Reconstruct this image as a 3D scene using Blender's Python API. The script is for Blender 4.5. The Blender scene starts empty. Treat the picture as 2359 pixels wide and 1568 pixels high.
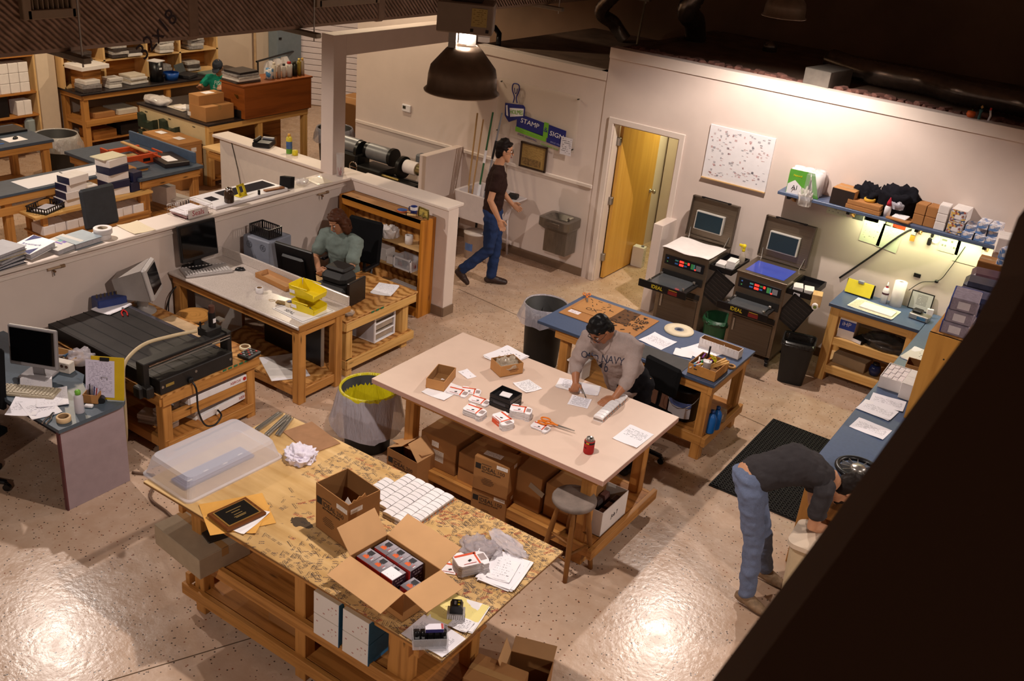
import bpy,bmesh,math,random
from mathutils import Vector,Matrix,Euler,noise
R=random.Random(7)
PI=math.pi
sc=bpy.context.scene
COL=sc.collection
# ---- camera
cam_d=bpy.data.cameras.new('camera')
cam=bpy.data.objects.new('camera',cam_d)
COL.objects.link(cam)
sc.camera=cam
cam.matrix_world=Matrix(((0.8191369,-0.3161442,0.4786100,0),(0.5662137,0.3122071,-0.7628426,0),(0.0917429,0.8958681,0.4347455,4.72),(0,0,0,1)))
cam_d.sensor_fit='HORIZONTAL';cam_d.sensor_width=36.0;cam_d.lens=2274.951*36/2359
cam_d.clip_start=0.05;cam_d.clip_end=100
cam_d.dof.use_dof=True;cam_d.dof.focus_distance=8.0;cam_d.dof.aperture_fstop=6.3
# ---- view, world
sc.view_settings.view_transform='Standard';sc.view_settings.look='None'
sc.view_settings.gamma=1.0;sc.view_settings.use_curve_mapping=False
sc.view_settings.exposure=0.0
w=bpy.data.worlds.new('hall');sc.world=w;w.use_nodes=True
w.node_tree.nodes['Background'].inputs[0].default_value=(1.0,.66,.48,1)
w.node_tree.nodes['Background'].inputs[1].default_value=0.11
# ---- lamps (light sources; the fixtures come later)
LAMPS=[(-3.22,4.36,3.57),(-3.25,9.3,3.66),(-8.5,4.55,3.6),(-8.7,9.5,3.9),(-3.2,-0.6,3.6),(1.9,4.4,3.6),(1.9,9.35,3.6),(-12.6,7.4,3.9),(-12.2,11.8,3.9)]
NEUT,WARM=(1.0,.87,.78),(1.0,.80,.56)
LAMP_SET=[(270,NEUT,.075),(330,NEUT,.11),(300,NEUT,.075),(125,WARM,.06),(260,NEUT,.07),(240,NEUT,.07),(300,NEUT,.08),(270,WARM,.06),(270,WARM,.06)]
def light(name,kind,loc,energy,color=(1,1,1),size=.1,rot=None,size_y=None,spot=None,blend=.3):
 d=bpy.data.lights.new(name,kind);d.energy=energy;d.color=color
 if kind=='AREA':
  d.size=size
  if size_y:d.shape='RECTANGLE';d.size_y=size_y
 else:d.shadow_soft_size=size
 if kind=='SPOT':d.spot_size=spot;d.spot_blend=blend
 o=bpy.data.objects.new(name,d);COL.objects.link(o);o.location=loc
 if rot:o.rotation_euler=rot
 return o
for p,(e,c,h)in zip(LAMPS,LAMP_SET):
 light('bulb_light','SPOT',(p[0],p[1],p[2]+h),e,c,.04,spot=math.radians(158),blend=.25)
light('hall_light','AREA',(-4.9,12.0,2.5),34,(1.0,.95,.50),.6,size_y=1.0)
light('tube_light','AREA',(-1.6,10.36,1.735),12,(.95,1.0,.55),1.6,size_y=.05)
# ---- materials
def lin(h):
 h=h.lstrip('#');c=[int(h[i:i+2],16)/255 for i in(0,2,4)]
 return tuple(v/12.92 if v<=.04045 else((v+.055)/1.055)**2.4 for v in c)+(1.0,)
_M={}
def _new(n):
 m=bpy.data.materials.new(n);m.use_nodes=True
 nt=m.node_tree;b=nt.nodes['Principled BSDF']
 return m,nt,b
def N(nt,t,**k):
 n=nt.nodes.new(t)
 for a,v in k.items():setattr(n,a,v)
 return n
def ramp(nt,fac,stops):
 r=N(nt,'ShaderNodeValToRGB');e=r.color_ramp.elements
 while len(e)<len(stops):e.new(.5)
 for el,(p,c)in zip(e,stops):el.position=p;el.color=c
 nt.links.new(fac,r.inputs[0]);return r.outputs[0]
def mixc(nt,fac,a,b,mode='MIX'):
 m=N(nt,'ShaderNodeMix',data_type='RGBA',blend_type=mode)
 for s,v in((m.inputs[0],fac),(m.inputs[6],a),(m.inputs[7],b)):
  if isinstance(v,(int,float,tuple)):s.default_value=v
  else:nt.links.new(v,s)
 return m.outputs[2]
def noise_n(nt,vec,scale,detail=3,rough=.55):
 n=N(nt,'ShaderNodeTexNoise');n.inputs['Scale'].default_value=scale;n.inputs['Detail'].default_value=detail
 n.inputs['Roughness'].default_value=rough
 if vec is not None:nt.links.new(vec,n.inputs['Vector'])
 return n.outputs['Fac']
def bump(nt,b,h,strength=.2,dist=.01):
 n=N(nt,'ShaderNodeBump');n.inputs['Strength'].default_value=strength;n.inputs['Distance'].default_value=dist
 nt.links.new(h,n.inputs['Height']);nt.links.new(n.outputs[0],b.inputs['Normal'])
def obj_co(nt,scale=(1,1,1),kind='Object'):
 t=N(nt,'ShaderNodeTexCoord');mp=N(nt,'ShaderNodeMapping');mp.inputs['Scale'].default_value=scale
 nt.links.new(t.outputs[kind],mp.inputs[0]);return mp.outputs[0]
def plain(h,rough=.5,metal=0.0,var=.08,spec=.4,trans=0.0,alpha=1.0,emit=0,scale=14,bmp=0):
 key=('p',h,rough,metal,var,spec,trans,alpha,emit,scale,bmp)
 if key in _M:return _M[key]
 m,nt,b=_new('plain_'+h.lstrip('#'));c=lin(h)
 if var:
  f=noise_n(nt,obj_co(nt),scale)
  d=tuple(v*(1-var*1.6)for v in c[:3])+(1,);l=tuple(min(1,v*(1+var))for v in c[:3])+(1,)
  nt.links.new(ramp(nt,f,[(.3,d),(.7,l)]),b.inputs['Base Color'])
  if bmp:bump(nt,b,f,bmp)
 else:b.inputs['Base Color'].default_value=c
 b.inputs['Roughness'].default_value=rough;b.inputs['Metallic'].default_value=metal
 b.inputs['Specular IOR Level'].default_value=spec
 b.inputs['Transmission Weight'].default_value=trans;b.inputs['Alpha'].default_value=alpha
 if emit:b.inputs['Emission Color'].default_value=c;b.inputs['Emission Strength'].default_value=emit
 _M[key]=m;return m
def wood(h1,h2,rough=.5,along=1.2,across=22,knots=True):
 """grain along U; every board's UVs are in metres with U on its longest axis"""
 key=('w',h1,h2,rough,along,across,knots)
 if key in _M:return _M[key]
 m,nt,b=_new('wood_'+h1.lstrip('#'))
 uv=obj_co(nt,(along,across,1),'UV')
 f=noise_n(nt,uv,1.0,4,.6)
 c=ramp(nt,f,[(.3,lin(h2)),(.52,lin(h1)),(.75,tuple(v*1.1 for v in lin(h1)[:3])+(1,))])
 if knots:
  uv2=obj_co(nt,(2.2,9,1),'UV')
  k=N(nt,'ShaderNodeTexVoronoi');k.inputs['Scale'].default_value=1.0;nt.links.new(uv2,k.inputs['Vector'])
  kk=ramp(nt,k.outputs['Distance'],[(.05,(1,1,1,1)),(.13,(0,0,0,1))])
  c=mixc(nt,kk,c,tuple(v*.25 for v in lin(h2)[:3])+(1,))
 nt.links.new(c,b.inputs['Base Color']);b.inputs['Roughness'].default_value=rough;b.inputs['Specular IOR Level'].default_value=.3
 bump(nt,b,f,.12,.004)
 _M[key]=m;return m
def strand(h1,h2,h3,sx=3,sy=26):
 """rough plywood with wild looping grain"""
 key=('s',h1,sx,sy)
 if key in _M:return _M[key]
 m,nt,b=_new('ply_'+h1.lstrip('#'))
 uv=obj_co(nt,(sx,sy*.4,1),'UV');wv=N(nt,'ShaderNodeTexWave');wv.inputs['Scale'].default_value=1.1
 wv.inputs['Distortion'].default_value=9;wv.inputs['Detail'].default_value=3;wv.inputs['Detail Scale'].default_value=.6
 nt.links.new(uv,wv.inputs['Vector'])
 c=ramp(nt,wv.outputs['Fac'],[(.05,lin(h3)),(.3,lin(h2)),(.7,lin(h1))])
 n2=noise_n(nt,obj_co(nt,(1,1,1),'UV'),5)
 c=mixc(nt,ramp(nt,n2,[(.35,(.55,.55,.55,1)),(.6,(0,0,0,1))]),c,lin(h2),'MULTIPLY')
 nt.links.new(c,b.inputs['Base Color']);b.inputs['Roughness'].default_value=.55;b.inputs['Specular IOR Level'].default_value=.3
 _M[key]=m;return m
def fabric(h,rough=.95,scale=260,var=.14):
 key=('f',h,scale)
 if key in _M:return _M[key]
 m,nt,b=_new('cloth_'+h.lstrip('#'));c=lin(h)
 f=noise_n(nt,obj_co(nt),scale,2);g=noise_n(nt,obj_co(nt),7,4)
 col=ramp(nt,f,[(.3,tuple(v*(1-var)for v in c[:3])+(1,)),(.7,tuple(min(1,v*(1+var))for v in c[:3])+(1,))])
 col=mixc(nt,.35,col,ramp(nt,g,[(.35,tuple(v*.6 for v in c[:3])+(1,)),(.65,tuple(min(1,v*1.15)for v in c[:3])+(1,))]))
 nt.links.new(col,b.inputs['Base Color']);b.inputs['Roughness'].default_value=rough;b.inputs['Specular IOR Level'].default_value=.15
 bump(nt,b,g,.25,.01)
 _M[key]=m;return m
def print_mat(paper='#f2eef2',ink='#3a3a46',lines=26,words=14,m0=.1,m1=.92,amount=.5,top=.95,bottom=.12,rough=.6,seed=0,block=None):
 """a printed sheet: rows of small word-like marks across UV 0..1"""
 key=('pr',paper,ink,lines,words,m0,m1,amount,top,bottom,seed)
 if key in _M:return _M[key]
 m,nt,b=_new('print')
 t=N(nt,'ShaderNodeTexCoord');s=N(nt,'ShaderNodeSeparateXYZ');nt.links.new(t.outputs['UV'],s.inputs[0])
 def ma(op,a,bb=None):
  n=N(nt,'ShaderNodeMath',operation=op)
  for i,v in enumerate((a,bb)):
   if v is None:continue
   if isinstance(v,(int,float)):n.inputs[i].default_value=v
   else:nt.links.new(v,n.inputs[i])
  return n.outputs[0]
 u,v=s.outputs[0],s.outputs[1]
 vl=ma('MULTIPLY',v,float(lines));row=ma('FLOOR',vl);fr=ma('FRACT',vl)
 on=ma('LESS_THAN',fr,.36)
 cx=N(nt,'ShaderNodeCombineXYZ');nt.links.new(ma('MULTIPLY',u,float(words)*1.9),cx.inputs[0]);nt.links.new(ma('MULTIPLY',row,7.31),cx.inputs[1]);cx.inputs[2].default_value=seed*3.7
 wn=N(nt,'ShaderNodeTexNoise');wn.inputs['Scale'].default_value=1.0;wn.inputs['Detail'].default_value=2;nt.links.new(cx.outputs[0],wn.inputs['Vector'])
 on=ma('MULTIPLY',on,ma('GREATER_THAN',wn.outputs['Fac'],1-amount))
 for a,lo,hi in((u,m0,m1),(v,bottom,top)):
  on=ma('MULTIPLY',on,ma('MULTIPLY',ma('GREATER_THAN',a,lo),ma('LESS_THAN',a,hi)))
 c=mixc(nt,ma('MULTIPLY',on,.75),lin(paper),lin(ink))
 nt.links.new(c,b.inputs['Base Color']);b.inputs['Roughness'].default_value=rough;b.inputs['Specular IOR Level'].default_value=.25
 _M[key]=m;return m
def steel(h='#9a948e',rough=.35,aniso=(1,60,60)):
 key=('st',h,rough)
 if key in _M:return _M[key]
 m,nt,b=_new('steel');f=noise_n(nt,obj_co(nt,aniso),3,3)
 c=lin(h);nt.links.new(ramp(nt,f,[(.3,tuple(v*.75 for v in c[:3])+(1,)),(.7,c)]),b.inputs['Base Color'])
 b.inputs['Metallic'].default_value=.85;b.inputs['Roughness'].default_value=rough
 _M[key]=m;return m
# ---- mesh builder
class MB:
 def __init__(s):s.v=[];s.f=[];s.uv=[];s.mi=[];s.sm=[];s.mats=[]
 def m(s,mat):
  if mat not in s.mats:s.mats.append(mat)
  return s.mats.index(mat)
 def add(s,vs,fs,mat,uvs=None,smooth=False):
  o=len(s.v);s.v+=[tuple(v)for v in vs];k=s.m(mat)
  for i,f in enumerate(fs):
   s.f.append([o+j for j in f]);s.mi.append(k);s.sm.append(smooth)
   s.uv.append(uvs[i]if uvs else[(0,0)]*len(f))
  return s
 def box(s,c,d,mat,rz=0,M=None,ch=0.0,unit=False,faces=None):
  """box centred at c with size d; UV in metres, U along the longest axis (unit=True: each face 0..1); ch = chamfer; faces = {'+z': mat}"""
  hx,hy,hz=d[0]/2,d[1]/2,d[2]/2
  T=Matrix.Translation(c)@Matrix.Rotation(rz,4,'Z')if M is None else M@Matrix.Translation(c)@Matrix.Rotation(rz,4,'Z')
  ou,ov=R.random()*7,R.random()*7
  L=max(range(3),key=lambda i:d[i])
  ch=min(ch,.45*min(d))
  F={'-z':((-1,1,-1),(1,1,-1),(1,-1,-1),(-1,-1,-1)),'+z':((-1,-1,1),(1,-1,1),(1,1,1),(-1,1,1)),'-y':((-1,-1,-1),(1,-1,-1),(1,-1,1),(-1,-1,1)),'+y':((1,1,-1),(-1,1,-1),(-1,1,1),(1,1,1)),'-x':((-1,1,-1),(-1,-1,-1),(-1,-1,1),(-1,1,1)),'+x':((1,-1,-1),(1,1,-1),(1,1,1),(1,-1,1))}
  h=(hx,hy,hz)
  vidx={};vs=[]
  def vert(sg,ax):
   k=(sg,ax)if ch else sg
   if k not in vidx:
    p=[sg[i]*(h[i]-(ch if ch and i!=ax else 0))for i in range(3)]
    vidx[k]=len(vs);vs.append(T@Vector(p))
   return vidx[k]
  fs=[];uvs=[];ms=[]
  for name,q in F.items():
   ax='xyz'.index(name[1])
   fs.append([vert(p,ax)for p in q])
   a,bb=[i for i in range(3)if i!=ax]
   if bb==L:a,bb=bb,a
   if unit:uvs.append([(0,0),(1,0),(1,1),(0,1)])
   else:uvs.append([(ou+p[a]*h[a],ov+p[bb]*h[bb])for p in q])
   ms.append((faces or{}).get(name,mat))
  if ch:
   S=(-1,1)
   for ax in range(3):
    a,bb=[i for i in range(3)if i!=ax]
    for sa in S:
     for sb in S:
      e=[]
      for se in S:
       p=[0,0,0];p[a]=sa;p[bb]=sb;p[ax]=se;e.append(tuple(p))
      q=[vert(e[0],a),vert(e[1],a),vert(e[1],bb),vert(e[0],bb)]
      if sa*sb*(1 if(a,bb)!=(0,2)else-1)<0:q=q[::-1]
      q=q[::-1]if ax in(0,1,2)and False else q
      fs.append(q);uvs.append([(ou,ov)]*4);ms.append(mat)
   for x in S:
    for y in S:
     for z in S:
      t=[vert((x,y,z),i)for i in range(3)]
      if x*y*z<0:t=t[::-1]
      fs.append(t);uvs.append([(ou,ov)]*3);ms.append(mat)
  o=len(s.v);s.v+=[tuple(v)for v in vs]
  for f,u,mm in zip(fs,uvs,ms):
   s.f.append([o+j for j in f]);s.uv.append(u);s.mi.append(s.m(mm));s.sm.append(False)
  return s
 def beam(s,a,b,w,t,mat,up=(0,0,1),ch=.003):
  """rectangular bar from a to b, w across (horizontal-ish), t along up"""
  a=Vector(a);b=Vector(b);x=(b-a);L=x.length;x.normalize()
  up=Vector(up)
  if abs(x.dot(up))>.98:up=Vector((0,1,0))
  y=up.cross(x).normalized();z=x.cross(y)
  M=Matrix((x,y,z)).transposed().to_4x4();M.translation=(a+b)/2
  return s.box((0,0,0),(L,w,t),mat,M=M,ch=ch)
 def prism(s,poly,z0,z1,mat,M=None,smooth=False):
  n=len(poly);vs=[(x,y,z0)for x,y in poly]+[(x,y,z1)for x,y in poly]
  if M is not None:vs=[M@Vector(v)for v in vs]
  fs=[list(range(n-1,-1,-1)),list(range(n,2*n))]+[[i,(i+1)%n,n+(i+1)%n,n+i]for i in range(n)]
  uv=[[(poly[i][0],poly[i][1])for i in f_]for f_ in(range(n-1,-1,-1),range(n))]+[[(0,0),(1,0),(1,1),(0,1)]]*n
  return s.add(vs,fs,mat,uv,smooth)
 def lathe(s,prof,mat,c=(0,0,0),n=24,M=None,cap=False,smooth=True):
  """prof: list of (r, z) bottom to top"""
  T=(M if M is not None else Matrix.Identity(4))@Matrix.Translation(c)
  vs=[];fs=[];uvs=[]
  for r,z in prof:
   for i in range(n):vs.append(T@Vector((r*math.cos(2*PI*i/n),r*math.sin(2*PI*i/n),z)))
  k=len(prof)
  for j in range(k-1):
   for i in range(n):
    fs.append([j*n+i,j*n+(i+1)%n,(j+1)*n+(i+1)%n,(j+1)*n+i])
    uvs.append([(i/n,j/(k-1)),((i+1)/n,j/(k-1)),((i+1)/n,(j+1)/(k-1)),(i/n,(j+1)/(k-1))])
  if cap:
   fs+=[list(range(n-1,-1,-1)),[(k-1)*n+i for i in range(n)]]
   uvs+=[[(.5+.5*math.cos(2*PI*i/n),.5+.5*math.sin(2*PI*i/n))for i in range(n)]]*2
  return s.add(vs,fs,mat,uvs,smooth)
 def cyl(s,a,b,r,mat,n=14,r2=None,smooth=True):
  a=Vector(a);b=Vector(b);d=b-a
  q=Vector((0,0,1)).rotation_difference(d.normalized()).to_matrix().to_4x4()
  M=Matrix.Translation(a)@q
  r2=r if r2 is None else r2
  s.lathe([(r,0),(r2,d.length)],mat,n=n,M=M,smooth=smooth)
  for z,rr,rev in((0,r,True),(d.length,r2,False)):
   vs=[M@Vector((rr*math.cos(2*PI*i/n),rr*math.sin(2*PI*i/n),z))for i in range(n)]
   s.add(vs,[list(range(n))[::-1]if rev else list(range(n))],mat)
  return s
 def tube(s,pts,r,mat,n=8,smooth=True,spline=0):
  P_=[Vector(p)for p in pts]
  if spline:P_=catmull(P_,spline)
  vs=[];fs=[]
  prev=None
  for i,p in enumerate(P_):
   t=(P_[min(i+1,len(P_)-1)]-P_[max(i-1,0)]).normalized()
   if prev is None:
    u=Vector((0,0,1))if abs(t.z)<.9 else Vector((1,0,0))
   else:u=prev
   u=(u-t*u.dot(t)).normalized();prev=u;w_=t.cross(u)
   rr=r[i]if isinstance(r,(list,tuple))and not spline else(r if not isinstance(r,(list,tuple))else r[0])
   for k in range(n):vs.append(p+(u*math.cos(2*PI*k/n)+w_*math.sin(2*PI*k/n))*rr)
  m_=len(P_)
  for j in range(m_-1):
   for k in range(n):fs.append([j*n+k,j*n+(k+1)%n,(j+1)*n+(k+1)%n,(j+1)*n+k])
  fs+=[list(range(n-1,-1,-1)),[(m_-1)*n+k for k in range(n)]]
  return s.add(vs,fs,mat,None,smooth)
 def quad(s,a,b,c,d,mat,uv=None):
  return s.add([a,b,c,d],[[0,1,2,3]],mat,[uv or[(0,0),(1,0),(1,1),(0,1)]])
 def mesh(s,name):
  me=bpy.data.meshes.new(name)
  me.from_pydata([tuple(v)for v in s.v],[],s.f)
  for mt in s.mats:me.materials.append(mt)
  me.polygons.foreach_set('material_index',s.mi)
  me.polygons.foreach_set('use_smooth',s.sm)
  ul=me.uv_layers.new(name='UVMap')
  flat=[c for f in s.uv for uv in f for c in uv]
  ul.data.foreach_set('uv',flat)
  me.update()
  return me
def catmull(P_,k):
 out=[]
 for i in range(len(P_)-1):
  p0=P_[max(i-1,0)];p1=P_[i];p2=P_[i+1];p3=P_[min(i+2,len(P_)-1)]
  for j in range(k):
   t=j/k
   out.append(.5*((2*p1)+(p2-p0)*t+(2*p0-5*p1+4*p2-p3)*t*t+(3*p1-p0-3*p2+p3)*t**3))
 out.append(P_[-1]);return out
# ---- objects
def tag(o,label=None,cat=None,group=None,kind=None):
 if label:o['label']=label
 if cat:o['category']=cat
 if group:o['group']=group
 if kind:o['kind']=kind
 return o
def obj(name,mb,parent=None,label=None,loc=None,rz=None):
 me=mb.mesh(name)if isinstance(mb,MB)else mb
 o=bpy.data.objects.new(name,me);COL.objects.link(o)
 if parent is not None:o.parent=parent
 if loc is not None:o.location=loc
 if rz is not None:o.rotation_euler=(0,0,rz)
 if label:o['label']=label
 return o
def thing(name,label,cat,loc=(0,0,0),rz=0,group=None):
 o=bpy.data.objects.new(name,None);COL.objects.link(o);o.empty_display_size=.1
 o.location=loc;o.rotation_euler=(0,0,rz)
 return tag(o,label,cat,group)
def solo(name,mb,label,cat,loc=(0,0,0),rz=0,group=None,kind=None):
 return tag(obj(name,mb,None,None,loc,rz),label,cat,group,kind)
def struct(name,mb,label=None):
 return tag(obj(name,mb),label,None,None,'structure')
def dup(root,loc,rz=None,label=None,group=None):
 c=root.copy();COL.objects.link(c);c.location=loc
 if rz is not None:c.rotation_euler=(root.rotation_euler[0],root.rotation_euler[1],rz)
 if label:c['label']=label
 if group:c['group']=group
 for ch in list(root.children):
  k=ch.copy();COL.objects.link(k);k.parent=c
  for g in list(ch.children):
   d=g.copy();COL.objects.link(d);d.parent=k
 return c
def text(name,body,size,mat,parent,M,align='CENTER',depth=.0006,label=None,squash=1.0):
 """lettering in the XY plane of matrix M (local to the parent), as a mesh"""
 cu=bpy.data.curves.new(name,'FONT');cu.body=body;cu.size=size;cu.align_x=align;cu.align_y='CENTER'
 cu.extrude=depth;cu.resolution_u=2
 t=bpy.data.objects.new('tmp_text',cu);COL.objects.link(t)
 dg=bpy.context.evaluated_depsgraph_get()
 me=bpy.data.meshes.new_from_object(t.evaluated_get(dg),depsgraph=dg)
 bpy.data.objects.remove(t);bpy.data.curves.remove(cu)
 me.transform(M@Matrix.Diagonal((squash,1,1,1)));me.materials.clear();me.materials.append(mat)
 o=bpy.data.objects.new(name,me);COL.objects.link(o);o.parent=parent
 if label:o['label']=label
 return o
def frame(origin,x,y):
 """4x4 with the given x and y axes (z = x cross y)"""
 x=Vector(x).normalized();z=x.cross(Vector(y)).normalized();y=z.cross(x)
 M=Matrix((x,y,z)).transposed().to_4x4();M.translation=origin;return M
def displace(me,amp,freq,seed=0,zmin=None):
 for v in me.vertices:
  if zmin is not None and v.co.z<zmin:continue
  n=noise.noise_vector(v.co*freq+Vector((seed,seed*2,0)))
  v.co+=n*amp
PINE=wood('#bd8545','#94602a');PINE2=wood('#d9ab66','#b5813d');FIR=wood('#b0763a','#7c4a1c')
BIRCH=wood('#d8b27c','#c29a62',across=9,knots=False);PLYEDGE=wood('#8a5f33','#5c3b1b',knots=False)
WILD=strand('#cf9c5c','#b98448','#9a682f')
CARD=plain('#b3804c',.85,var=.06,scale=4);CARD2=plain('#9c6d3e',.85,var=.06,scale=4);CARDL=plain('#c99c6d',.85,var=.05,scale=4)
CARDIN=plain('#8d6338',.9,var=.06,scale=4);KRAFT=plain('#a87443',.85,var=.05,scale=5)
WHITEC=plain('#e8e0dc',.7,var=.03);WHITEP=plain('#e6e2e4',.4,var=.02);PAPER=plain('#f1edf0',.7,var=.01)
BLACKP=plain('#141214',.35,var=.1);BLACKM=plain('#1a1716',.6,var=.1);DARKG=plain('#2b2a2c',.5,var=.1)
GREYP=plain('#8f8f97',.45,var=.05);SILVER=steel('#b5afa8',.3);STEEL=steel('#8f857a',.33);CHROME=plain('#d8d4d0',.12,1.0,0)
BLUELAM=plain('#4a5a78',.38,var=.05,scale=40);YEL=plain('#e8cf1c',.4,var=.04);RED=plain('#b5201c',.45,var=.06);ORANGE=plain('#e07818',.35,var=.04)
TAPEC=plain('#e3d2ae',.6,var=.03);INK=plain('#231c18',.8,var=0);INKB=plain('#1c2460',.6,var=0);REDINK=plain('#a5281e',.7,var=0)
CLEAR=plain('#e8e8ee',.08,var=0,alpha=.28);FOGGY=plain('#d9d8e4',.45,var=0,alpha=.6)
# ==== the setting
def speckled_floor():
 m,nt,b=_new('epoxy_floor')
 co=obj_co(nt)
 big=noise_n(nt,co,.55,4);mid=noise_n(nt,co,6,3)
 c=mixc(nt,.5,ramp(nt,big,[(.35,lin('#bb9a80')),(.65,lin('#ccb09a'))]),ramp(nt,mid,[(.35,lin('#ba9a80')),(.65,lin('#cfb5a0'))]))
 v=N(nt,'ShaderNodeTexVoronoi');v.inputs['Scale'].default_value=34;nt.links.new(co,v.inputs['Vector'])
 sp=N(nt,'ShaderNodeSeparateColor');nt.links.new(v.outputs['Color'],sp.inputs[0])
 def ma(op,a,bb):
  n=N(nt,'ShaderNodeMath',operation=op)
  for i,x in enumerate((a,bb)):
   if isinstance(x,(int,float)):n.inputs[i].default_value=x
   else:nt.links.new(x,n.inputs[i])
  return n.outputs[0]
 near=ma('LESS_THAN',v.outputs['Distance'],.2)
 dk=ma('MULTIPLY',near,ma('LESS_THAN',sp.outputs[0],.42));rd=ma('MULTIPLY',near,ma('GREATER_THAN',sp.outputs[0],.86))
 c=mixc(nt,dk,c,lin('#4c3d33'));c=mixc(nt,rd,c,lin('#8a5238'))
 nt.links.new(c,b.inputs['Base Color'])
 nt.links.new(ramp(nt,mid,[(.3,(.20,.20,.20,1)),(.7,(.30,.30,.30,1))]),b.inputs['Roughness'])
 b.inputs['Specular IOR Level'].default_value=.42
 bump(nt,b,noise_n(nt,co,24,4),.10,.02)
 return m
FLOORM=speckled_floor()
WALLM=plain('#d9c8be',.75,var=.025,scale=3,spec=.25);WALLT=plain('#e0d1c6',.55,var=.02,scale=3)
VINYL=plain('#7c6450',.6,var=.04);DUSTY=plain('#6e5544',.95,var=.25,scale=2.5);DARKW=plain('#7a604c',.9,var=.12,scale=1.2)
struct('floor',MB().box((-5,7,-.05),(24,22,.1),FLOORM))
GRV=plain('#5b4632',.9,var=.1)
for i,(a,b)in enumerate([((-6.487,8.988),(-2.342,8.507)),((-4.257,2.562),(-3.906,3.314))]):
 a=Vector((a[0],a[1],0));b=Vector((b[0],b[1],0));d=(b-a).normalized()
 struct('trim_%d'%(i+1),MB().beam(a-d*(.6 if i else 0),b+d*(.9 if i else.4),.007,.003,GRV,ch=0),'dark saw-cut joint in the epoxy floor')
YW=10.483
w=MB();w.box((-5.545,YW+.07,1.445),(.17,.14,2.89),WALLM);w.box((-5.025,YW+.07,2.457),(.87,.14,.866),WALLM);w.box((-.545,YW+.07,1.445),(8.09,.14,2.89),WALLM)
struct('wall_back',w)
struct('trim_3',MB().box((-1.06,YW-.008,2.83),(9.14,.016,.12),WALLT,ch=.002),'cream trim board along the top of the back wall')
w=MB();w.box((-6.64,YW+.08,1.3),(2.02,.14,2.6),WALLM);struct('wall_sign',w,'lower cream wall that carries the clear sign')
struct('trim_4',MB().box((-6.64,YW+.002,2.55),(2.0,.014,.1),WALLT,ch=.002),'cream trim board along the top of the sign wall')
struct('trim_5',MB().box((-6.64,YW+.0,1.195),(2.0,.026,.05),WALLT,ch=.008),'painted chair rail on the sign wall')
struct('baseboard_back',MB().box((-6.64,YW+.002,.055),(2.0,.016,.11),VINYL,ch=.003))
struct('baseboard_right',MB().box((-.5,YW-.008,.055),(8.0,.016,.11),VINYL,ch=.003))
struct('wall_thermostat',MB().box((-8.62,YW+.08,1.7),(1.94,.14,3.4),WALLM),'tall cream wall behind the lathe with a thermostat')
struct('trim_6',MB().box((-8.62,YW+.0,1.195),(1.92,.026,.05),WALLT,ch=.008),'painted chair rail behind the lathe')
struct('wall_lathe',MB().box((-7.71,10.1,.625),(.11,.78,1.25),WALLM,ch=.004),'low cream partition beside the lathe')
def wood_door():
 m,nt,b=_new('door_veneer');f=noise_n(nt,obj_co(nt,(14,14,1.1)),1,4)
 nt.links.new(ramp(nt,f,[(.3,lin('#c8923c')),(.7,lin('#d8a64e'))]),b.inputs['Base Color']);b.inputs['Roughness'].default_value=.35;return m
d=tag(bpy.data.objects.new('door_1',None),'honey veneered door standing open into the hallway',None,None,'structure');COL.objects.link(d);d.location=(-5.44,YW+.14,0)
dm=wood_door()
obj('leaf',MB().box((.03,.535,1.015),(.044,1.06,2.0),dm,ch=.003),d)
for z in(.3,1.05,1.8):obj('hinge',MB().box((.018,-.012,z),(.05,.05,.1),SILVER,ch=.006).cyl((.0,-.04,z-.05),(.0,-.04,z+.05),.009,SILVER,8),d)
h=obj('handle',MB().lathe([(.028,0),(.028,.012),(.012,.015),(.012,.04),(.026,.05),(.03,.065),(.02,.08),(.002,.083)],SILVER,n=14,M=Matrix.Translation((.052,1.0,.98))@Matrix.Rotation(PI/2,4,'Y')),d,'round metal knob')
c=MB()
for x in(-5.49,-4.555):c.box((x,YW-.012,1.02),(.07,.025,2.04),WALLT,ch=.006)
c.box((-5.0225,YW-.012,2.065),(1.005,.025,.07),WALLT,ch=.006)
for x in(-5.452,-4.593):c.box((x,YW+.07,1.01),(.018,.14,2.03),WALLT)
c.box((-5.0225,YW+.07,2.03),(.87,.14,.018),WALLT)
struct('trim_7',c,'cream casing around the hallway door')
PANELD=plain('#dcd9c4',.5,var=.02)
d2=tag(bpy.data.objects.new('door_2',None),'white panelled door at the end of the hallway',None,None,'structure');COL.objects.link(d2);d2.location=(-5.40,12.36,0)
m=MB().box((.44,.02,1.02),(.86,.04,2.02),PANELD,ch=.003)
obj('leaf',m,d2)
for x in(.24,.64):
 for z,hh in((.45,.6),(1.2,.6),(1.75,.3)):obj('panel',MB().box((x,-.004,z),(.28,.014,hh),PANELD,ch=.006),d2)
struct('wall_hall_left',MB().box((-5.68,12.0,1.3),(.1,3.0,2.6),WALLM))
struct('wall_hall_end',MB().box((-4.4,12.48,1.3),(2.4,.1,2.6),WALLM))
struct('wall_hall_right',MB().box((-3.4,11.6,1.3),(.1,1.7,2.6),WALLM))
hw=MB().box((-7.71,3.0,.63),(.18,10.6,1.26),WALLM);struct('wall_half_left',hw,'long cream half wall behind the desk')
struct('trim_8',MB().box((-7.70,3.0,1.277),(.32,10.9,.034),WALLT,ch=.006),'cream cap along the long half wall')
struct('trim_9',MB().box((-7.612,3.0,1.19),(.014,10.4,.03),WALLT,ch=.005),'thin painted rail below the half wall cap')
struct('wall_half_back',MB().box((-6.87,8.3,.63),(1.50,.175,1.26),WALLM),'short cream half wall behind the bookcase')
struct('trim_10',MB().box((-6.84,8.345,1.277),(1.42,.3,.034),WALLT,ch=.006),'cream cap on the short half wall')
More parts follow.
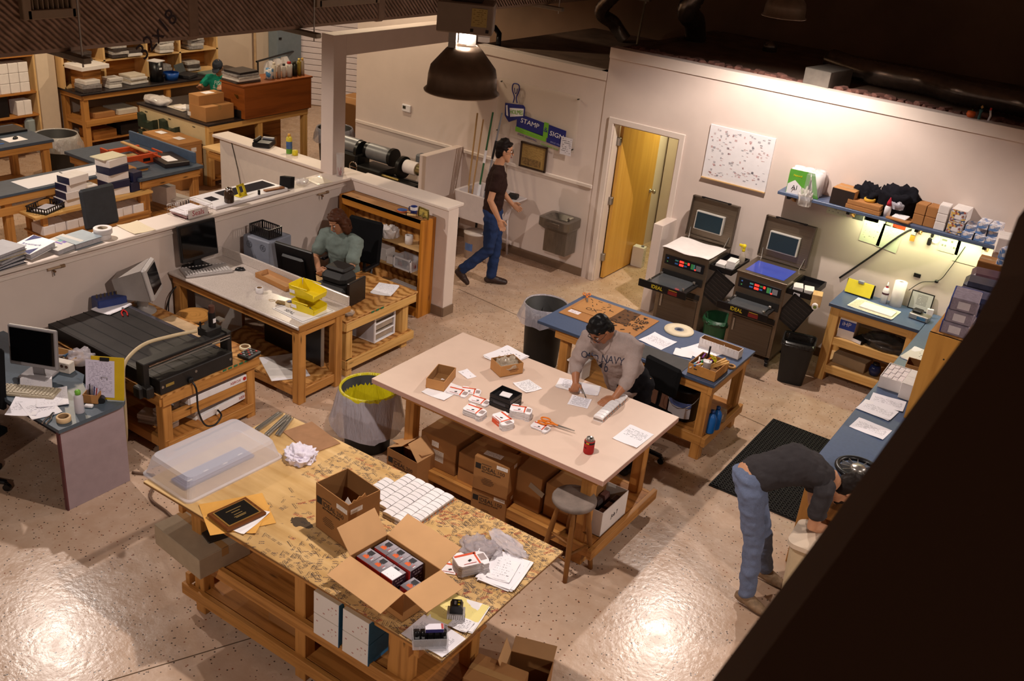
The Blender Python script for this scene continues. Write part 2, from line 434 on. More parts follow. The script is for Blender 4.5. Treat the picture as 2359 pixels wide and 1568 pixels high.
b=MB().box((-6.112,8.3,.055),(.016,.19,.11),VINYL,ch=.003).box((-6.25,8.205,.055),(.27,.016,.11),VINYL,ch=.003)
struct('baseboard_front',b)
struct('wall_half_far',MB().box((-8.85,8.33,.62),(2.0,.14,1.24),plain('#d8ccc0',.7,var=.02),ch=.004),'half wall with a telephone on its cap')
struct('trim_11',MB().box((-8.87,8.33,1.258),(2.1,.26,.035),WALLT,ch=.006),'cream cap with the telephone')
struct('wall_column',MB().box((-7.835,8.2,2.07),(.19,.2,1.56),WALLM,ch=.004),'square cream column on the half wall')
struct('wall_header',MB().box((-7.835,9.39,2.735),(.19,2.19,.23),WALLM,ch=.004),'cream header over the opening')
struct('wall_machine',MB().box((-4.515,10.32,.55),(.12,.40,1.1),WALLM,ch=.006),'short cream stub wall beside the exposure machines')
struct('ceiling_left',MB().box((-6.64,12.1,2.53),(2.0,3.0,.08),DUSTY),'dusty top of the low ceiling behind the sign wall')
struct('ceiling_right',MB().box((-1.0,12.1,2.80),(9.2,3.1,.08),DUSTY),'dusty top of the ceiling behind the back wall')
struct('wall_riser',MB().box((-5.6,12.0,2.72),(.06,2.9,.3),DUSTY))
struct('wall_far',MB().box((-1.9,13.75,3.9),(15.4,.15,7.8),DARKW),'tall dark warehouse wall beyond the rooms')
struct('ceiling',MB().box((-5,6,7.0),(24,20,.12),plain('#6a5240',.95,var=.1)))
SHOPW=plain('#cfbcaa',.75,var=.03,scale=2)
struct('wall_left',MB().box((-14.65,9.0,2.0),(.2,16,4.0),SHOPW))
struct('wall_pilaster',MB().box((-14.45,8.72,1.6),(.3,.34,3.2),plain('#d6c4ae',.7,var=.02),ch=.004),'cream pilaster between the wall shelves')
struct('baseboard_left',MB().box((-14.54,10.5,.06),(.018,5.6,.12),VINYL,ch=.003))
struct('wall_shop_end',MB().box((-14.2,14.9,2.0),(.9,.15,4.0),SHOPW))
# ==== kits used in several places
def carton_parts(root,L,W,H,mat=CARD,tape=True,marks=()):
 b=MB().box((0,0,H/2),(L,W,H),mat,ch=.004)
 obj('body',b,root)
 f=MB();t=.0025
 for s in(-1,1):f.box((0,s*(W/4+.0004),H+t/2),(L-.004,W/2-.004,t),mat,ch=.001)
 obj('flap',f,root)
 if tape:
  obj('tape',MB().box((0,0,H+t+.0006),(L*.998,.05,.0008),plain('#a98253',.25,var=.03)).box((L/2+.0006,0,H-.03),(.0008,.05,.06),plain('#a98253',.25,var=.03)).box((-L/2-.0006,0,H-.03),(.0008,.05,.06),plain('#a98253',.25,var=.03)),root,'strip of clear brown tape')
def carton(label,r,H,mat=CARD,group=None,tape=True,cat='box',name='cardboard_box',base=None):
 """r = (x, y, z_top, L, W, rz)"""
 root=thing(name,label,cat,(r[0],r[1],r[2]-H if base is None else base),r[5],group)
 carton_parts(root,r[3],r[4],H,mat,tape)
 return root
def sticker(root,face,u,v,w_,h_,L,W,H,mat=None,name='label'):
 """a paper label on face '+x' '-x' '+y' '-y' '+z' of a box whose base centre is the root"""
 mat=mat or print_mat('#e9e4e0','#38343a',7,9,amount=.5,seed=3)
 m=MB();t=.0012
 if face=='+z':m.box((u,v,H+.0035),(w_,h_,t),mat,unit=True)
 elif face in('-y','+y'):m.box((u,(W/2+t/2)*(1 if face=='+y'else-1),v),(w_,t,h_),mat,unit=True)
 else:m.box(((L/2+t/2)*(1 if face=='+x'else-1),u,v),(t,w_,h_),mat,unit=True)
 return obj(name,m,root)
def face_frame(face,u,v,L,W,H):
 e=.0012
 if face=='-y':return frame((u,-W/2-e,v),(1,0,0),(0,0,1))
 if face=='+y':return frame((u,W/2+e,v),(-1,0,0),(0,0,1))
 if face=='+x':return frame((L/2+e,u,v),(0,1,0),(0,0,1))
 if face=='-x':return frame((-L/2-e,u,v),(0,-1,0),(0,0,1))
 return frame((u,v,H+.004),(1,0,0),(0,1,0))
def open_carton(label,c,L,W,H,rz=0,mat=CARD,inner=CARDIN,flaps=(None,None,None,None),fl=None,cat='box',group=None,name='open_cardboard_box',t=.005,cut=None):
 """flaps: outward fold angle in degrees from upright for +x, -x, +y, -y sides (None = no flap)"""
 root=thing(name,label,cat,c,rz,group)
 b=MB();b.box((0,0,t/2),(L,W,t),inner)
 for s in(-1,1):
  b.box((s*(L/2-t/2),0,H/2),(t,W,H),mat,faces={'-x'if s>0 else'+x':inner})
  b.box((0,s*(W/2-t/2),H/2),(L-2*t,t,H),mat,faces={'-y'if s>0 else'+y':inner})
 obj('body',b,root)
 for i,a in enumerate(flaps):
  if a is None:continue
  a=math.radians(a);q=(fl or W/2)
  sx=(1,-1,0,0)[i];sy=(0,0,1,-1)[i]
  wd=(W if sx else L)-.006
  o=Vector((sx*(L/2-t/2),sy*(W/2-t/2),H));out=Vector((sx,sy,0));d=out*math.sin(a)+Vector((0,0,1))*math.cos(a)
  side=Vector((-sy,sx,0));n=side.cross(d)
  M=Matrix((side,d,n)).transposed().to_4x4();M.translation=o+d*q/2
  obj('flap',MB().box((0,0,0),(wd,q,t*.8),CARDL,M=M,ch=.001),root)
 return root
SHEETN=[0]
def sheet(label,r,mat,n=1,group=None,name='paper_sheet',cat='paper',lift=None,dz=0):
 """r = (x, y, z, L, W, rz): a loose sheet, or a stack of n sheets each a little askew"""
 root=MB();z=0
 for k in range(n):
  L,W=r[3],r[4];nx=6;a=(R.random()-.5)*.12 if k else 0
  ox,oy=((R.random()-.5)*.02,(R.random()-.5)*.02)if k else(0,0)
  th=.0012;vs=[];uv=[]
  ph=R.random()*6
  for lay in(0,1):
   for j in range(nx+1):
    for i in range(nx+1):
     x=(i/nx-.5)*L;y=(j/nx-.5)*W
     e=((abs(i/nx-.5)+abs(j/nx-.5))**3)*.010*(.5+.5*math.sin(ph+i*.9+j*.3))
     if lift and k==n-1:e+=lift*max(0,i/nx-.6)**2
     vs.append((x*math.cos(a)-y*math.sin(a)+ox,x*math.sin(a)+y*math.cos(a)+oy,z+e+lay*th))
  fs=[];uvs=[];m1=(nx+1)**2
  for j in range(nx):
   for i in range(nx):
    q=[j*(nx+1)+i,j*(nx+1)+i+1,(j+1)*(nx+1)+i+1,(j+1)*(nx+1)+i]
    fs.append([m1+t for t in q]);uvs.append([(i/nx,j/nx),((i+1)/nx,j/nx),((i+1)/nx,(j+1)/nx),(i/nx,(j+1)/nx)])
    fs.append(q[::-1]);uvs.append([(0,0)]*4)
  ring=[i for i in range(nx+1)]+[(j+1)*(nx+1)-1 for j in range(1,nx+1)]+[nx*(nx+1)+i for i in range(nx-1,-1,-1)]+[j*(nx+1)for j in range(nx-1,0,-1)]
  for i in range(len(ring)):
   a_,b_=ring[i],ring[(i+1)%len(ring)]
   fs.append([a_,b_,m1+b_,m1+a_]);uvs.append([(0,0)]*4)
  root.add(vs,fs,mat if k==n-1 else PAPER,uvs);z+=th
 return solo(name,root,label,cat,(r[0],r[1],r[2]+.0008+dz),r[5],group)
PR1=print_mat('#efebf2','#4a4658',30,16,amount=.42,seed=1);PR2=print_mat('#eeeaf1','#35324a',22,12,amount=.5,seed=2,top=.75,bottom=.3)
PR3=print_mat('#f0ecf2','#5a5668',26,10,amount=.34,seed=5,top=.96,bottom=.5);PR4=print_mat('#f1eef2','#2d2b3d',14,9,amount=.52,seed=9)
def tape_roll(label,c,r=.055,ri=.038,h=.025,mat=TAPEC,group=None,core=None,tilt=None,cat='tape'):
 root=thing('tape_roll',label,cat,c,0,group)
 obj('tape',MB().lathe([(ri,0),(r-.003,0),(r,.003),(r,h-.003),(r-.003,h),(ri,h),(ri,0)],mat,n=28),root)
 obj('core',MB().lathe([(ri-.003,.001),(ri+.0005,.001),(ri+.0005,h-.001),(ri-.003,h-.001),(ri-.003,.001)],core or plain('#8a6a48',.8,var=.04),n=28),root)
 if tilt:root.rotation_euler=tilt
 return root
def bag_mat(h,a=.55):
 key=('bag',h,a)
 if key in _M:return _M[key]
 m,nt,b=_new('liner');c=lin(h)
 f=noise_n(nt,obj_co(nt,(6,6,1.2)),3,4)
 b.inputs['Base Color'].default_value=c;b.inputs['Roughness'].default_value=.22;b.inputs['Alpha'].default_value=a
 b.inputs['Specular IOR Level'].default_value=.6
 bump(nt,b,f,.9,.04);_M[key]=m;return m
def liner_mesh(r,z,drop,mat,seed,r_in=None,depth=.3,skirt=.05,n=48,outer=False):
 """bag folded over a round rim: inside wall, over the rim, hanging skirt with an uneven hem"""
 m=MB();vs=[];rows=[]
 prof=[(-depth,r*.86,0),(-depth*.5,r*.92,.3),(-.03,r*.97,.5),(.012,r*1.0,.3),(.012,r*1.05,.3),(-.05,r*1.08+skirt*.25,.7),(-drop*.5,r*1.08+skirt*.6,1),(-drop,r*1.08+skirt,1.3)]
 if outer:prof=prof[4:]
 for k,(dz,rr,wob)in enumerate(prof):
  for i in range(n):
   a=2*PI*i/n
   q=noise.noise(Vector((math.cos(a)*2.4,math.sin(a)*2.4,seed+dz*1.5)));q2=noise.noise(Vector((math.cos(a)*7,math.sin(a)*7,seed*3)))
   rad=rr+wob*(.022*q+.016*q2);zz=z+dz+(wob*.06*q if k==len(prof)-1 else wob*.012*q2)
   vs.append((rad*math.cos(a),rad*math.sin(a),zz))
 fs=[[k*n+i,k*n+(i+1)%n,(k+1)*n+(i+1)%n,(k+1)*n+i]for k in range(len(prof)-1)for i in range(n)]
 return m.add(vs,fs,mat,None,True)
def round_bin(name,label,c,r,h,body,liner,drop,seed,skirt=.05,taper=.84,inner=None,outer=False):
 root=thing(name,label,'bin',c)
 obj('body',MB().lathe([(.001,0),(r*taper,0),(r*taper,.01),(r*.98,h-.03),(r*1.02,h-.03),(r*1.02,h),(r*.96,h),(r*taper-.01,.02),(.001,.02)],body,n=36),root)
 obj('liner',liner_mesh(r*1.02,h,drop,liner,seed,skirt=skirt,outer=outer),root,inner or'crumpled plastic liner folded over the rim')
 return root
def stamp_proto(label,group,loc):
 """small self-inking stamp: grey body and rounded pale cap"""
 t=thing('self_inking_stamp',label,'stamp',loc,0,group)
 n=6;L,W,H=.078,.040,.046
 prof=[(-L/2,0),(L/2,0),(L/2,H*.78)]+[(L/2*math.cos(PI*.12+(PI-.24*PI)*k/n)*1.07,H*.76+H*.24*math.sin(PI*.12+(PI-.24*PI)*k/n))for k in range(n+1)]+[(-L/2,H*.78)]
 M=frame((0,W/2,0),(1,0,0),(0,0,1))
 obj('cap',MB().prism(prof,0,W,WHITEP,M),t)
 m=MB().box((0,0,H*.36),(L+.002,W+.0016,H*.5),plain('#8d8078',.5,var=.05),ch=.003)
 m.box((L/2+.0012,0,H*.3),(.001,.014,.012),ORANGE)
 obj('base',m,t,'grey lower body with a small orange tab')
 return t
STAMP=None
def monitor(label,c,rz,W=.42,H=.34,tilt=-8,dark=True,bez=BLACKP,scr='#08080a',crt=0,neck=.12,extra=None,cat='monitor'):
 """faces its own -y"""
 t=thing('computer_monitor',label,cat,c,rz)
 tl=Matrix.Translation((0,0,neck+H/2))@Matrix.Rotation(math.radians(tilt),4,'X')
 obj('screen_housing',MB().box((0,.018,0),(W,.036,H),bez,M=tl,ch=.008).box((0,.05,-.02),(W*.6,.05,H*.6),bez,M=tl,ch=.02),t)
 obj('screen',MB().box((0,-.001,.008),(W*.91,.004,H*.84),plain(scr,.08,var=0,spec=.5),M=tl),t)
 obj('stand',MB().box((0,.045,neck*.55),(.09,.03,neck*1.1),bez,ch=.006),t)
 obj('base',MB().box((0,.04,.012),(.24,.2,.024),bez,ch=.008),t)
 return t
def keyboard(label,c,rz,body,keys,L=.45,W=.16):
 t=thing('keyboard',label,'keyboard',c,rz)
 obj('case',MB().box((0,0,.011),(L,W,.022),body,ch=.006),t)
 k=MB();n=0
 for j in range(5):
  for i in range(15):
   if j==0 and 3<i<9:
    if i==4:k.box((-L/2+.03+6*L/16.5,-W/2+.03,.026),(L/16.5*4.8,.017,.008),keys,ch=.002)
    continue
   k.box((-L/2+.028+i*(L-.056)/14,-W/2+.03+j*.022,.026),(.019,.017,.008),keys,ch=.002)
 for i in range(13):k.box((-L/2+.03+i*(L-.06)/12,W/2-.014,.025),(.02,.012,.006),keys,ch=.002)
 o=obj('keys',k,t);o['kind']='stuff'
 return t
def bottle(name,label,c,prof,mat,capmat=None,capprof=None,cat='bottle',group=None,band=None,n=16):
 t=thing(name,label,cat,c,0,group)
 obj('body',MB().lathe(prof,mat,n=n,cap=True),t)
 if capprof:obj('cap',MB().lathe(capprof,capmat,n=n,cap=True),t)
 if band:obj('label',MB().lathe([(band[0],band[1]),(band[0],band[2])],band[3],n=n),t)
 return t
def scissors(label,c,rz,s=1.0,hand=ORANGE):
 t=thing('scissors',label,'scissors',c,rz)
 b=MB()
 for k in(-1,1):b.prism([(0,0),(.13*s,.002*k),(.128*s,.006*k),(.01,.011*k)][::k],.004,.006+.0012*k,SILVER)
 b.cyl((.006,0,.002),(.006,0,.009),.005,CHROME,10)
 obj('blades',b,t)
 for k in(-1,1):
  pts=[(-.09*s+.032*s*math.cos(a),k*.026*s+.017*s*math.sin(a)*(1.15 if k>0 else.95),.008)for a in[2*PI*i/14 for i in range(15)]]
  obj('handle',MB().tube(pts,.0055*s,hand,8).tube([(-.06*s,k*.018*s,.008),(-.02,k*.004,.008),(.012,-k*.004,.007)],[.007*s,.006,.005],hand,8),t)
 return t
def crate_leg(mb,x,y,z0,z1,w=.089,d=.089,mat=PINE):return mb.box((x,y,(z0+z1)/2),(w,d,z1-z0),mat,ch=.004)
def bench(label,x0,x1,y0,y1,z,topmat,tt=.03,legs=(),rails=(),shelves=(),name='workbench',edge=None,cat='table',legw=.089,matw=PINE,edgemat=None):
 """x0..y1 = extent of the top; legs = [(x, y[, z0])]; rails = [((x,y,z),(x,y,z))]; shelves = [(x0,x1,y0,y1,z)]"""
 cx,cy=(x0+x1)/2,(y0+y1)/2
 t=thing(name,label,cat,(cx,cy,0))
 tp=MB().box((0,0,z-tt/2),(x1-x0,y1-y0,tt),topmat,ch=.003,faces=({k:edgemat for k in('+x','-x','+y','-y')}if edgemat else None))
 obj('tabletop',tp,t)
 for l in legs:
  w_=l[3]if len(l)>3 else legw
  obj('leg',MB().box((l[0]-cx,l[1]-cy,(z-tt+(l[2]if len(l)>2 else 0))/2),(w_,legw,z-tt-(l[2]if len(l)>2 else 0)),matw,ch=.004),t)
 for a,b in rails:
  obj('rail',MB().beam((a[0]-cx,a[1]-cy,a[2]),(b[0]-cx,b[1]-cy,b[2]),.038,.089,matw),t)
 for s in shelves:
  obj('shelf',MB().box(((s[0]+s[1])/2-cx,(s[2]+s[3])/2-cy,s[4]-.009),(s[1]-s[0],s[3]-s[2],.018),s[5]if len(s)>5 else WILD,ch=.001),t)
 return t
def stool(label,c,h,r,seatmat,legmat,splay=.12,n=4,rz=.4,thick=.035):
 t=thing('stool',label,'stool',c,rz)
 obj('seat',MB().lathe([(.001,h-thick),(r*.93,h-thick),(r,h-thick*.7),(r,h-thick*.3),(r*.95,h-.002),(r*.6,h-.004),(.001,h-.007)],seatmat,n=32),t)
 rg=MB()
 P_=[]
 for i in range(n):
  a=2*PI*i/n;tp=Vector((r*.62*math.cos(a),r*.62*math.sin(a),h-thick));bt=Vector(((r*.75+splay)*math.cos(a),(r*.75+splay)*math.sin(a),0))
  obj('leg',MB().tube([bt,bt.lerp(tp,.12),bt.lerp(tp,.5),bt.lerp(tp,.85),tp],[.017,.019,.022,.018,.014],legmat,10),t);P_.append((bt,tp))
 for i in range(n):
  for f in((.28,.52)if i%2==0 else(.38,)):
   a=P_[i][0].lerp(P_[i][1],f);b=P_[(i+1)%n][0].lerp(P_[(i+1)%n][1],f)
   obj('rung',MB().tube([a,a.lerp(b,.5),b],[.009,.012,.009],legmat,8),t)
 return t
# ==== the stained plywood table in front
def stained_top():
 m,nt,b=_new('stained_plywood');uv=obj_co(nt,(1,1,1),'Object')
 def ma(op,a,bb):
  n=N(nt,'ShaderNodeMath',operation=op)
  for i,x in enumerate((a,bb)):
   if isinstance(x,(int,float)):n.inputs[i].default_value=x
   else:nt.links.new(x,n.inputs[i])
  return n.outputs[0]
 g=noise_n(nt,obj_co(nt,(1.2,14,1)),1.0,4)
 c=ramp(nt,g,[(.3,lin('#c39c62')),(.55,lin('#d3ae76')),(.75,lin('#dcbb86'))])
 c=mixc(nt,ramp(nt,noise_n(nt,uv,2.2,4),[(.42,(0,0,0,1)),(.75,(.55,.55,.55,1))]),c,lin('#96703e'))
 s=N(nt,'ShaderNodeSeparateXYZ');nt.links.new(uv,s.inputs[0]);X,Y=s.outputs[0],s.outputs[1]
 zone=ramp(nt,ma('ADD',ma('MULTIPLY',X,.55),ma('MULTIPLY',noise_n(nt,uv,1.6,2),.5)),[(.02,(0,0,0,1)),(.25,(.55,.55,.55,1)),(.6,(1,1,1,1))])
 far=ma('MULTIPLY',ma('GREATER_THAN',Y,.12),ma('GREATER_THAN',X,-.55))
 zone=ma('MAXIMUM',zone,ma('MULTIPLY',far,.7))
 def impressions(cx,cy,ang,seed,ink,dens,c,rows=3.0):
  mp=N(nt,'ShaderNodeMapping');mp.inputs['Rotation'].default_value=(0,0,ang);mp.inputs['Location'].default_value=(seed*.013,seed*.021,seed)
  nt.links.new(uv,mp.inputs[0]);q=N(nt,'ShaderNodeSeparateXYZ');nt.links.new(mp.outputs[0],q.inputs[0])
  gx=ma('MULTIPLY',q.outputs[0],1/cx);gy=ma('MULTIPLY',q.outputs[1],1/cy)
  ix=ma('FLOOR',gx,0);iy=ma('FLOOR',gy,0);fx=ma('FRACT',gx,0);fy=ma('FRACT',gy,0)
  cb=N(nt,'ShaderNodeCombineXYZ');nt.links.new(ix,cb.inputs[0]);nt.links.new(iy,cb.inputs[1]);cb.inputs[2].default_value=seed
  wn=N(nt,'ShaderNodeTexWhiteNoise');nt.links.new(cb.outputs[0],wn.inputs['Vector'])
  on=ma('LESS_THAN',wn.outputs['Value'],ma('MULTIPLY',zone,dens))
  box=ma('MULTIPLY',ma('MULTIPLY',ma('GREATER_THAN',fx,.12),ma('LESS_THAN',fx,.86)),ma('MULTIPLY',ma('GREATER_THAN',fy,.14),ma('LESS_THAN',fy,.84)))
  ln=ma('GREATER_THAN',ma('FRACT',ma('MULTIPLY',fy,rows),0),.38)
  nz=ma('GREATER_THAN',noise_n(nt,mp.outputs[0],190,1),.46)
  return mixc(nt,ma('MULTIPLY',ma('MULTIPLY',on,box),ma('MULTIPLY',ma('MULTIPLY',ln,nz),.8)),c,lin(ink))
 c=impressions(.052,.03,.05,1,'#2a2430',.62,c)
 c=impressions(.06,.022,1.2,2,'#332c33',.3,c,2.0)
 c=impressions(.085,.026,.35,3,'#241f2c',.25,c,2.0)
 c=impressions(.09,.03,-.2,4,'#a02c22',.10,c,2.0)
 c=impressions(.045,.018,-.7,6,'#2b2740',.26,c,1.0)
 c=impressions(.07,.04,2.0,7,'#8c241e',.09,c,1.0)
 sm=ramp(nt,noise_n(nt,obj_co(nt,(1,1.6,1)),5.5,5,.7),[(.62,(0,0,0,1)),(.7,(1,1,1,1))])
 c=mixc(nt,ma('MULTIPLY',sm,ma('MULTIPLY',zone,.55)),c,lin('#3a3236'))
 d=N(nt,'ShaderNodeVectorMath',operation='DISTANCE');nt.links.new(obj_co(nt,(1,2.0,0)),d.inputs[0]);d.inputs[1].default_value=(-.16,-.50,0)
 sp=ma('LESS_THAN',ma('ADD',d.outputs['Value'],ma('MULTIPLY',noise_n(nt,uv,16,3),.16)),.165)
 c=mixc(nt,ma('MULTIPLY',sp,.9),c,lin('#17131b'))
 nt.links.new(c,b.inputs['Base Color']);b.inputs['Roughness'].default_value=.4;b.inputs['Specular IOR Level'].default_value=.3
 return m
ZT=.90
TA=bench('long plywood worktable stained all over with stamped ink marks',-4.735,-2.268,3.245,4.465,ZT,stained_top(),.02,legs=[(-4.32,3.36),(-3.39,3.36),(-2.62,3.36,0,.15),(-4.32,3.95),(-2.56,3.95)],rails=[((-4.46,3.30,.155),(-2.45,3.30,.155)),((-4.34,3.30,.47),(-2.5,3.30,.47)),((-4.46,3.33,.83),(-2.45,3.33,.83)),((-2.46,3.27,.83),(-2.46,4.02,.83)),((-4.42,3.28,.83),(-4.42,4.05,.83)),((-4.44,4.0,.155),(-2.5,4.0,.155)),((-4.42,3.3,.24),(-4.42,4.0,.24))],shelves=[(-4.36,-2.48,3.33,4.0,.50,FIR),(-4.4,-2.5,3.33,4.0,.19,FIR)],name='worktable',edgemat=PLYEDGE)
def tub(label,c,L,W,H,rz,mat,cat='container'):
 t=thing('storage_tub',label,cat,c,rz)
 m=MB();k=.86;th=.004
 def ring(l,w_,z,r):
  pts=[]
  for cx,cy,a0 in((l/2-r,w_/2-r,0),(-l/2+r,w_/2-r,PI/2),(-l/2+r,-w_/2+r,PI),(l/2-r,-w_/2+r,3*PI/2)):
   for i in range(5):pts.append((cx+r*math.cos(a0+PI/2*i/4),cy+r*math.sin(a0+PI/2*i/4),z))
  return pts
 rs=[ring(L,W,0,.04),ring(L,W,.012,.04),ring(L-.03,W-.03,.018,.035),ring(L-.085,W-.075,H-.02,.05),ring(L-.115,W-.1,H,.045)]
 n=20
 vs=[p for r_ in rs for p in r_]
 fs=[[j*n+i,j*n+(i+1)%n,(j+1)*n+(i+1)%n,(j+1)*n+i]for j in range(4)for i in range(n)]+[[4*n+i for i in range(n)]]
 m.add(vs,fs,mat,None,False)
 obj('tub',m,t)
 return t
q=(-4.547,3.666,0.9,0.764,0.501,1.527)
TUB=tub('frosted clear plastic tub turned upside down on the stained table',(q[0]+.0,q[1]+.0,.9005),q[3]+.02,q[4],.15,q[5],plain('#dcdce8',.4,var=0,alpha=.5))
q2=(-4.464,3.71,0.905,0.613,0.159,1.538)
t=thing('metal_tray','grey perforated tray seen through the frosted tub','tray',(q[0]+.03,q[1]-.03,.902),q[5])
obj('plate',MB().box((0,0,.012),(.56,.15,.02),plain('#6f6f95',.5,var=.05),ch=.004),t)
m=MB()
for i in range(34):
 for j in range(8):m.box((-.262+i*.0158,-.058+j*.0165,.0225),(.008,.008,.002),plain('#4a4a70',.6,var=0))
obj('perforation',m,t)['kind']='stuff'
for i in range(4):obj('clip',MB().box((-.21+i*.14,-.03+.02*(i%2),.025),(.04,.008,.006),WHITEP,ch=.002),t)
A0,A1,A2,A3,A4,A5=(-4.685,4.159,0.902),(-4.738,4.438,0.902),(-4.581,4.153,0.902),(-4.672,4.449,0.902),(-4.526,4.204,0.902),(-4.636,4.44,0.902)
for i,(a,b)in enumerate([(A0,A1),(A2,A3),(A4,A5)]):
 for k in range(2):
  off=Vector((.022*k,.004*k,.0))
  aa=Vector(a)+off;bb=Vector(b)+off;c=(aa+bb)/2
  d=bb-aa
  t=thing('aluminium_extrusion',['pale aluminium bar furthest left of the bundle behind the tub','pale aluminium bar in the middle of the bundle behind the tub','pale aluminium bar nearest the brown board behind the tub'][i]+(', outer of its pair'if k else', inner of its pair'),'metal bar',(c.x,c.y,c.z),math.atan2(d.y,d.x),'aluminium bars behind the tub')
  L=d.length
  obj('channel',MB().box((0,0,.003),(L,.018,.006),SILVER,ch=.001).box((0,-.008,.010),(L,.003,.012),SILVER).box((0,.008,.010),(L,.003,.012),SILVER),t)
r=(-4.288,4.321,0.9,0.242,0.245,2.938)
solo('hardboard_sheet',MB().box((0,0,.004),(r[3]+.12,r[4],.006),plain('#9a7150',.8,var=.08),ch=.001),'flat brown hardboard sheet at the far corner of the stained table','board',(r[0]-.04,r[1]+.03,.90),r[5])
def crumple(name,label,cat,c,rad,flat,mat,seed,amp=.5,sub=4,squash=(1,1,1),rz=0,group=None):
 bm=bmesh.new();bmesh.ops.create_icosphere(bm,subdivisions=sub,radius=1)
 for v in bm.verts:
  d=v.co.normalized();n=noise.turbulence(d*1.7+Vector((seed,0,0)),4,False,amplitude_scale=.55);rg=abs(noise.noise(d*3.1+Vector((0,seed,0))))
  s=1-amp*(.55*n+.5*rg-.35)
  v.co=Vector((d.x*s*rad*squash[0],d.y*s*rad*squash[1],max(-.0,(d.z*.5+.5)*s*flat*squash[2])))
  if d.z<-.2:v.co.z=max(0,v.co.z*.2)
 me=bpy.data.meshes.new(name);bm.to_mesh(me);bm.free();me.materials.append(mat)
 for p in me.polygons:p.use_smooth=True
 o=bpy.data.objects.new(name,me);COL.objects.link(o);o.location=c;o.rotation_euler=(0,0,rz)
 return tag(o,label,cat,group)if cat else o
RAG=fabric('#e3dcea')
p=(-4.183,4.105,0.9)
crumple('cloth_rag','crumpled white cloth rag next to the frosted tub','cloth',(p[0],p[1],.90),.085,.075,RAG,3.3,.75,5)
ENV=plain('#d9a04a',.7,var=.03)
r=(-4.024,3.402,0.9,0.283,0.349,2.644)
sheet('orange manila envelope under the award plaque',(r[0],r[1],.901,r[3]+.06,r[4]+.05,r[5]),ENV,1,name='envelope',cat='envelope')
r=(-3.903,3.402,0.9,0.063,0.289,0.228)
sheet('orange manila envelope with a torn edge under the award plaque',(r[0]-.03,r[1]+.02,.9035,.17,.30,r[5]+.3),ENV,1,name='envelope',cat='envelope')
sheet('white letter poking out from under the award plaque',(r[0]-.01,r[1]-.0,.9055,.12,.26,r[5]-.05),PAPER,1)
r=(-4.005,3.384,0.93,0.227,0.287,3.019)
t=thing('award_plaque','dark wooden award plaque with a black engraved plate','plaque',(r[0],r[1],.908),r[5]+PI)
L,W=r[3],r[4]
rim=wood('#6b3d1c','#3d2010',.25,knots=False)
obj('board',MB().box((0,0,.012),(L,W,.024),rim,ch=.008),t)
obj('gold_border',MB().box((0,0,.0255),(L*.78,W*.82,.003),plain('#b98d48',.3,.6),ch=.001),t)
obj('plate',MB().box((0,0,.0272),(L*.72,W*.75,.003),plain('#12100e',.25,var=.02),ch=.001),t)
GOLD=plain('#a98a52',.35,.5,var=0)
for yy,ww in((.055,.09),(.02,.05),(-.02,.05),(-.05,.07),(-.065,.06)):
 obj('engraving',MB().box((-yy*.7,0,.029),(.005,ww*1.2,.0006),GOLD),t)
def printed(root,face,L,W,H,num,u0,v0,s=1.0):
 F=lambda du,dv:face_frame(face,u0+du*s,v0+dv*s,L,W,H)
 obj('printed_block',MB().box((0,0,0),(.05*s,.05*s,.0006),INK,M=F(-.105,.005)),root)
 text('lettering','IDEAL',.050*s,INK,root,F(-.072,-.004),'LEFT')
 text('lettering',num,.048*s,plain('#4a3424',.8,var=0),root,F(.068,-.004),'LEFT')
 text('lettering','SELF-INKING STAMPS',.0185*s,INK,root,F(-.072,-.036),'LEFT')
 for i in range(5):obj('printed_line',MB().box((0,0,0),((.07,.10,.12,.11,.08)[i]*s,.005*s,.0006),plain('#5b3f28',.8,var=0),M=F(-.01,-.095-.014*i)),root)
 obj('printed_line',MB().box((0,0,0),(.09*s,.007*s,.0006),plain('#5b3f28',.8,var=0),M=F(-.03,.034)),root)
L,W,H=.31,.245,.33
TC=open_carton('tall open brown carton standing on the stained table',(-3.405,3.735,.9),L,W,H,-.14,CARD2)
printed(TC,'-y',L,W,H,'200',-.02,.215,.95)
sticker(TC,'-y',.095,.27,.10,.032,L,W,H);sticker(TC,'+x',-.06,.27,.09,.032,L,W,H)
obj('torn_edge',MB().prism([(-.06,0),(-.04,.022),(-.02,.012),(0,.03),(.02,.02),(.045,.035),(.06,0)],-.002,.002,CARD,frame((L/2-.003,-.04,H-.004),(0,1,0),(0,0,1))),TC)
solo('loose_paper',MB().box((0,0,0),(.12,.002,.09),WHITEC,M=Matrix.Rotation(-.5,4,'X')),'torn white paper strip inside the tall open carton','paper',(-3.335,3.655,1.14),-.5)
L,W,H=.445,.295,.20
BCX,BCY,BRZ=-2.82,3.5,-.10
BC=open_carton('wide open carton with four folded-out flaps on the stained table',(BCX,BCY,.9),L,W,H,BRZ,CARD,CARD2,flaps=(98,42,66,103),fl=.175)
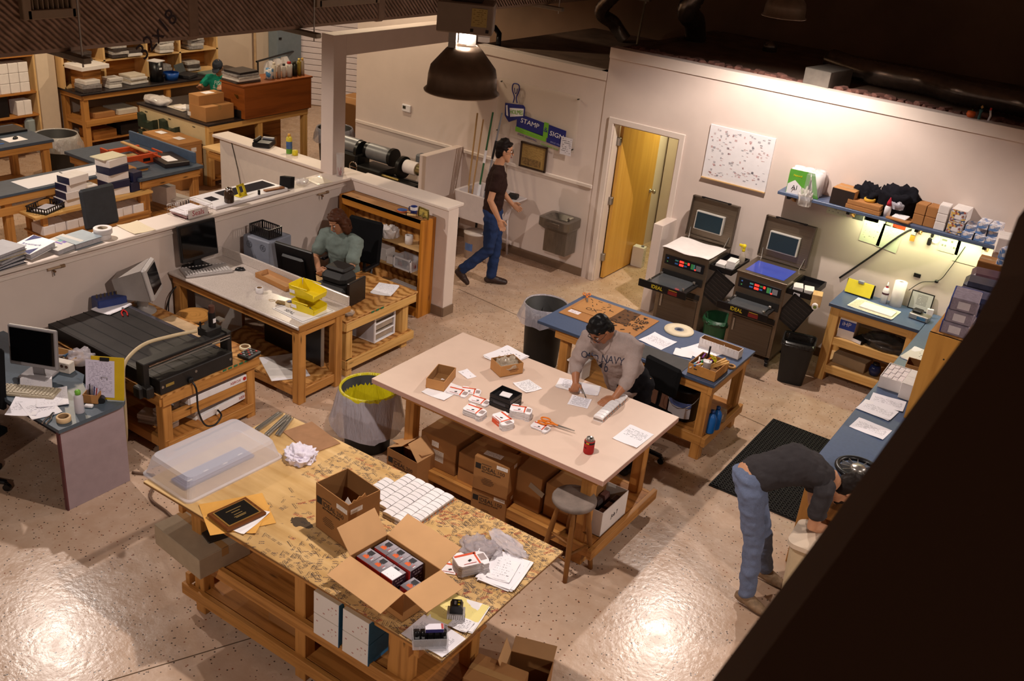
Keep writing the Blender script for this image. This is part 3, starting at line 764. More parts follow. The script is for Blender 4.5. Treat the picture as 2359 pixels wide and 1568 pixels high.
def pbox_top():
 m,nt,b=_new('product_box_top');t=N(nt,'ShaderNodeTexCoord');s=N(nt,'ShaderNodeSeparateXYZ');nt.links.new(t.outputs['UV'],s.inputs[0])
 def ma(op,a,bb):
  n=N(nt,'ShaderNodeMath',operation=op)
  for i,x in enumerate((a,bb)):
   if isinstance(x,(int,float)):n.inputs[i].default_value=x
   else:nt.links.new(x,n.inputs[i])
  return n.outputs[0]
 def rect(u0,u1,v0,v1):return ma('MULTIPLY',ma('MULTIPLY',ma('GREATER_THAN',s.outputs[0],u0),ma('LESS_THAN',s.outputs[0],u1)),ma('MULTIPLY',ma('GREATER_THAN',s.outputs[1],v0),ma('LESS_THAN',s.outputs[1],v1)))
 c=ramp(nt,s.outputs[1],[(.2,lin('#6f6a72')),(.8,lin('#a39da6'))])
 c=mixc(nt,rect(.2,.62,.58,.92),c,lin('#2c2b31'));c=mixc(nt,rect(.3,.55,.48,.6),c,lin('#3a393e'))
 c=mixc(nt,rect(.22,.6,.22,.44),c,lin('#d5602c'));c=mixc(nt,rect(.34,.5,.4,.52),c,lin('#c9552a'))
 c=mixc(nt,rect(.74,.78,.3,.55),c,lin('#c2372c'));c=mixc(nt,rect(.84,.9,.3,.5),c,lin('#d8d4d8'))
 nt.links.new(c,b.inputs['Base Color']);b.inputs['Roughness'].default_value=.35
 return m
PBT=pbox_top();PBR=plain('#c22a22',.4,var=.04);PBD=print_mat('#3a2030','#b8a8b0',8,5,amount=.5,seed=4)
PLAB=print_mat('#efe9ef','#3a2a3a',10,7,amount=.4,top=.5,bottom=.2)
T=Matrix.Translation((BCX,BCY,.9))@Matrix.Rotation(BRZ,4,'Z')
def pbox(x,y,z,label,lab=False):
 p=T@Vector((x,y,.006));h=z+.084
 m=MB().box((0,0,h/2),(.098,.105,h),plain('#8b858d',.4,var=.03),ch=.0015,unit=True,faces={'+z':PBT,'-y':PBR,'+x':PBD})
 root=thing('stamp_box',label,'box',p,BRZ+.02*R.uniform(-1,1),'product boxes inside the wide open carton')
 obj('box',m,root)
 if lab:obj('label',MB().box((.0,-.012,h+.0007),(.094,.078,.001),PLAB,unit=True),root)
for k in range(3):
 pbox(-.15+k*.1,.075,.095,['grey and red product box, far row of the carton, nearest the upright flap','grey and red product box in the middle of the far row of the open carton','grey and red product box at the right end of the far row, dark side showing'][k])
 pbox(-.165+k*.1,-.048,.09,['grey product box, near row of the carton, nearest the upright flap','grey product box in the middle of the near row of the open carton','grey product box in the near row with a white label on top'][k],k==2)
pbox(.155,-.01,.05,'grey and red product box lying deeper, beside the right wall of the open carton');pbox(.14,-.085,.012,'lowest product box in the near right corner of the open carton')
STAMP=None
ORD=['first','second','third','fourth','fifth','sixth','seventh','eighth','ninth','tenth','eleventh','twelfth']
G='pale self-inking stamps in a block on the stained table'
for i in range(6):
 for j in range(10):
  x=-3.5+.0815*(i-.5);y=4.40-.0438*j
  if(i==0 and j<3)or j==9 and i<4 and i!=3:continue
  if i==0 and j>6:continue
  if j==8 and i<2:continue
  if x<-3.2 and y<3.93:continue
  if i==5 and j>8:continue
  lab='pale-capped stamp, %s from the left, %s row from the back of the block'%(ORD[i],ORD[j])
  if STAMP is None:STAMP=stamp_proto(lab,G,(x,y,.9005))
  else:dup(STAMP,(x+R.uniform(-.001,.001),y+R.uniform(-.0008,.0008),.9005),R.uniform(-.02,.02),lab,G)
FC_TOP=print_mat('#eee8ec','#7a4a48',5,4,amount=.34,seed=11);ORG=plain('#d8512a',.5,var=.04);FLAPG=plain('#a08f8d',.5,var=.08)
EDGE=plain('#d8d0d0',.7,var=.15,scale=300)
def flat_pile(label,c,rz,n=10,s=1.0,band=True,th=.003,group='piles of flattened stamp cartons',orange_front=False):
 t=thing('flattened_carton_pile',label,'carton',c,rz,group)
 poly=[(-.07,-.045),(.04,-.045),(.045,-.06),(.075,-.058),(.085,-.03),(.085,.03),(.06,.05),(-.02,.05),(-.03,.07),(-.075,.07),(-.085,.04),(-.085,-.03)]
 for k in range(n):
  a=R.uniform(-.035,.035);M=Matrix.Translation((R.uniform(-.002,.002),R.uniform(-.002,.002),k*th))@Matrix.Rotation(a,4,'Z')
  m=MB().prism([(x*s,y*s)for x,y in poly],0,th*.82,EDGE if k<n-1 else plain('#efe9ec',.6,var=.02),M)
  o=obj('flattened_carton',m,t)
  if k==n-1:
   if band:
    obj('orange_band',MB().box((-.02*s,.042*s,th+.0004),(.12*s,.014*s,.0006),ORG,M=M).box((.03*s,-.0*s,th+.0004),(.01*s,.09*s,.0006),ORG,M=M).box((.06*s,.0,th+.0004),(.035*s,.05*s,.0006),FLAPG,M=M),t)
    obj('printed_stamp',MB().box((-.015*s,.0*s,th+.0006),(.02*s,.013*s,.0006),INK,M=M@Matrix.Rotation(.5,4,'Z')).box((-.02*s,-.03*s,th+.0006),(.07*s,.004*s,.0006),REDINK,M=M),t)
 if orange_front:obj('orange_side',MB().box((-.025*s,-.046*s,n*th*.5),(.086*s,.0012,n*th*.9),ORG),t)
 return t
p=(-2.599,3.942,0.92)
flat_pile('tall pile of flattened white and orange cartons beside the letters on the stained table',(p[0],p[1],.9),1.05,22,1.15,th=.0035)
p=(-2.68,3.867,0.9)
flat_pile('single flattened orange-topped carton between the wide open carton and the tall pile',(p[0],p[1],.9),.5,2,1.0)
p=(-2.657,4.11,0.92)
crumple('plastic_wrap','crumpled clear plastic wrap behind the tall pile of flattened cartons','plastic wrap',(p[0],p[1],.9),.09,.05,plain('#c4bcc4',.08,var=0,alpha=.45),8.1,.9,4)
p=(-2.551,4.272,0.91)
crumple('plastic_scrap','thin crinkled scrap of clear film near the far right corner of the stained table','plastic wrap',(p[0],p[1],.9),.10,.025,plain('#e0dae2',.08,var=0,alpha=.4),2.7,.9,4,(1.2,.5,1),-.3)
r=(-2.428,4.06,0.9,0.224,0.301,0.175)
sheet('thick stack of white letters at the right end of the stained table',r,PR3,8)
r=(-2.439,4.052,0.912,0.148,0.206,0.255)
sheet('barcode slip lying on the thick stack of white letters',(r[0],r[1],.9115,r[3],r[4],r[5]),print_mat('#edeaf0','#26242e',9,18,amount=.42,seed=21),2,name='paper_slip')
YELP=print_mat('#ead98c','#6a5a38',22,12,amount=.3,seed=6)
r=(-2.42,3.594,0.9,0.274,0.244,0.212)
sheet('pale yellow order form near the front right corner of the stained table',(r[0],r[1],.9005,r[3],r[4],r[5]),YELP,3)
r=(-2.412,3.362,0.9,0.281,0.199,-0.046)
sheet('white sheet under the black cartridges at the front right corner',(r[0],r[1],.9005,r[3],r[4],r[5]),PR2,2)
r=(-2.356,3.529,0.904,0.111,0.101,0.122)
sheet('address slip lying on the pale yellow order form',(r[0],r[1],.906,r[3],r[4],r[5]),print_mat('#ece8ee','#2a2832',9,10,amount=.5,seed=22),2,name='paper_slip')
p=(-2.418,3.56,0.905)
t=thing('numbering_stamp','black stamp with yellow squares standing on a clear ribbed box','stamp',(p[0],p[1],.908),.6)
obj('clear_box',MB().box((0,0,.018),(.10,.075,.036),plain('#b9b2b0',.15,var=.1,alpha=.75),ch=.003),t)
for k in range(8):obj('rib',MB().box((-.043+k*.0122,-.0385,.017),(.004,.002,.03),WHITEP),t)
obj('body',MB().prism([(-.036,0),(.036,0),(.036,.035),(.026,.055),(-.026,.055),(-.036,.035)],-.03,.03,BLACKP,frame((0,0,.036),(1,0,0),(0,0,1))),t)
obj('yellow_window',MB().box((.012,-.012,.0915),(.012,.012,.002),YEL).box((.012,.012,.0915),(.012,.012,.002),YEL).box((-.008,.0,.0915),(.012,.03,.002),GREYP),t)
p=(-2.401,3.307,0.905)
t=thing('cartridge_tray','clear tray packed with black stamps at the front corner of the stained table','tray',(p[0],p[1],.9035),.75)
obj('tray',MB().box((0,0,.002),(.19,.11,.004),CLEAR).box((0,-.055,.035),(.19,.003,.07),CLEAR).box((0,.055,.035),(.19,.003,.07),CLEAR).box((-.094,0,.035),(.003,.11,.07),CLEAR).box((.094,0,.035),(.003,.11,.07),CLEAR),t)
for k in range(5):solo('black_stamp',MB().box((0,0,.028),(.031,.085,.056),BLACKP,ch=.004).lathe([(.017,.056),(.015,.075),(.001,.08)],BLACKP,n=12),['black stamp at the near end of the clear tray','second black stamp in the clear tray, beside the near one','black stamp in the middle of the clear tray','fourth black stamp in the clear tray, under the blue slip','black stamp at the far end of the clear tray'][k],'stamp',Matrix.Translation((p[0],p[1],.908))@Matrix.Rotation(.75,4,'Z')@Vector((-.072+k*.036,0,0)),.75,'black stamps in the clear tray')
q=Matrix.Translation((p[0],p[1],.989))@Matrix.Rotation(.75,4,'Z')@Vector((.02,0,0))
solo('stamp_carton',MB().box((0,0,.012),(.10,.045,.024),plain('#e7e2ee',.5,var=.02),ch=.001,faces={'-y':plain('#2c2a78',.5,var=.05)}).box((.042,0,.0245),(.012,.04,.001),RED),'small white and blue carton lying on the black stamps','box',q,.75)
L,W,H=.50,.38,.155
MC=carton('flat white mailing carton under the left end of the stained table',(-4.32,3.36,.50+H+.002,L,W,-.10),H,plain('#a9977f',.8,var=.04),base=.503)
solo('dark_plate',MB().box((0,0,.006),(.26,.2,.012),plain('#2c2824',.4,var=.1),ch=.004),'dark flat plate lying on the white mailing carton under the table','plate',(-4.26,3.42,.664),-.3)
SHB=print_mat('#e5dfda','#a44a42',6,4,amount=.4,seed=31);SHT=print_mat('#c9b699','#5b4a3a',6,7,amount=.3,seed=32)
for k,(x,y,z)in enumerate([(-3.13,3.42,.19),(-3.13,3.42,.345),(-2.90,3.42,.19),(-2.90,3.42,.34)]):
 z0=.503 if k%2==0 else.503+.16
 t=thing('shipping_box',['lower white shipping box of the left pair on the shelf of the stained table','upper white shipping box of the left pair on the shelf of the stained table','lower white shipping box beside the table post','upper white shipping box beside the table post'][k],'box',(x,y,z0),.0,'white and blue boxes on the shelf of the stained table')
 obj('box',MB().box((0,0,.078),(.20,.30,.156),plain('#ddd6d0',.7,var=.03),ch=.002,unit=True,faces={'-y':SHB,'+z':SHT}),t)
 obj('blue_end',MB().box((.101,0,.078),(.003,.3,.156),plain('#2f6f9f',.6,var=.1)),t)
for k,(x,y,hh,lab)in enumerate([(-3.6,3.55,.26,'plain brown carton on the floor shelf under the stained table, behind the post'),(-3.1,3.62,.22,'brown carton at the back of the floor shelf under the stained table')]):
 carton(lab,(x,y,.19+hh,.34,.28,.05*k),hh,CARD2)
L,W,H=.34,.26,.28
carton('brown carton standing on the floor under the right end of the stained table',(-2.30,3.87,.30,.34,.24,.2),.30,CARD2)
open_carton('small opened carton with raised flap at the right end of the stained table',(-2.21,4.10,0),.28,.22,.24,.35,CARD2,CARDIN,flaps=(None,20,70,None))
# ==== the white packing table
WHT=plain('#d9bfae',.38,var=.02,scale=6);WHE=plain('#bb9384',.5,var=.03)
TB=bench('large pale laminate packing table covered with cartons and papers',-4.62,-2.465,5.312,6.525,.90,WHT,.045,legs=[(-4.33,5.50),(-4.33,6.36),(-2.66,5.50),(-2.66,6.36),(-3.5,6.36)],rails=[((-4.42,5.45,.16),(-2.53,5.45,.16)),((-4.42,6.41,.16),(-2.53,6.41,.16)),((-2.53,5.40,.17),(-2.53,6.47,.17)),((-4.43,5.43,.17),(-4.43,6.45,.17)),((-4.4,5.45,.80),(-2.56,5.45,.80)),((-4.4,6.41,.80),(-2.56,6.41,.80))],shelves=[(-4.41,-2.55,5.47,6.39,.205,FIR)],name='packing_table',edgemat=WHE)
def tray_box(label,a,b,c,z,H,mat=CARD,flaps=(None,)*4,fl=None,dz=.901,inner=CARDIN,name='open_cardboard_tray'):
 return None
r=(-4.176,5.645,0.985,0.154,0.278,0.317)
OC1=open_carton('small open brown carton tray at the left of the packing table',(r[0],r[1],.9035),r[3]*1.0,r[4],.085,r[5],CARD,CARDIN,cat='box')
r=(-4.138,5.56,0.9,0.221,0.196,0.044)
sheet('white sheet of paper under the small open brown carton tray',(r[0]+.05,r[1],.9005,.216,.279,r[5]),PAPER,2)
r=(-4.108,5.91,0.9,0.125,0.092,-0.346)
sheet('small note card beside the small open brown carton tray',(r[0],r[1],.9005,r[3]+.02,r[4],r[5]),print_mat('#eeeaf0','#8a8694',4,4,amount=.4,seed=41),1,name='note_card')
r=(-4.082,6.366,0.9,0.186,0.279,-0.093)
sheet('fanned stack of order papers behind the brown carton of clear wrap',(r[0]+.03,r[1]+.03,.9005,.25,.30,r[5]),print_mat('#efebf1','#2a2830',10,8,amount=.4,seed=42,top=.9,bottom=.55),9)
r=(-3.907,6.187,0.98,0.263,0.201,1.123)
OC2=open_carton('open brown carton holding crumpled clear wrap on the packing table',(r[0],r[1],.9012),.215,.17,.10,r[5],CARD,CARDIN)
obj('printed_line',MB().box((.02,-.0858,.05),(.09,.001,.006),plain('#7a5030',.8,var=0)).box((.02,-.0858,.036),(.07,.001,.006),plain('#7a5030',.8,var=0)),OC2)
crumple('plastic_wrap','crinkled clear wrap with a yellow tie inside the open brown carton','plastic wrap',(r[0],r[1],.907),.075,.09,plain('#c9b9a4',.08,var=0,alpha=.5),5.5,.9,4)
r=(-3.628,6.089,0.9,0.184,0.164,-0.343)
sheet('printed sheet lying alone behind the black tray stack',(r[0],r[1],.9005,r[3],r[4],r[5]),PR4,1)
r=(-3.317,6.37,0.9,0.348,0.153,0.319)
sheet('wide order form under the right hand of the man in grey',(r[0],r[1],.9005,r[3],r[4]+.02,r[5]),print_mat('#eeeaf2','#3b3950',14,16,amount=.55,seed=43,m1=.5),2)
r=(-3.177,6.169,0.9,0.164,0.16,0.306)
sheet('half sheet of printed lines under the left hand of the man in grey',(r[0],r[1],.9005,r[3],r[4],r[5]),print_mat('#eeeaf2','#35334a',9,10,amount=.6,seed=44),1)
r=(-2.598,6.001,0.9,0.207,0.272,-0.025)
sheet('printed order sheet alone near the right end of the packing table',(r[0],r[1],.9005,r[3],r[4],r[5]),print_mat('#efecf2','#2e2c38',16,12,amount=.5,seed=45,top=.85,bottom=.4),2)
r=(-2.631,5.985,0.9,0.149,0.205,0.239)
r=(-3.586,5.709,1.01,0.19,0.173,0.018)
t=thing('letter_tray_stack','stack of three black plastic trays on the packing table','tray',(r[0],r[1],.9005),r[5])
L,W=r[3],r[4]
for k in range(3):
 z=k*.037
 m=MB().box((0,0,z+.003),(L-.01,W-.01,.005),BLACKP)
 for s in(-1,1):
  m.box((s*(L/2-.003),0,z+.018),(.006,W,.034),BLACKP,ch=.002);m.box((0,s*(W/2-.003),z+.018),(L,.006,.034),BLACKP,ch=.002)
 m.box((0,0,z+.034),(L+.006,.006,.004),BLACKP)if False else None
 obj('tray',m,t)
obj('label',MB().box((0,-W/2-.001,.05),(L*.6,.001,.022),plain('#3b3a40',.4,var=.02)),t)
solo('white_card',MB().box((0,0,.004),(.085,.07,.008),WHITEP,ch=.001),'white card lying in the top black tray','card',(r[0]+.0,r[1]-.0,.99),r[5]+.2)
for(px,n,s,a,lab,of)in[((-3.971,5.606,0.9),3,1.2,.3,'low spread of flattened white and orange cartons left of the black trays',False),((-3.908,5.695,0.9),2,1.1,.5,'flattened orange-edged cartons touching the left side of the black trays',False),((-3.758,5.607,0.905),4,1.15,.2,'short pile of flattened cartons in front of the black trays',False),((-3.662,5.41,0.91),13,1.2,.1,'grey-edged tall pile of flattened cartons left of the orange-sided pile',False),((-3.396,5.645,0.91),16,1.15,.45,'neat tall pile of flattened cartons right of the black trays',False),((-3.429,5.454,0.91),13,1.25,-.35,'pile of flattened cartons with a bright orange side facing out',True),((-3.184,5.605,0.9),4,1.0,.1,'small pile of flattened cartons under the orange scissors',False)]:
 flat_pile(lab,(px[0],px[1],.9005),a,n,s*.86,th=.0042,orange_front=of)
p=(-3.2,5.73,0.915);q=(-3.033,5.756,0.9)
scissors('orange-handled scissors on the packing table',(p[0]+.10,p[1]-.035,.921),math.atan2(q[1]-p[1],q[0]-p[0]),1.15)
a=Vector((-2.917,6.025,0.9));b=Vector((-2.948,6.436,0.9))
for k in range(10):
 c=a.lerp(b,k/9)
 if k>=7:c+=Vector((.004,.01,0))
 dup(STAMP,(c.x,c.y,.9005),.12,'pale-capped stamp, %s from the near end of the row beside the man in grey'%ORD[k],'row of stamps on the packing table')
p=(-2.74,5.566,0.9)
t=thing('drink_can','drink can in a red foam sleeve on the packing table','can',(p[0],p[1],.9005))
obj('sleeve',MB().lathe([(.001,0),(.034,0),(.039,.008),(.039,.103),(.035,.108),(.034,.1)],plain('#a3201c',.85,var=.05),n=28),t)
obj('can',MB().lathe([(.001,.004),(.033,.004),(.033,.112),(.027,.123),(.0275,.126),(.025,.126),(.024,.121),(.001,.120)],SILVER,n=28),t)
obj('tab',MB().box((.006,0,.1235),(.022,.013,.0015),CHROME,ch=.0005),t)
obj('printed_badge',MB().lathe([(.0394,.085),(.0394,.101)],plain('#1d1416',.7,var=.05),n=28),t)
text('lettering','THE',.012,INK,t,frame((-.012,-.0395,.055),(1,-.1,0),(0,0,1)))
obj('yellow_patch',MB().add([(.0398*math.cos(a),.0398*math.sin(a),z)for z in(.088,.1)for a in(-1.75,-1.55,-1.35,-1.15)],[[i,i+1,i+5,i+4]for i in range(3)],plain('#c79a22',.7,var=0)),t)
L,W,H=.32,.24,.34
r=(-4.245,5.403,0.34,0.319,0.211,-3.065)
UC=open_carton('brown carton with half closed flaps at the left end of the packing table',(r[0],r[1],0),.33,.22,.34,-.05,CARD2,CARDIN,flaps=(-40,-62,-75,None),fl=.17)
printed(UC,'-y',.33,.22,.34,'200',-.02,.24,1.0)
r=(-3.455,5.481,0.6,0.306,0.157,-3.011)
for k,lab in enumerate(['lower brown carton of the pair standing in front of the packing table','upper brown carton of the pair before the packing table, white label on top']):
 L,W,H=r[3],max(r[4],.2),.298
 c=carton(lab,(r[0]+(-.01 if k==0 else 0),r[1]+(.012 if k==0 else 0),.30*(k+1),L,W,r[5]+PI+(.03 if k==0 else 0)),H-.004,CARD2,base=.301*k)
 printed(c,'-y',L,W,H,'100',-.015,.215,.95)
 sticker(c,'-y',.09,.262,.095,.03,L,W,H);sticker(c,'+x',.0,.262,.05,.03,L,W,H)
 if k:sticker(c,'+z',-.03,-.02,.15,.06,L,W,H)
r=(-4.008,5.63,0.5,0.305,0.378,0.324)
c=carton('wide brown carton with shipping labels on the shelf of the packing table',(-4.05,5.72,.50,.36,.44,0),.29,CARD2,base=.206)
sticker(c,'-y',-.02,.12,.16,.10,.36,.44,.29,print_mat('#d5cdc4','#2d2a2c',7,26,amount=.5,seed=51));sticker(c,'-y',-.03,.22,.07,.05,.36,.44,.29)
c=carton('brown carton with a hanging lower flap behind the stacked pair',(-3.66,5.72,.46,.36,.44,0),.25,CARD2,base=.206)
obj('flap',MB().box((-.06,-.225,.03),(.22,.004,.16),CARD,ch=.001).box((.07,-.227,.02),(.004,.004,.1),CARDL),c)
c=carton('brown carton with a slanted tape label in the middle of the packing table shelf',(-3.24,5.76,.53,.34,.46,0),.32,CARD2,base=.206)
obj('label',MB().box((.05,-.232,.24),(.14,.001,.05),print_mat('#9a8a78','#4a4038',4,8,amount=.5,seed=52),M=Matrix.Rotation(.35,4,'Y')),c)
carton('plain brown carton on the packing table shelf right of the slanted label',(-2.9,5.78,.50,.30,.44,0),.29,CARD2,base=.206)
t=open_carton('white open carton of dark stamps under the right end of the packing table',(-2.665,5.80,.206),.21,.40,.22,0,WHITEC,plain('#cfc8c0',.8,var=.03))
text('lettering','Job 7',.05,INK,t,face_frame('+x',0,.11,.21,.40,.22),'CENTER')
for k in range(6):
 solo('stamp',MB().prism([(-.03,0),(.03,0),(.03,.14),(.02,.165),(-.02,.165),(-.03,.14)],-.04,.04,plain(['#5a3a34','#6e4a44','#4a3a38'][k%3],.5,var=.1),frame((0,0,0),(1,0,0),(0,0,1))).box((0,-.041,.1),(.03,.002,.04),INK),'dark stamp in the white carton, %s from the near end, %s row'%(ORD[k//2],['left','right'][k%2]),'stamp',(-2.715+.1*(k%2),5.68+.115*(k//2),.213),0,'dark stamps in the white open carton')
GREYSEAT=plain('#7d7068',.85,var=.2,scale=9)
stool('round wooden stool with a worn grey seat at the corner of the packing table',(-2.70,5.375,0),.63,.165,GREYSEAT,wood('#8f5f2e','#5e3a18',.5,knots=False),.07,4,.55,.05)
round_bin('waste_bin','black bin with a bright yellow rim and grey liner bag beside the packing table',(-4.93,5.64,0),.235,.56,BLACKM,bag_mat('#b9b3bd',.75),.36,3.0,.06,outer=True)
OB=obj('yellow_liner',MB().lathe([(.001,.10),(.16,.12),(.20,.3),(.222,.5),(.236,.574),(.248,.580),(.256,.565),(.256,.535)],bag_mat('#d6c81e',.93),n=48),bpy.data.objects['waste_bin'],'bright yellow inner liner')
# ==== the blue bench behind
BE=plain('#3c4a63',.4,var=.05)
bench('blue laminate bench with a cut-up carton and papers on it',-4.393,-2.54,7.42,8.36,.80,BLUELAM,.03,legs=[(-4.12,7.55),(-4.12,8.22),(-2.62,7.50),(-2.62,8.26)],rails=[((-4.2,7.47,.72),(-2.56,7.47,.72)),((-2.58,7.44,.72),(-2.58,8.32,.72)),((-4.2,8.29,.72),(-2.56,8.29,.72)),((-4.2,7.47,.20),(-2.57,7.47,.20)),((-2.55,7.44,.20),(-2.55,8.32,.20)),((-4.16,7.5,.2),(-4.16,8.3,.2))],shelves=[(-4.15,-2.6,7.5,8.28,.25,FIR)],edgemat=BE)
STENC=plain('#3b2a1e',.85,var=.1)
r=(-4.107,8.006,0.8,0.713,0.632,0.137)
t=thing('flattened_carton','large flattened brown carton with black stencil marks on the blue bench','cardboard',(-3.93,8.0,.8008),0)
obj('board',MB().box((0,0,.004),(.82,.56,.007),KRAFT,ch=.001).box((-.17,.08,.0105),(.40,.38,.006),CARD,ch=.001).box((.1,.1,.010),(.22,.34,.004),plain('#5d3d22',.85,var=.1)),t)
m=MB()
for k in range(46):
 x,y=R.uniform(-.1,.38),R.uniform(-.2,.25)
 m.box((x,y,.0125),(R.uniform(.012,.05),R.uniform(.008,.02),.0012),STENC,rz=R.uniform(-1.2,1.2))
for k in range(14):
 x,y=R.uniform(-.34,0),R.uniform(-.06,.24)
 m.box((x,y,.0142),(R.uniform(.02,.05),.008,.001),STENC,rz=R.uniform(-1.5,1.5))
obj('stencil_mark',m,t)['kind']='stuff'
for k,(x,y,s)in enumerate([(-.2,.0,'OX'),(.3,-.02,'BOX'),(.28,.12,'2008'),(.02,-.06,'OXO')]):
 text('lettering',s,.085,STENC,t,frame((x,y,.0142),(1,.15,0),(0,1,0)))
obj('label',MB().box((-.30,-.16,.0082),(.12,.07,.001),print_mat('#e5dbe0','#7a2038',4,5,amount=.5,seed=61),unit=True),t)
p=(-4.31,8.211,0.81)
scissors('orange-handled scissors at the far edge of the flattened carton',(p[0],p[1],.818),-1.0,.9)
r=(-3.443,7.9,0.8,0.29,0.162,-0.809)
sheet('printed sheet beside the right elbow of the man in grey',(-3.32,7.86,.8008,.26,.26,-.15),PR2,1)
p=(-3.277,8.226,0.8)
t=thing('tape_disc','large flat cream roll of tape on the blue bench','tape',(p[0],p[1],.8006))
obj('tape',MB().lathe([(.045,0),(.142,0),(.145,.004),(.142,.016),(.045,.016),(.045,0)],plain('#dfd0b4',.6,var=.04),n=40),t)
obj('core',MB().lathe([(.028,.001),(.0455,.001),(.0455,.0165),(.028,.0165),(.028,.001)],plain('#6b6f7e',.7,var=.04),n=32),t)
r=(-2.911,7.955,0.8,0.191,0.31,-0.368)
sheet('long printed sheet left of the white card file on the blue bench',(r[0],r[1]+.02,.8008,.26,.32,r[5]),PR3,2)
r=(-3.026,7.792,0.8,0.145,0.146,0.286)
sheet('blank white slip overlapping the long printed sheet',(r[0],r[1],.803,r[3]+.02,r[4],r[5]),PAPER,2,name='paper_slip')
solo('desk_mat',MB().box((0,0,.0015),(.52,.26,.003),plain('#3c3a3a',.6,var=.08),ch=.0005),'dark grey mat at the front edge of the blue bench','mat',(-3.13,7.57,.8003),0)
r=(-2.684,8.081,0.84,0.326,0.324,0.196)
t=open_carton('long white card file box with torn paper tabs on the blue bench',(-2.79,8.10,.8006),.40,.10,.085,-.02,plain('#ddd3cf',.7,var=.05),CARDIN,cut=1)
for k in range(13):obj('card',MB().prism([(-.014,0),(.014,0),(.012,.05+R.uniform(0,.03)),(-.004,.06+R.uniform(0,.03)),(-.012,.05)],-.001,.001,plain('#e6dedb',.7,var=.05),frame((-.18+k*.029,-.05+R.uniform(0,.006),.02),(1,0,0),(0,-.12,1))),t)
r=(-2.707,7.777,0.8,0.227,0.379,-0.026)
TRX,TRY,TRZ=-2.70,7.62,.8006
t=open_carton('shallow brown box packed with pens and tools at the front corner of the blue bench',(TRX,TRY,TRZ),.26,.30,.10,.0,plain('#b9803f',.6,var=.1),CARDIN,name='tool_box')
obj('printed_line',MB().box((-.06,-.151,.06),(.03,.001,.01),INK),t)
PENC=['#b3251e','#d86a1e','#2a5fae','#7a3c9a','#e3e0e0','#2f8a4a','#d03a6a','#1b1b20','#5aa0c8','#d8b21e']
for k in range(14):
 a=Vector((TRX-.115+R.uniform(0,.09),TRY+R.uniform(-.12,.12),TRZ+.055+.003*k));d=Vector((R.uniform(-.3,.3),R.uniform(-1,1),R.uniform(-.05,.1))).normalized()*.055
 col=plain(PENC[k%10],.35,var=.03)
 tt=thing('marker_pen',['red marker lying lowest in the brown tool box','orange marker near the cup in the brown tool box','blue marker in the brown tool box','purple marker in the brown tool box','white marker in the brown tool box','green marker in the brown tool box','pink marker in the brown tool box','black marker in the brown tool box','pale blue marker in the brown tool box','yellow marker in the brown tool box','second red marker, on top in the brown tool box','second orange marker, on top in the brown tool box','second blue marker, on top in the brown tool box','second purple marker, on top in the brown tool box'][k],'pen',a,0,'markers in the brown tool box')
 obj('barrel',MB().cyl(-d,d*.5,.007,col if k%2 else plain('#e2dedc',.4,var=.02),8),tt);obj('cap',MB().cyl(d*.5,d,.0078,col,8),tt)
bottle('paper_cup','white paper cup standing in the brown tool box',(TRX+.005,TRY-.06,TRZ+.006),[(.03,0),(.037,.12),(.040,.122),(.038,.125)],WHITEP,cat='cup',band=(.0358,.04,.06,BLACKP),n=20)
t=thing('marker_pen','tall black marker standing upright in the brown tool box','pen',(TRX-.06,TRY+.10,TRZ+.006),0,'markers in the brown tool box');obj('barrel',MB().cyl((0,0,0),(.004,.005,.16),.009,BLACKP,10),t);obj('cap',MB().cyl((.004,.005,.16),(.005,.006,.19),.0095,DARKG,10),t)
scissors('yellow-handled scissors standing in the brown tool box',(TRX+.055,TRY-.0,TRZ+.1),1.2,.8,plain('#d8cf2a',.4,var=.03)).rotation_euler=(0,1.0,1.2)
for k in range(3):solo('wood_strip',MB().box((0,0,0),(.19,.016,.014),PINE2,M=Matrix.Rotation(-.2,4,'Y'),ch=.002),['thin wooden strip nearest the cup in the brown tool box','middle thin wooden strip in the brown tool box','thin wooden strip at the right wall of the brown tool box'][k],'stick',(TRX+.085-.01*k,TRY+.03,TRZ+.085+.012*k),.9+.15*k,'wooden strips in the brown tool box')
bottle('plastic_cup','clear plastic lid cup behind the brown tool box',(TRX+.06,TRY+.235,.8006),[(.035,0),(.04,.03),(.041,.032)],plain('#d6d2d4',.2,var=0,alpha=.7),cat='cup')
tape_roll('kraft paper tape roll at the right edge of the blue bench',(-2.575,7.86,.8006),.042,.026,.02,plain('#b98a4e',.6,var=.04))
t=thing('plastic_crate','white plastic crate under the left end of the blue bench','crate',(-3.98,7.62,.252));m=MB().box((0,0,.1),(.16,.2,.2),WHITEC,ch=.02);obj('body',m,t);obj('rim',MB().box((0,0,.205),(.18,.22,.02),WHITEC,ch=.006),t)
carton('brown carton with printed marks under the blue bench behind the black chair',(-3.18,7.76,.52,.30,.36,.1),.265,plain('#8c6450',.85,var=.06),base=.252)
t=thing('bucket','black ink bucket with a blue and white label under the blue bench','bucket',(-2.88,7.68,.252))
obj('body',MB().lathe([(.001,0),(.125,0),(.13,.01),(.145,.30),(.15,.302),(.15,.315),(.001,.318)],BLACKP,n=32),t)
obj('label',MB().add([(.1515*.93*math.cos(a),.1515*.93*math.sin(a),z)for z in(.04,.2)for a in[-2.75+.17*i for i in range(13)]],[[i,i+1,i+14,i+13]for i in range(12)],plain('#d8d6de',.4,var=.02),None,True).add([(.1525*.93*math.cos(a),.1525*.93*math.sin(a),z)for z in(.15,.2)for a in[-2.75+.17*i for i in range(13)]],[[i,i+1,i+14,i+13]for i in range(12)],plain('#5b6fb0',.4,var=.05),None,True),t)
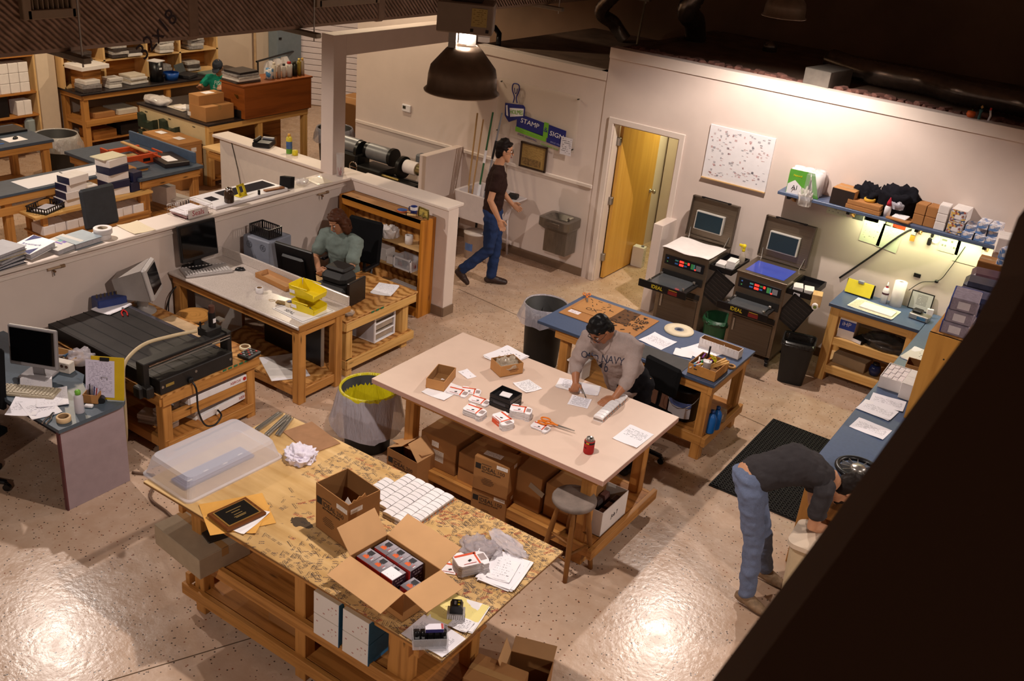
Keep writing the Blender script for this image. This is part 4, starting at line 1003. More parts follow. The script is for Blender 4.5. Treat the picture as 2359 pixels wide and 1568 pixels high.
obj('white_tag',MB().box((-.06,-.137,.255),(.04,.004,.025),WHITEP,rz=-.4),t)
obj('handle',MB().tube([(.15*math.cos(a),-.02+.15*math.sin(a),.29-.14*math.sin(-a)if a<0 else.29)for a in[-PI+PI*i/12 for i in range(13)]],.003,SILVER,6),t)
BLUEJ=plain('#1762b0',.35,var=.04)
for k,(x,y)in enumerate([(-2.50,7.58),(-2.49,7.68)]):
 bottle('bottle',['blue plastic bottle nearest the front leg of the blue bench','blue plastic bottle behind the nearest one at the end of the blue bench'][k],(x-.06,y,.252),[(.001,0),(.042,0),(.045,.01),(.045,.15),(.03,.18),(.018,.19),(.018,.2)],BLUEJ,plain('#1d3f78',.4,var=0),[(.02,.198),(.02,.225)],group='blue bottles under the blue bench')
bottle('jar','clear jar beside the blue bottles under the blue bench',(-2.57,7.85,.252),[(.001,0),(.045,0),(.048,.01),(.048,.11),(.04,.12)],plain('#a89078',.15,var=.05,alpha=.55),cat='jar')
round_bin('waste_bin','tall black bin with a billowing clear liner beside the blue bench',(-4.68,8.05,0),.215,.68,BLACKM,bag_mat('#b8b4c0',.55),.17,1.3,.045)
def office_chair(label,c,rz,col=fabric('#121214'),H=.46,back=.5,arms=False,name='office_chair',bw=.44):
 t=thing(name,label,'chair',c,rz)
 obj('seat',MB().box((0,0,H-.035),(.47,.46,.075),col,ch=.03),t)
 M=Matrix.Translation((0,.235,H+.12))@Matrix.Rotation(-.12,4,'X')
 obj('backrest',MB().box((0,0,back/2),(bw,.055,back),col,M=M,ch=.026),t)
 obj('back_bracket',MB().tube([(0,.0,H-.09),(0,.25,H-.08),(0,.275,H+.25)],.02,BLACKP,8,spline=4),t)
 obj('column',MB().cyl((0,0,.1),(0,0,H-.07),.03,BLACKP,12),t)
 for i in range(5):
  a=2*PI*i/5+.3;e=(.28*math.cos(a),.28*math.sin(a))
  l=obj('leg',MB().beam((0,0,.11),(e[0],e[1],.075),.045,.03,BLACKP,ch=.008),t)
  obj('caster',MB().cyl((e[0]-.015*math.sin(a),e[1]+.015*math.cos(a),.03),(e[0]+.015*math.sin(a),e[1]-.015*math.cos(a),.03),.03,BLACKP,12).box((e[0],e[1],.058),(.02,.02,.03),BLACKP),l)
 if arms:
  for s in(-1,1):
   obj('armrest',MB().box((s*.27,-.02,H+.21),(.06,.26,.03),BLACKP,ch=.01).tube([(s*.23,0,H-.05),(s*.27,0,H),(s*.27,0,H+.2)],.014,BLACKP,8),t)
 return t
office_chair('black office chair pushed under the blue bench behind the man in grey',(-3.08,7.14,0),-.2,H=.46,back=.28,bw=.40)
# ==== desk bay along the half wall
def speck(h,d,rough=.25):
 m,nt,b=_new('speckled_laminate');f=noise_n(nt,obj_co(nt),120,2);g=noise_n(nt,obj_co(nt),3,3)
 c=ramp(nt,f,[(.38,lin(d)),(.5,lin(h))]);c=mixc(nt,.25,c,ramp(nt,g,[(.3,lin(d)),(.7,lin(h))]))
 nt.links.new(c,b.inputs['Base Color']);b.inputs['Roughness'].default_value=rough;return m
LAMW=speck('#cfc3bb','#b3a69d',.22)
t=bench('long white laminate counter desk with a backsplash',-7.60,-5.83,5.70,6.36,.81,LAMW,.035,legs=[(-5.875,5.745),(-5.875,6.22),(-7.53,5.76),(-7.53,6.27)],rails=[((-7.58,5.73,.735),(-5.85,5.73,.735)),((-5.86,5.72,.735),(-5.86,6.3,.735)),((-7.58,5.74,.10),(-5.92,5.74,.10)),((-5.86,5.79,.10),(-5.86,6.18,.10)),((-7.58,6.3,.735),(-5.85,6.3,.735))],shelves=[(-7.58,-5.86,5.72,6.3,.155)],name='counter_desk')
obj('backsplash',MB().box((.0,.32,.86),(1.76,.022,.10),LAMW,ch=.004),t)
obj('end_splash',MB().box((-.875,.10,.86),(.02,.42,.10),LAMW,ch=.004),t)
obj('rounded_edge',MB().cyl((-.885,-.332,.793),(.885,-.332,.793),.0175,LAMW,12),t)
obj('wood_edge',MB().box((0,-.331,.765),(1.77,.012,.03),wood('#8a5a2a','#5e3a18',.5,knots=False)).box((.888,0,.785),(.012,.66,.055),PINE),t)
p=(-7.62,5.988,0.81)
MON=monitor('black flat monitor on the left end of the white laminate desk',(-7.46,5.955,.8105),PI/2-.02,.44,.37,-6,neck=.11)
obj('reflection_sticker',MB().box((.03,-.0,.02),(.001,.001,.001),BLACKP),MON)if False else None
r=(-7.363,5.95,0.82,0.462,0.24,1.167)
keyboard('pale beige keyboard in front of the black flat monitor',(r[0],r[1],.8105),r[5],plain('#a9a19e',.45,var=.03),plain('#c2bbb8',.5,var=.03),r[3],max(.15,r[4]))
def mouse(label,c,rz):
 bm=bmesh.new();bmesh.ops.create_uvsphere(bm,u_segments=16,v_segments=10,radius=1)
 for v in bm.verts:v.co=Vector((v.co.x*.03,v.co.y*.052,max(0,v.co.z)*.034))
 me=bpy.data.meshes.new('body');bm.to_mesh(me);bm.free();me.materials.append(BLACKP)
 for f in me.polygons:f.use_smooth=True
 t=thing('computer_mouse',label,'mouse',c,rz);obj('body',me,t);obj('wheel',MB().cyl((-.003,.028,.026),(.003,.028,.026),.008,DARKG,10),t);return t
p=(-7.17,6.208,0.82)
mouse('black computer mouse right of the pale beige keyboard',(p[0],p[1],.8105),-.8)
solo('monitor_cable',MB().tube([(-7.43,6.02,.815),(-7.33,6.13,.815),(-7.2,6.13,.815),(p[0]-.02,p[1]+.05,.815)],.003,BLACKP,6,spline=6),'thin black cable looping from the black monitor to the mouse','cable')
r=(-6.697,6.25,0.85,0.467,0.159,-0.078)
open_carton('long shallow brown cardboard tray beside the backsplash',(r[0],r[1],.8108),r[3],.15,.05,r[5],plain('#b07a44',.8,var=.05),CARDL)
p=(-6.626,5.966,0.82)
tape_roll('upright roll of white tape in the middle of the laminate desk',(p[0],p[1],.811),.035,.026,.055,WHITEP)
p=(-6.209,5.968,0.82)
tape_roll('wide cream masking tape roll with a blue label beside the yellow bins',(p[0],p[1],.811),.052,.036,.042,TAPEC,core=plain('#8b90b8',.6,var=.05))
p=(-6.417,5.925,0.81)
solo('rubber_band',MB().tube([(.03*math.cos(a)*(1+.2*math.sin(3*a)),.02*math.sin(a),.002)for a in[2*PI*i/24 for i in range(25)]],.0018,plain('#c9a870',.6,var=0),5),'tan rubber band lying on the laminate desk','rubber band',(p[0],p[1],.811),.4)
r=(-6.186,6.212,0.81,0.542,0.331,0.071)
t=thing('sign_sheet','white bordered sign sheet lying under the yellow bins','sign',(-6.06,5.99,.8108),-.06)
obj('sheet',MB().box((0,0,.0015),(.42,.40,.003),WHITEP),t)
bd=MB()
for s in(-1,1):bd.box((s*.19,0,.0033),(.004,.37,.0006),BLACKP).box((0,s*.183,.0033),(.38,.004,.0006),BLACKP)
obj('border',bd,t);text('lettering','SEAL',.06,BLACKP,t,frame((-.05,-.13,.0034),(1,0,0),(0,1,0)))
def parts_bin(label,c,rz,L=.27,W=.21,H=.10,mat=YEL,tilt=None):
 t=thing('parts_bin',label,'bin',c,rz,'yellow parts bins on the laminate desk')
 th=.004;m=MB().box((0,0,th/2),(L*.9,W*.9,th),mat)
 def wall(a,b,h0,h1,out):
  a=Vector(a);b=Vector(b);o=Vector(out)
  vs=[a,b,b+o+Vector((0,0,h1)),a+o+Vector((0,0,h0))]
  n=(vs[1]-vs[0]).cross(vs[3]-vs[0]).normalized()*th
  vs2=[v-n for v in vs]
  m.add(vs+vs2,[[0,1,2,3],[7,6,5,4],[0,4,5,1],[1,5,6,2],[2,6,7,3],[3,7,4,0]],mat)
 l,w_=L*.45,W*.45
 wall((-l,-w_,0),(l,-w_,0),H,H*.62,(0,-W*.05,0));wall((l,w_,0),(-l,w_,0),H*.62,H,(0,W*.05,0))
 wall((-l,w_,0),(-l,-w_,0),H,H,(-L*.05,0,0));wall((l,-w_,0),(l,w_,0),H*.5,H*.5,(L*.05,0,0))
 obj('bin',m,t)
 for s in(-1,1):obj('rim',MB().box((-.02,s*W*.5,H*.92),(L*.6,.008,.012),mat,ch=.002),t)
 obj('label',MB().box((-.1,-W*.47,H*.55),(.06,.002,.035),PAPER,M=Matrix.Rotation(.12,4,'X')),t)
 return t
parts_bin('lower yellow parts bin on the laminate desk',(-6.03,6.03,.8145),.12)
parts_bin('upper yellow parts bin stacked crosswise on the lower one',(-6.09,6.07,.925),.12,.30,.21,.11)
solo('bracket_piece',MB().box((0,0,.012),(.16,.05,.024),plain('#8a6a34',.5,var=.3,scale=30),ch=.008),'mottled brown plastic piece left of the yellow bins','plastic piece',(-6.27,5.94,.8145),.35)
for k in range(5):solo('stamp_part',MB().box((0,0,.015),(.03,.02,.03),plain(['#30405e','#2a3038','#3b3226'][k%3],.4,var=.1),ch=.004),['blue-grey stamp part','black stamp part','brown stamp part','second blue-grey stamp part','second black stamp part'][k]+' in the lower yellow bin','stamp part',(-6.1+.035*k,5.99+.01*(k%2),.82),k*.7,'stamp parts in the lower yellow bin')
t=thing('computer_tower','grey plastic computer tower with two round grilles beside the half wall','computer',(-7.33,6.72,.62),PI/2*.06)
GT=plain('#7d818e',.5,var=.04)
obj('case',MB().box((0,0,.20),(.36,.34,.40),GT,ch=.012),t)
for s in(-1,1):
 g=MB().lathe([(.03,0),(.034,.003),(.038,0)],plain('#5d606c',.5),n=20,M=frame((s*.09,-.172,.32),(1,0,0),(0,0,1)))
 for k in range(3):g.box((0,0,.001),(.06,.006,.002),plain('#5d606c',.5),M=frame((s*.09,-.171,.32),(1,0,0),(0,0,1))@Matrix.Rotation(k*PI/3,4,'Z'))
 obj('grille',g,t)
obj('front_slot',MB().box((.07,-.171,.07),(.14,.004,.11),DARKG),t)
t=thing('basket','black slotted plastic basket on top of the grey computer tower','basket',(-7.33,6.70,1.022),.02)
m=MB().box((0,0,.004),(.28,.18,.008),BLACKP)
for s in(-1,1):
 for z in(.012,.10):m.box((0,s*.09,z),(.28,.008,.014),BLACKP);m.box((s*.14,0,z),(.008,.18,.014),BLACKP)
 for k in range(11):m.box((-.135+.027*k,s*.09,.055),(.010,.006,.09),BLACKP)
 for k in range(7):m.box((s*.14,-.08+.027*k,.055),(.006,.010,.09),BLACKP)
obj('basket',m,t)
t=bench('wild-grained plywood side desk with a printer on it',-6.66,-5.885,6.37,7.45,.62,WILD,.022,legs=[(-5.96,6.45,0,.1),(-5.98,7.32,.0,.1),(-6.58,6.45),(-6.58,7.34)],rails=[((-5.905,6.38,.55),(-5.905,7.43,.55)),((-6.64,6.39,.55),(-5.9,6.39,.55)),((-5.905,6.40,.13),(-5.905,7.42,.13)),((-6.64,6.41,.13),(-5.9,6.41,.13)),((-6.62,7.42,.55),(-5.92,7.42,.55))],shelves=[(-6.62,-5.91,6.40,7.40,.185)],name='side_desk',matw=PINE2)
GRN=plain('#2f6a44',.7,var=.1)
for k,y in enumerate((-.16,-.09,-.02)):obj('green_mark',MB().box((.3905,y,.608),(.002,.045,.02),GRN),t)
bench('plain plywood desk carrying the monitor in front of the woman',-7.56,-6.68,6.40,7.0,.62,BIRCH,.025,legs=[(-7.5,6.46),(-7.5,6.94),(-6.74,6.46),(-6.74,6.94)],rails=[],shelves=[],name='desk')
monitor('black flat monitor with its back turned, in front of the seated woman',(-6.80,6.62,.622),PI+.12,.47,.36,-10,neck=.10)
t=thing('printer','bulky black printer on the plywood side desk','printer',(-6.27,6.74,.6215),.12)
m=MB().box((-.06,0,.09),(.36,.32,.18),BLACKM,ch=.03).box((-.08,.03,.22),(.30,.26,.14),BLACKM,ch=.05)
obj('body',m,t);obj('lid',MB().box((-.08,.05,.31),(.24,.2,.05),BLACKM,ch=.02),t)
obj('tray',MB().box((.17,-.02,.14),(.03,.28,.25),plain('#1d1614',.25,var=.1),ch=.006),t)
obj('button',MB().box((.03,-.165,.06),(.012,.004,.012),GREYP).box((.0,-.165,.06),(.012,.004,.012),GREYP),t)
r=(-6.139,7.223,0.62,0.218,0.298,0.401)
sheet('printed page lying alone on the plywood side desk',(r[0],r[1],.6212,r[3],r[4],r[5]),print_mat('#efecf2','#5a5868',22,12,amount=.4,seed=71),2)
p=(-5.986,6.513,0.63)
t=thing('ashtray','clear glass dish at the corner of the plywood side desk','dish',(p[0],p[1],.621));obj('dish',MB().lathe([(.001,.004),(.04,.004),(.055,.025),(.06,.03),(.062,.025),(.05,0),(.001,0)],plain('#c9b8a8',.05,var=0,alpha=.45),n=28),t)
solo('black_pouch',MB().box((0,0,.035),(.16,.10,.07),BLACKM,ch=.03),'small black pouch on the desk in front of the seated woman','pouch',(-6.60,6.97,.622),.2)
t=thing('drawer_unit','small white plastic drawer unit under the plywood side desk','drawers',(-6.14,7.03,.187),.05)
obj('case',MB().box((0,0,.33),(.36,.34,.014),WHITEP,ch=.004).box((0,0,.007),(.36,.34,.014),WHITEP,ch=.004).box((0,-.165,.17),(.35,.008,.32),plain('#cfcad0',.3,var=0,alpha=.6)).box((0,.165,.17),(.35,.008,.32),plain('#cfcad0',.3,var=0,alpha=.6)),t)
for s in(-1,1):obj('post',MB().box((.17,s*.16,.17),(.02,.02,.33),WHITEP,ch=.004),t)
for k in range(3):
 d=obj('drawer',MB().box((.0,0,.06+.105*k),(.33,.30,.08),plain('#b9a896',.25,var=.1,alpha=.75),ch=.01),t)
 obj('handle',MB().box((.172,0,.098+.105*k),(.014,.30,.016),WHITEP,ch=.003),d)
solo('black_board',MB().box((0,0,.27),(.80,.035,.54),plain('#121218',.35,var=.1),ch=.004).box((.402,0,.27),(.006,.04,.54),SILVER),'large black framed panel leaning under the laminate desk','panel',(-6.42,6.20,.158),-.02)
r=(-6.363,6.045,0.16,0.535,0.327,0)
sheet('large white sheet lying on the lower shelf of the laminate desk',(-6.26,5.93,.1565,.50,.36,-.5),plain('#e4ded8',.6,var=.03),2)
t=thing('computer_case','beige computer case under the left end of the laminate desk','computer',(-7.28,6.02,.158),.1);obj('case',MB().box((0,0,.22),(.22,.42,.44),plain('#b3aca6',.5,var=.04),ch=.01),t);obj('front',MB().box((.0,-.214,.24),(.2,.01,.4),plain('#a39c98',.5,var=.04),ch=.004),t)
solo('hanging_cable',MB().tube([(-7.56,5.80,.76),(-7.60,5.66,.5),(-7.58,5.6,.25),(-7.52,5.62,.02),(-7.4,5.7,.02)],.006,BLACKP,6,spline=6),'black cable hanging from the left end of the laminate desk','cable')
solo('hanging_cable',MB().tube([(-7.55,5.88,.74),(-7.53,5.64,.6),(-7.52,5.6,.35),(-7.48,5.63,.1),(-7.46,5.7,.01)],.006,BLACKP,6,spline=6),'second black cable behind the round wooden stool','cable')
stool('round honey wooden stool between the engraving machine and the desk',(-7.10,5.56,0),.56,.165,wood('#c08a48','#9a6a30',.4,knots=False),PINE,.03,4,.2)
# ---- bookcase
HON=wood('#b9772a','#8f5416',.4,along=.8,across=14)
t=thing('bookcase','honey coloured low bookcase against the short half wall','bookcase',(-6.895,8.09,0))
W,D,H=1.225,.235,1.15
for s in(-1,1):obj('side_panel',MB().box((s*(W/2-.018),0,H/2),(.036,D,H),HON,ch=.003),t)
obj('back_panel',MB().box((0,D/2-.006,H/2),(W-.07,.01,H),WILD),t)
obj('top',MB().box((0,0,H-.016),(W-.072,D,.032),wood('#a97a4a','#8a5c30',.5,across=14)).box((0,-D/2+.012,H-.05),(W-.072,.024,.1),HON),t)
for z in(.80,.52,.20):obj('shelf',MB().box((0,-.004,z),(W-.072,D-.012,.022),BIRCH),t)
obj('kick',MB().box((0,-.09,.05),(W-.072,.02,.1),HON),t)
BX,BY=-6.895,8.07
t=thing('table_tennis_bat','small bat with a blue face and orange rim on the bookcase','bat',(BX+.24,BY,1.1525),.2);obj('blade',MB().lathe([(.001,0),(.058,0),(.062,.004),(.062,.012),(.058,.014)],plain('#d8683a',.5,var=.05),n=24),t);obj('face',MB().lathe([(.001,.0146),(.055,.0146)],plain('#3a5a9a',.5,var=.1),n=24),t);obj('handle',MB().box((.10,.0,.007),(.09,.022,.014),BIRCH,ch=.004),t)
t=thing('mug','dark blue and white mug on top of the bookcase','mug',(BX+.385,BY+.02,1.1525));obj('cup',MB().lathe([(.001,0),(.036,0),(.038,.09),(.034,.09),(.033,.01),(.001,.008)],plain('#26336e',.3,var=.05),n=22),t);obj('handle',MB().tube([(-.036,0,.07),(-.065,0,.065),(-.065,0,.03),(-.036,0,.02)],.006,plain('#26336e',.3,var=.05),8,spline=4),t);obj('white_band',MB().lathe([(.0382,.05),(.0387,.085)],WHITEP,n=22),t)
solo('wooden_stub',MB().cyl((-.05,0,.016),(.05,0,.016),.014,BIRCH,12).cyl((-.06,0,.016),(-.05,0,.016),.016,BLACKP,12),'short wooden stamp handle lying in front of the mug','handle',(BX+.42,BY-.06,1.1525),.5)
t=thing('picture_frame','small ornate brass frame with a yellow picture on the bookcase','picture',(BX+.545,BY-.01,1.1525),-.15)
fr=MB();BR=plain('#6f5f2c',.4,.5)
for s in(-1,1):fr.tube([(s*.075,0,.005),(s*.08,0,.05),(s*.072,0,.11)],.009,BR,8,spline=4).tube([(-.075,0,.06+s*.05),(-.03,0,.065+s*.045),(0,0,.06+s*.052),(.03,0,.065+s*.045),(.075,0,.06+s*.05)],.009,BR,8,spline=4)
obj('frame',fr,t);obj('picture',MB().box((0,.004,.06),(.14,.004,.1),plain('#c9b05a',.5,var=.3,scale=50)),t);obj('strut',MB().box((0,.03,.04),(.02,.06,.004),BR,M=Matrix.Rotation(.9,4,'X')),t)
for k in range(2):
 solo('plastic_cup',MB().lathe([(.001,0),(.03,0),(.036,.07),(.033,.07),(.028,.005),(.001,.005)],plain('#55565e',.5),n=18),['grey plastic tub at the left on the upper shelf of the bookcase','grey plastic tub nearest the crumpled tissue on the upper shelf'][k],'tub',(BX-.10+.085*k,BY-.02,.812))
crumple('tissue','crumpled white tissue on the upper shelf of the bookcase','tissue',(BX+.10,BY-.03,.812),.075,.12,WHITEC,4.4,.8,4)
t=thing('toilet_roll','white paper roll standing on the upper shelf of the bookcase','paper roll',(BX+.37,BY-.02,.812));obj('roll',MB().lathe([(.018,0),(.045,0),(.046,.1),(.018,.1),(.018,0)],WHITEC,n=24),t);obj('core',MB().lathe([(.016,.001),(.0185,.001),(.0185,.0995),(.016,.0995)],BLACKM,n=18),t)
t=thing('drawer_box','clear-sided white drawer full of parts on the middle shelf of the bookcase','drawer',(BX+.38,BY-.03,.532),.0)
obj('box',MB().box((0,0,.005),(.26,.2,.01),WHITEP).box((-.127,0,.07),(.006,.2,.13),CLEAR).box((.127,0,.07),(.006,.2,.13),CLEAR).box((0,.098,.07),(.26,.006,.13),CLEAR).box((0,-.099,.065),(.22,.004,.1),CLEAR),t)
fr=MB()
for s in(-1,1):fr.box((s*.12,-.1,.07),(.022,.014,.14),WHITEP,ch=.003).box((0,-.1,.07+s*.06),(.26,.014,.02),WHITEP,ch=.003)
obj('front_frame',fr,t)
for k in range(7):solo('small_part',MB().box((0,0,.02),(.06,.04,.04),plain(['#8a2a2a','#3a3a40','#d8d2d4'][k%3],.5,var=.1),ch=.005),['red','dark','white','second red','second dark','second white','third red'][k]+' plastic part inside the clear-sided white drawer','part',(BX+.30+.06*(k%4),BY-.06+.07*(k//4),.543+.02*(k%2)),k,'parts inside the clear-sided drawer')
t=carton('white lidded paper box left of the clear-sided drawer',(BX+.18,BY-.02,.62,.13,.16,.15),.088,WHITEC,tape=False,base=.532)
carton('long white carton on the lowest shelf of the bookcase',(BX+.36,BY-.04,.32,.40,.11,-.05),.105,WHITEC,tape=False,base=.212)
carton('white carton at the left of the middle shelf, behind the office chair',(BX-.02,BY,.68,.24,.15,.0),.145,WHITEC,tape=False,base=.532)
carton('small brown carton on the lowest shelf behind the office chair',(BX+.07,BY-.02,.29,.14,.14,.3),.075,KRAFT,base=.212)
# ---- engraving machine and its bench
t=bench('low bench of wild plywood and pine under the engraving machine',-7.60,-5.95,4.30,5.36,.62,WILD,.024,legs=[(-6.03,4.38),(-6.03,5.27),(-7.5,4.38),(-7.5,5.27)],rails=[((-7.58,4.32,.555),(-5.97,4.32,.555)),((-5.97,4.32,.555),(-5.97,5.34,.555)),((-6.02,4.4,.34),(-6.02,5.26,.34)),((-7.55,4.36,.12),(-5.98,4.36,.12)),((-5.99,4.36,.1),(-5.99,5.28,.1)),((-7.5,5.27,.12),(-6.0,5.27,.12))],shelves=[(-7.55,-5.99,4.37,5.26,.15,FIR)],name='machine_bench')
for k in range(5):obj('green_mark',MB().box((.8265,.12+.06*k,.612),(.002,.04,.018),GRN),t)
solo('bench_side_board',MB().box((0,0,.31),(1.1,.02,.62),wood('#4e2f16','#341c0c',.5)),'dark brown board closing the near side of the machine bench','board',(-7.04,4.265,0))
EM=thing('engraving_machine','black flat-bed engraving machine with a gantry and grooved table','machine',(-6.70,4.66,.622))
BLM=plain('#211e1d',.45,var=.15,scale=9);BED=plain('#2f2b29',.5,var=.2,scale=5)
obj('bed',MB().box((-.02,.02,.085),(1.50,.70,.07),BED,ch=.006),EM)
for s in(-1,1):obj('side_rail',MB().box((-.02,.02+s*.355,.06),(1.5,.02,.12),BLM,ch=.003),EM)
obj('chrome_edge',MB().box((-.08,.36,.118),(1.34,.035,.012),plain('#8c8fa0',.2,.9,.03),ch=.003),EM)
g=MB()
for k in range(5):g.box((-.02,-.26+.13*k,.1205),(1.5,.010,.002),plain('#0c0b0b',.6,var=0))
obj('groove',g,EM)
obj('front_box',MB().box((.70,.02,.065),(.09,.74,.13),BLM,ch=.006),EM)
obj('badge',MB().box((.746,-.26,.07),(.002,.08,.025),plain('#a8904a',.4,.5)),EM)
for y in(-.33,.0,.36):obj('screw',MB().cyl((.744,y,.07+.02*(y==0)),(.749,y,.07+.02*(y==0)),.012,SILVER,12),EM)
for s,y in((-1,-.40),(1,.44)):obj('gantry_post',MB().box((.60,y,.14),(.10,.05,.26),BLM,ch=.006),EM)
obj('gantry_beam',MB().box((.585,.02,.235),(.10,.84,.05),BLM,ch=.006).cyl((.65,-.38,.24),(.65,.44,.24),.010,CHROME,10).cyl((.65,-.38,.21),(.65,.44,.21),.006,SILVER,10),EM)
obj('motor_box',MB().box((.60,-.44,.02),(.09,.07,.10),BLM,ch=.01).box((.66,-.41,.03),(.09,.07,.10),BLM,ch=.012),EM)
sp=obj('spindle_head',MB().box((.52,.34,.27),(.13,.16,.08),BLM,ch=.008).cyl((.53,.36,.27),(.53,.36,.44),.032,BLACKP,18).cyl((.53,.36,.44),(.53,.36,.50),.026,plain('#5a3a30',.3,.3),18),EM)
obj('label',MB().box((.562,.36,.37),(.002,.03,.04),WHITEP),sp);obj('bracket',MB().box((.55,.42,.36),(.08,.06,.015),SILVER).cyl((.50,.26,.31),(.50,.26,.37),.008,BLACKP,8),sp)
HOSE=plain('#c7b18c',.4,var=.05)
hp=(-6.081,4.839,0.9)
obj('hose',MB().tube([(.50,.22,.30),(.42,.02,.29),(.36,-.2,.27),(.42,-.42,.22),(.48,-.50,.10),(.50,-.52,-.15),(.48,-.52,-.42),(.40,-.50,-.56),(.30,-.42,-.57)],.0155,HOSE,10,spline=6),EM,'tan flexible hose')
for k in range(4):solo('masking_tape',MB().box((0,0,.004),(.035,.075,.006),plain('#ddd1ac',.7,var=.04),M=Matrix.Rotation(.2*(k-1.5),4,'X'),ch=.002),['torn masking tape nearest the gantry post on the engraving bed','second torn masking tape from the gantry post on the engraving bed','third torn masking tape from the gantry post on the engraving bed','torn masking tape nearest the spindle on the engraving bed'][k],'tape',(-6.26,4.42+.145*k,.7435),.15*k,'torn strips of masking tape on the engraving bed')
r=(-7.395,4.866,0.75,0.185,0.308,0.223)
sheet('thick blank white board lying on the engraving bed',(r[0]+.01,r[1]+.02,.7445,.20,.28,r[5]+.0),plain('#ece8ee',.6,var=.01),6,name='white_board',cat='board')
p=(-7.237,4.908,0.745)
t=thing('pliers','red-handled pliers beside the white board on the engraving bed','pliers',(p[0],p[1],.7445),-.5);obj('jaws',MB().box((-.05,0,.008),(.05,.018,.012),SILVER,ch=.003),t)
for s in(-1,1):obj('handle',MB().tube([(-.03,0,.008),(.03,s*.022,.008),(.10,s*.02,.008)],.007,RED,8,spline=4),t)
p=(-7.627,4.689,0.72)
for k in range(5):solo('marker_pen',MB().cyl((-.07,0,.008),(.05,0,.008),.008,plain(['#c9c4d0','#b03028','#d8862e','#d8d2d8','#a83a5a'][k],.4),8).cyl((.05,0,.008),(.07,0,.008),.009,RED,8),['clear','red','orange','white','pink'][k]+' marker lying at the wall end of the engraving machine','pen',(-7.52,4.50+.05*k,.622+.012*(k%2)),1.2+.3*k,'markers at the wall end of the engraving machine')
t=thing('crt_monitor','grey box monitor with its screen angled away, behind the engraving machine','monitor',(-7.36,5.20,.6225),2.25)
CG=plain('#9c948f',.5,var=.04)
cm=Matrix.Translation((0,0,.30))@Matrix.Rotation(-.22,4,'X')
obj('front_bezel',MB().box((0,-.10,0),(.34,.05,.33),plain('#b8b2b0',.45,var=.03),M=cm,ch=.02),t)
hb=MB();f0=[(-.165,-.08,-.155),(.165,-.08,-.155),(.165,-.08,.155),(-.165,-.08,.155)];f1=[(-.10,.22,-.10),(.10,.22,-.10),(.10,.22,.09),(-.10,.22,.09)]
hb.add([cm@Vector(v)for v in f0+f1],[[3,2,1,0],[4,5,6,7],[0,1,5,4],[1,2,6,5],[2,3,7,6],[3,0,4,7]],CG);obj('tube_housing',hb,t)
obj('screen',MB().box((0,-.127,.01),(.26,.004,.23),plain('#1b1a1e',.1,var=0),M=cm),t)
obj('foot',MB().lathe([(.12,0),(.11,.015),(.05,.04),(.05,.13)],CG,n=20,c=(0,0,0)),t)
t=thing('power_box','dark blue box with a row of brass terminals behind the white board','electrical box',(-7.47,4.93,.6225),1.35)
obj('case',MB().box((0,0,.10),(.27,.16,.20),plain('#26366e',.4,var=.08),ch=.008),t)
for k in range(7):obj('terminal',MB().cyl((-.11+.036*k,0,.20),(-.11+.036*k,0,.235),.008,plain('#7a6a50',.3,.6),8),t)
solo('computer_mouse',MB().lathe([(.05,0),(.05,.01),(.03,.03),(.001,.036)],plain('#cfc4b4',.5),n=20),'beige round mouse beside the engraving machine','mouse',(-7.497,5.264,0.64))
solo('plywood_offcut',MB().box((0,0,.006),(.72,.20,.012),plain('#c4a580',.7,var=.15,scale=8),ch=.001),'thin pale board lying on the bench right of the engraving bed','board',(-6.72,5.22,.6225),.02)
t=thing('control_pad','black keypad controller at the front corner of the machine bench','controller',(-5.99,5.26,.6225),.15)
obj('case',MB().box((0,0,.016),(.13,.17,.032),BLACKP,ch=.006),t);k_=MB()
for i in range(3):
 for j in range(5):k_.box((-.04+.035*i,-.06+.03*j,.034),(.018,.016,.006),[plain('#b8302a',.4),GREYP,DARKG][(i+j)%3],ch=.002)
obj('keys',k_,t)
tape_roll('cream tape roll standing behind the keypad controller',(-6.11,5.32,.6245),.05,.036,.03,TAPEC)
obj('power_cord',MB().tube([(.75,-.06,.03),(.80,-.05,-.04),(.80,-.04,-.25),(.79,.03,-.42),(.78,.14,-.47),(.77,.22,-.42),(.70,.24,-.40)],.008,BLACKP,8,spline=6).box((.755,-.07,.04),(.05,.05,.045),BLACKP,ch=.01),EM,'thick black power cord')
WST=plain('#e2dcd6',.6,var=.04)
for k,(x,y,n)in enumerate([(-6.20,4.52,7),(-6.33,4.70,8),(-6.18,4.78,6),(-6.12,4.95,3),(-6.36,4.48,4)]):
 t=thing('paper_ream_stack',['stack of white paper blocks nearest the front leg under the machine bench','tallest stack of white paper blocks under the machine bench','middle stack of white paper blocks under the machine bench','short stack of white paper blocks beside the power cord','low stack of white paper blocks beside the red bucket'][k],'paper',(x,y,.152),.1*k,'white paper block stacks under the machine bench')
 for j in range(n):obj('paper_block',MB().box((R.uniform(-.006,.006),R.uniform(-.006,.006),.011+.0225*j),(.16,.13,.02),WST,rz=R.uniform(-.05,.05),ch=.002),t)
def long_box(label,c,rz,L,W,H,tilt,txt):
 t=thing('paper_carton',label,'box',c,rz);t.rotation_euler=(0,tilt,rz)
 obj('box',MB().box((0,0,H/2),(L,W,H),WHITEP,ch=.002),t)
 text('lettering',txt,.035,REDINK,t,frame((L*.3,-W/2-.0012,H*.5),(1,0,0),(0,0,1)),'CENTER');obj('red_mark',MB().cyl((L*.46,-W/2,H*.5),(L*.46,-W/2-.0015,H*.5),.018,RED,16),t)
 return t
long_box('long white carton with red print resting on the middle rail of the machine bench',(-6.10,4.92,.387),PI/2-.02,.62,.20,.062,0,'XEROX')
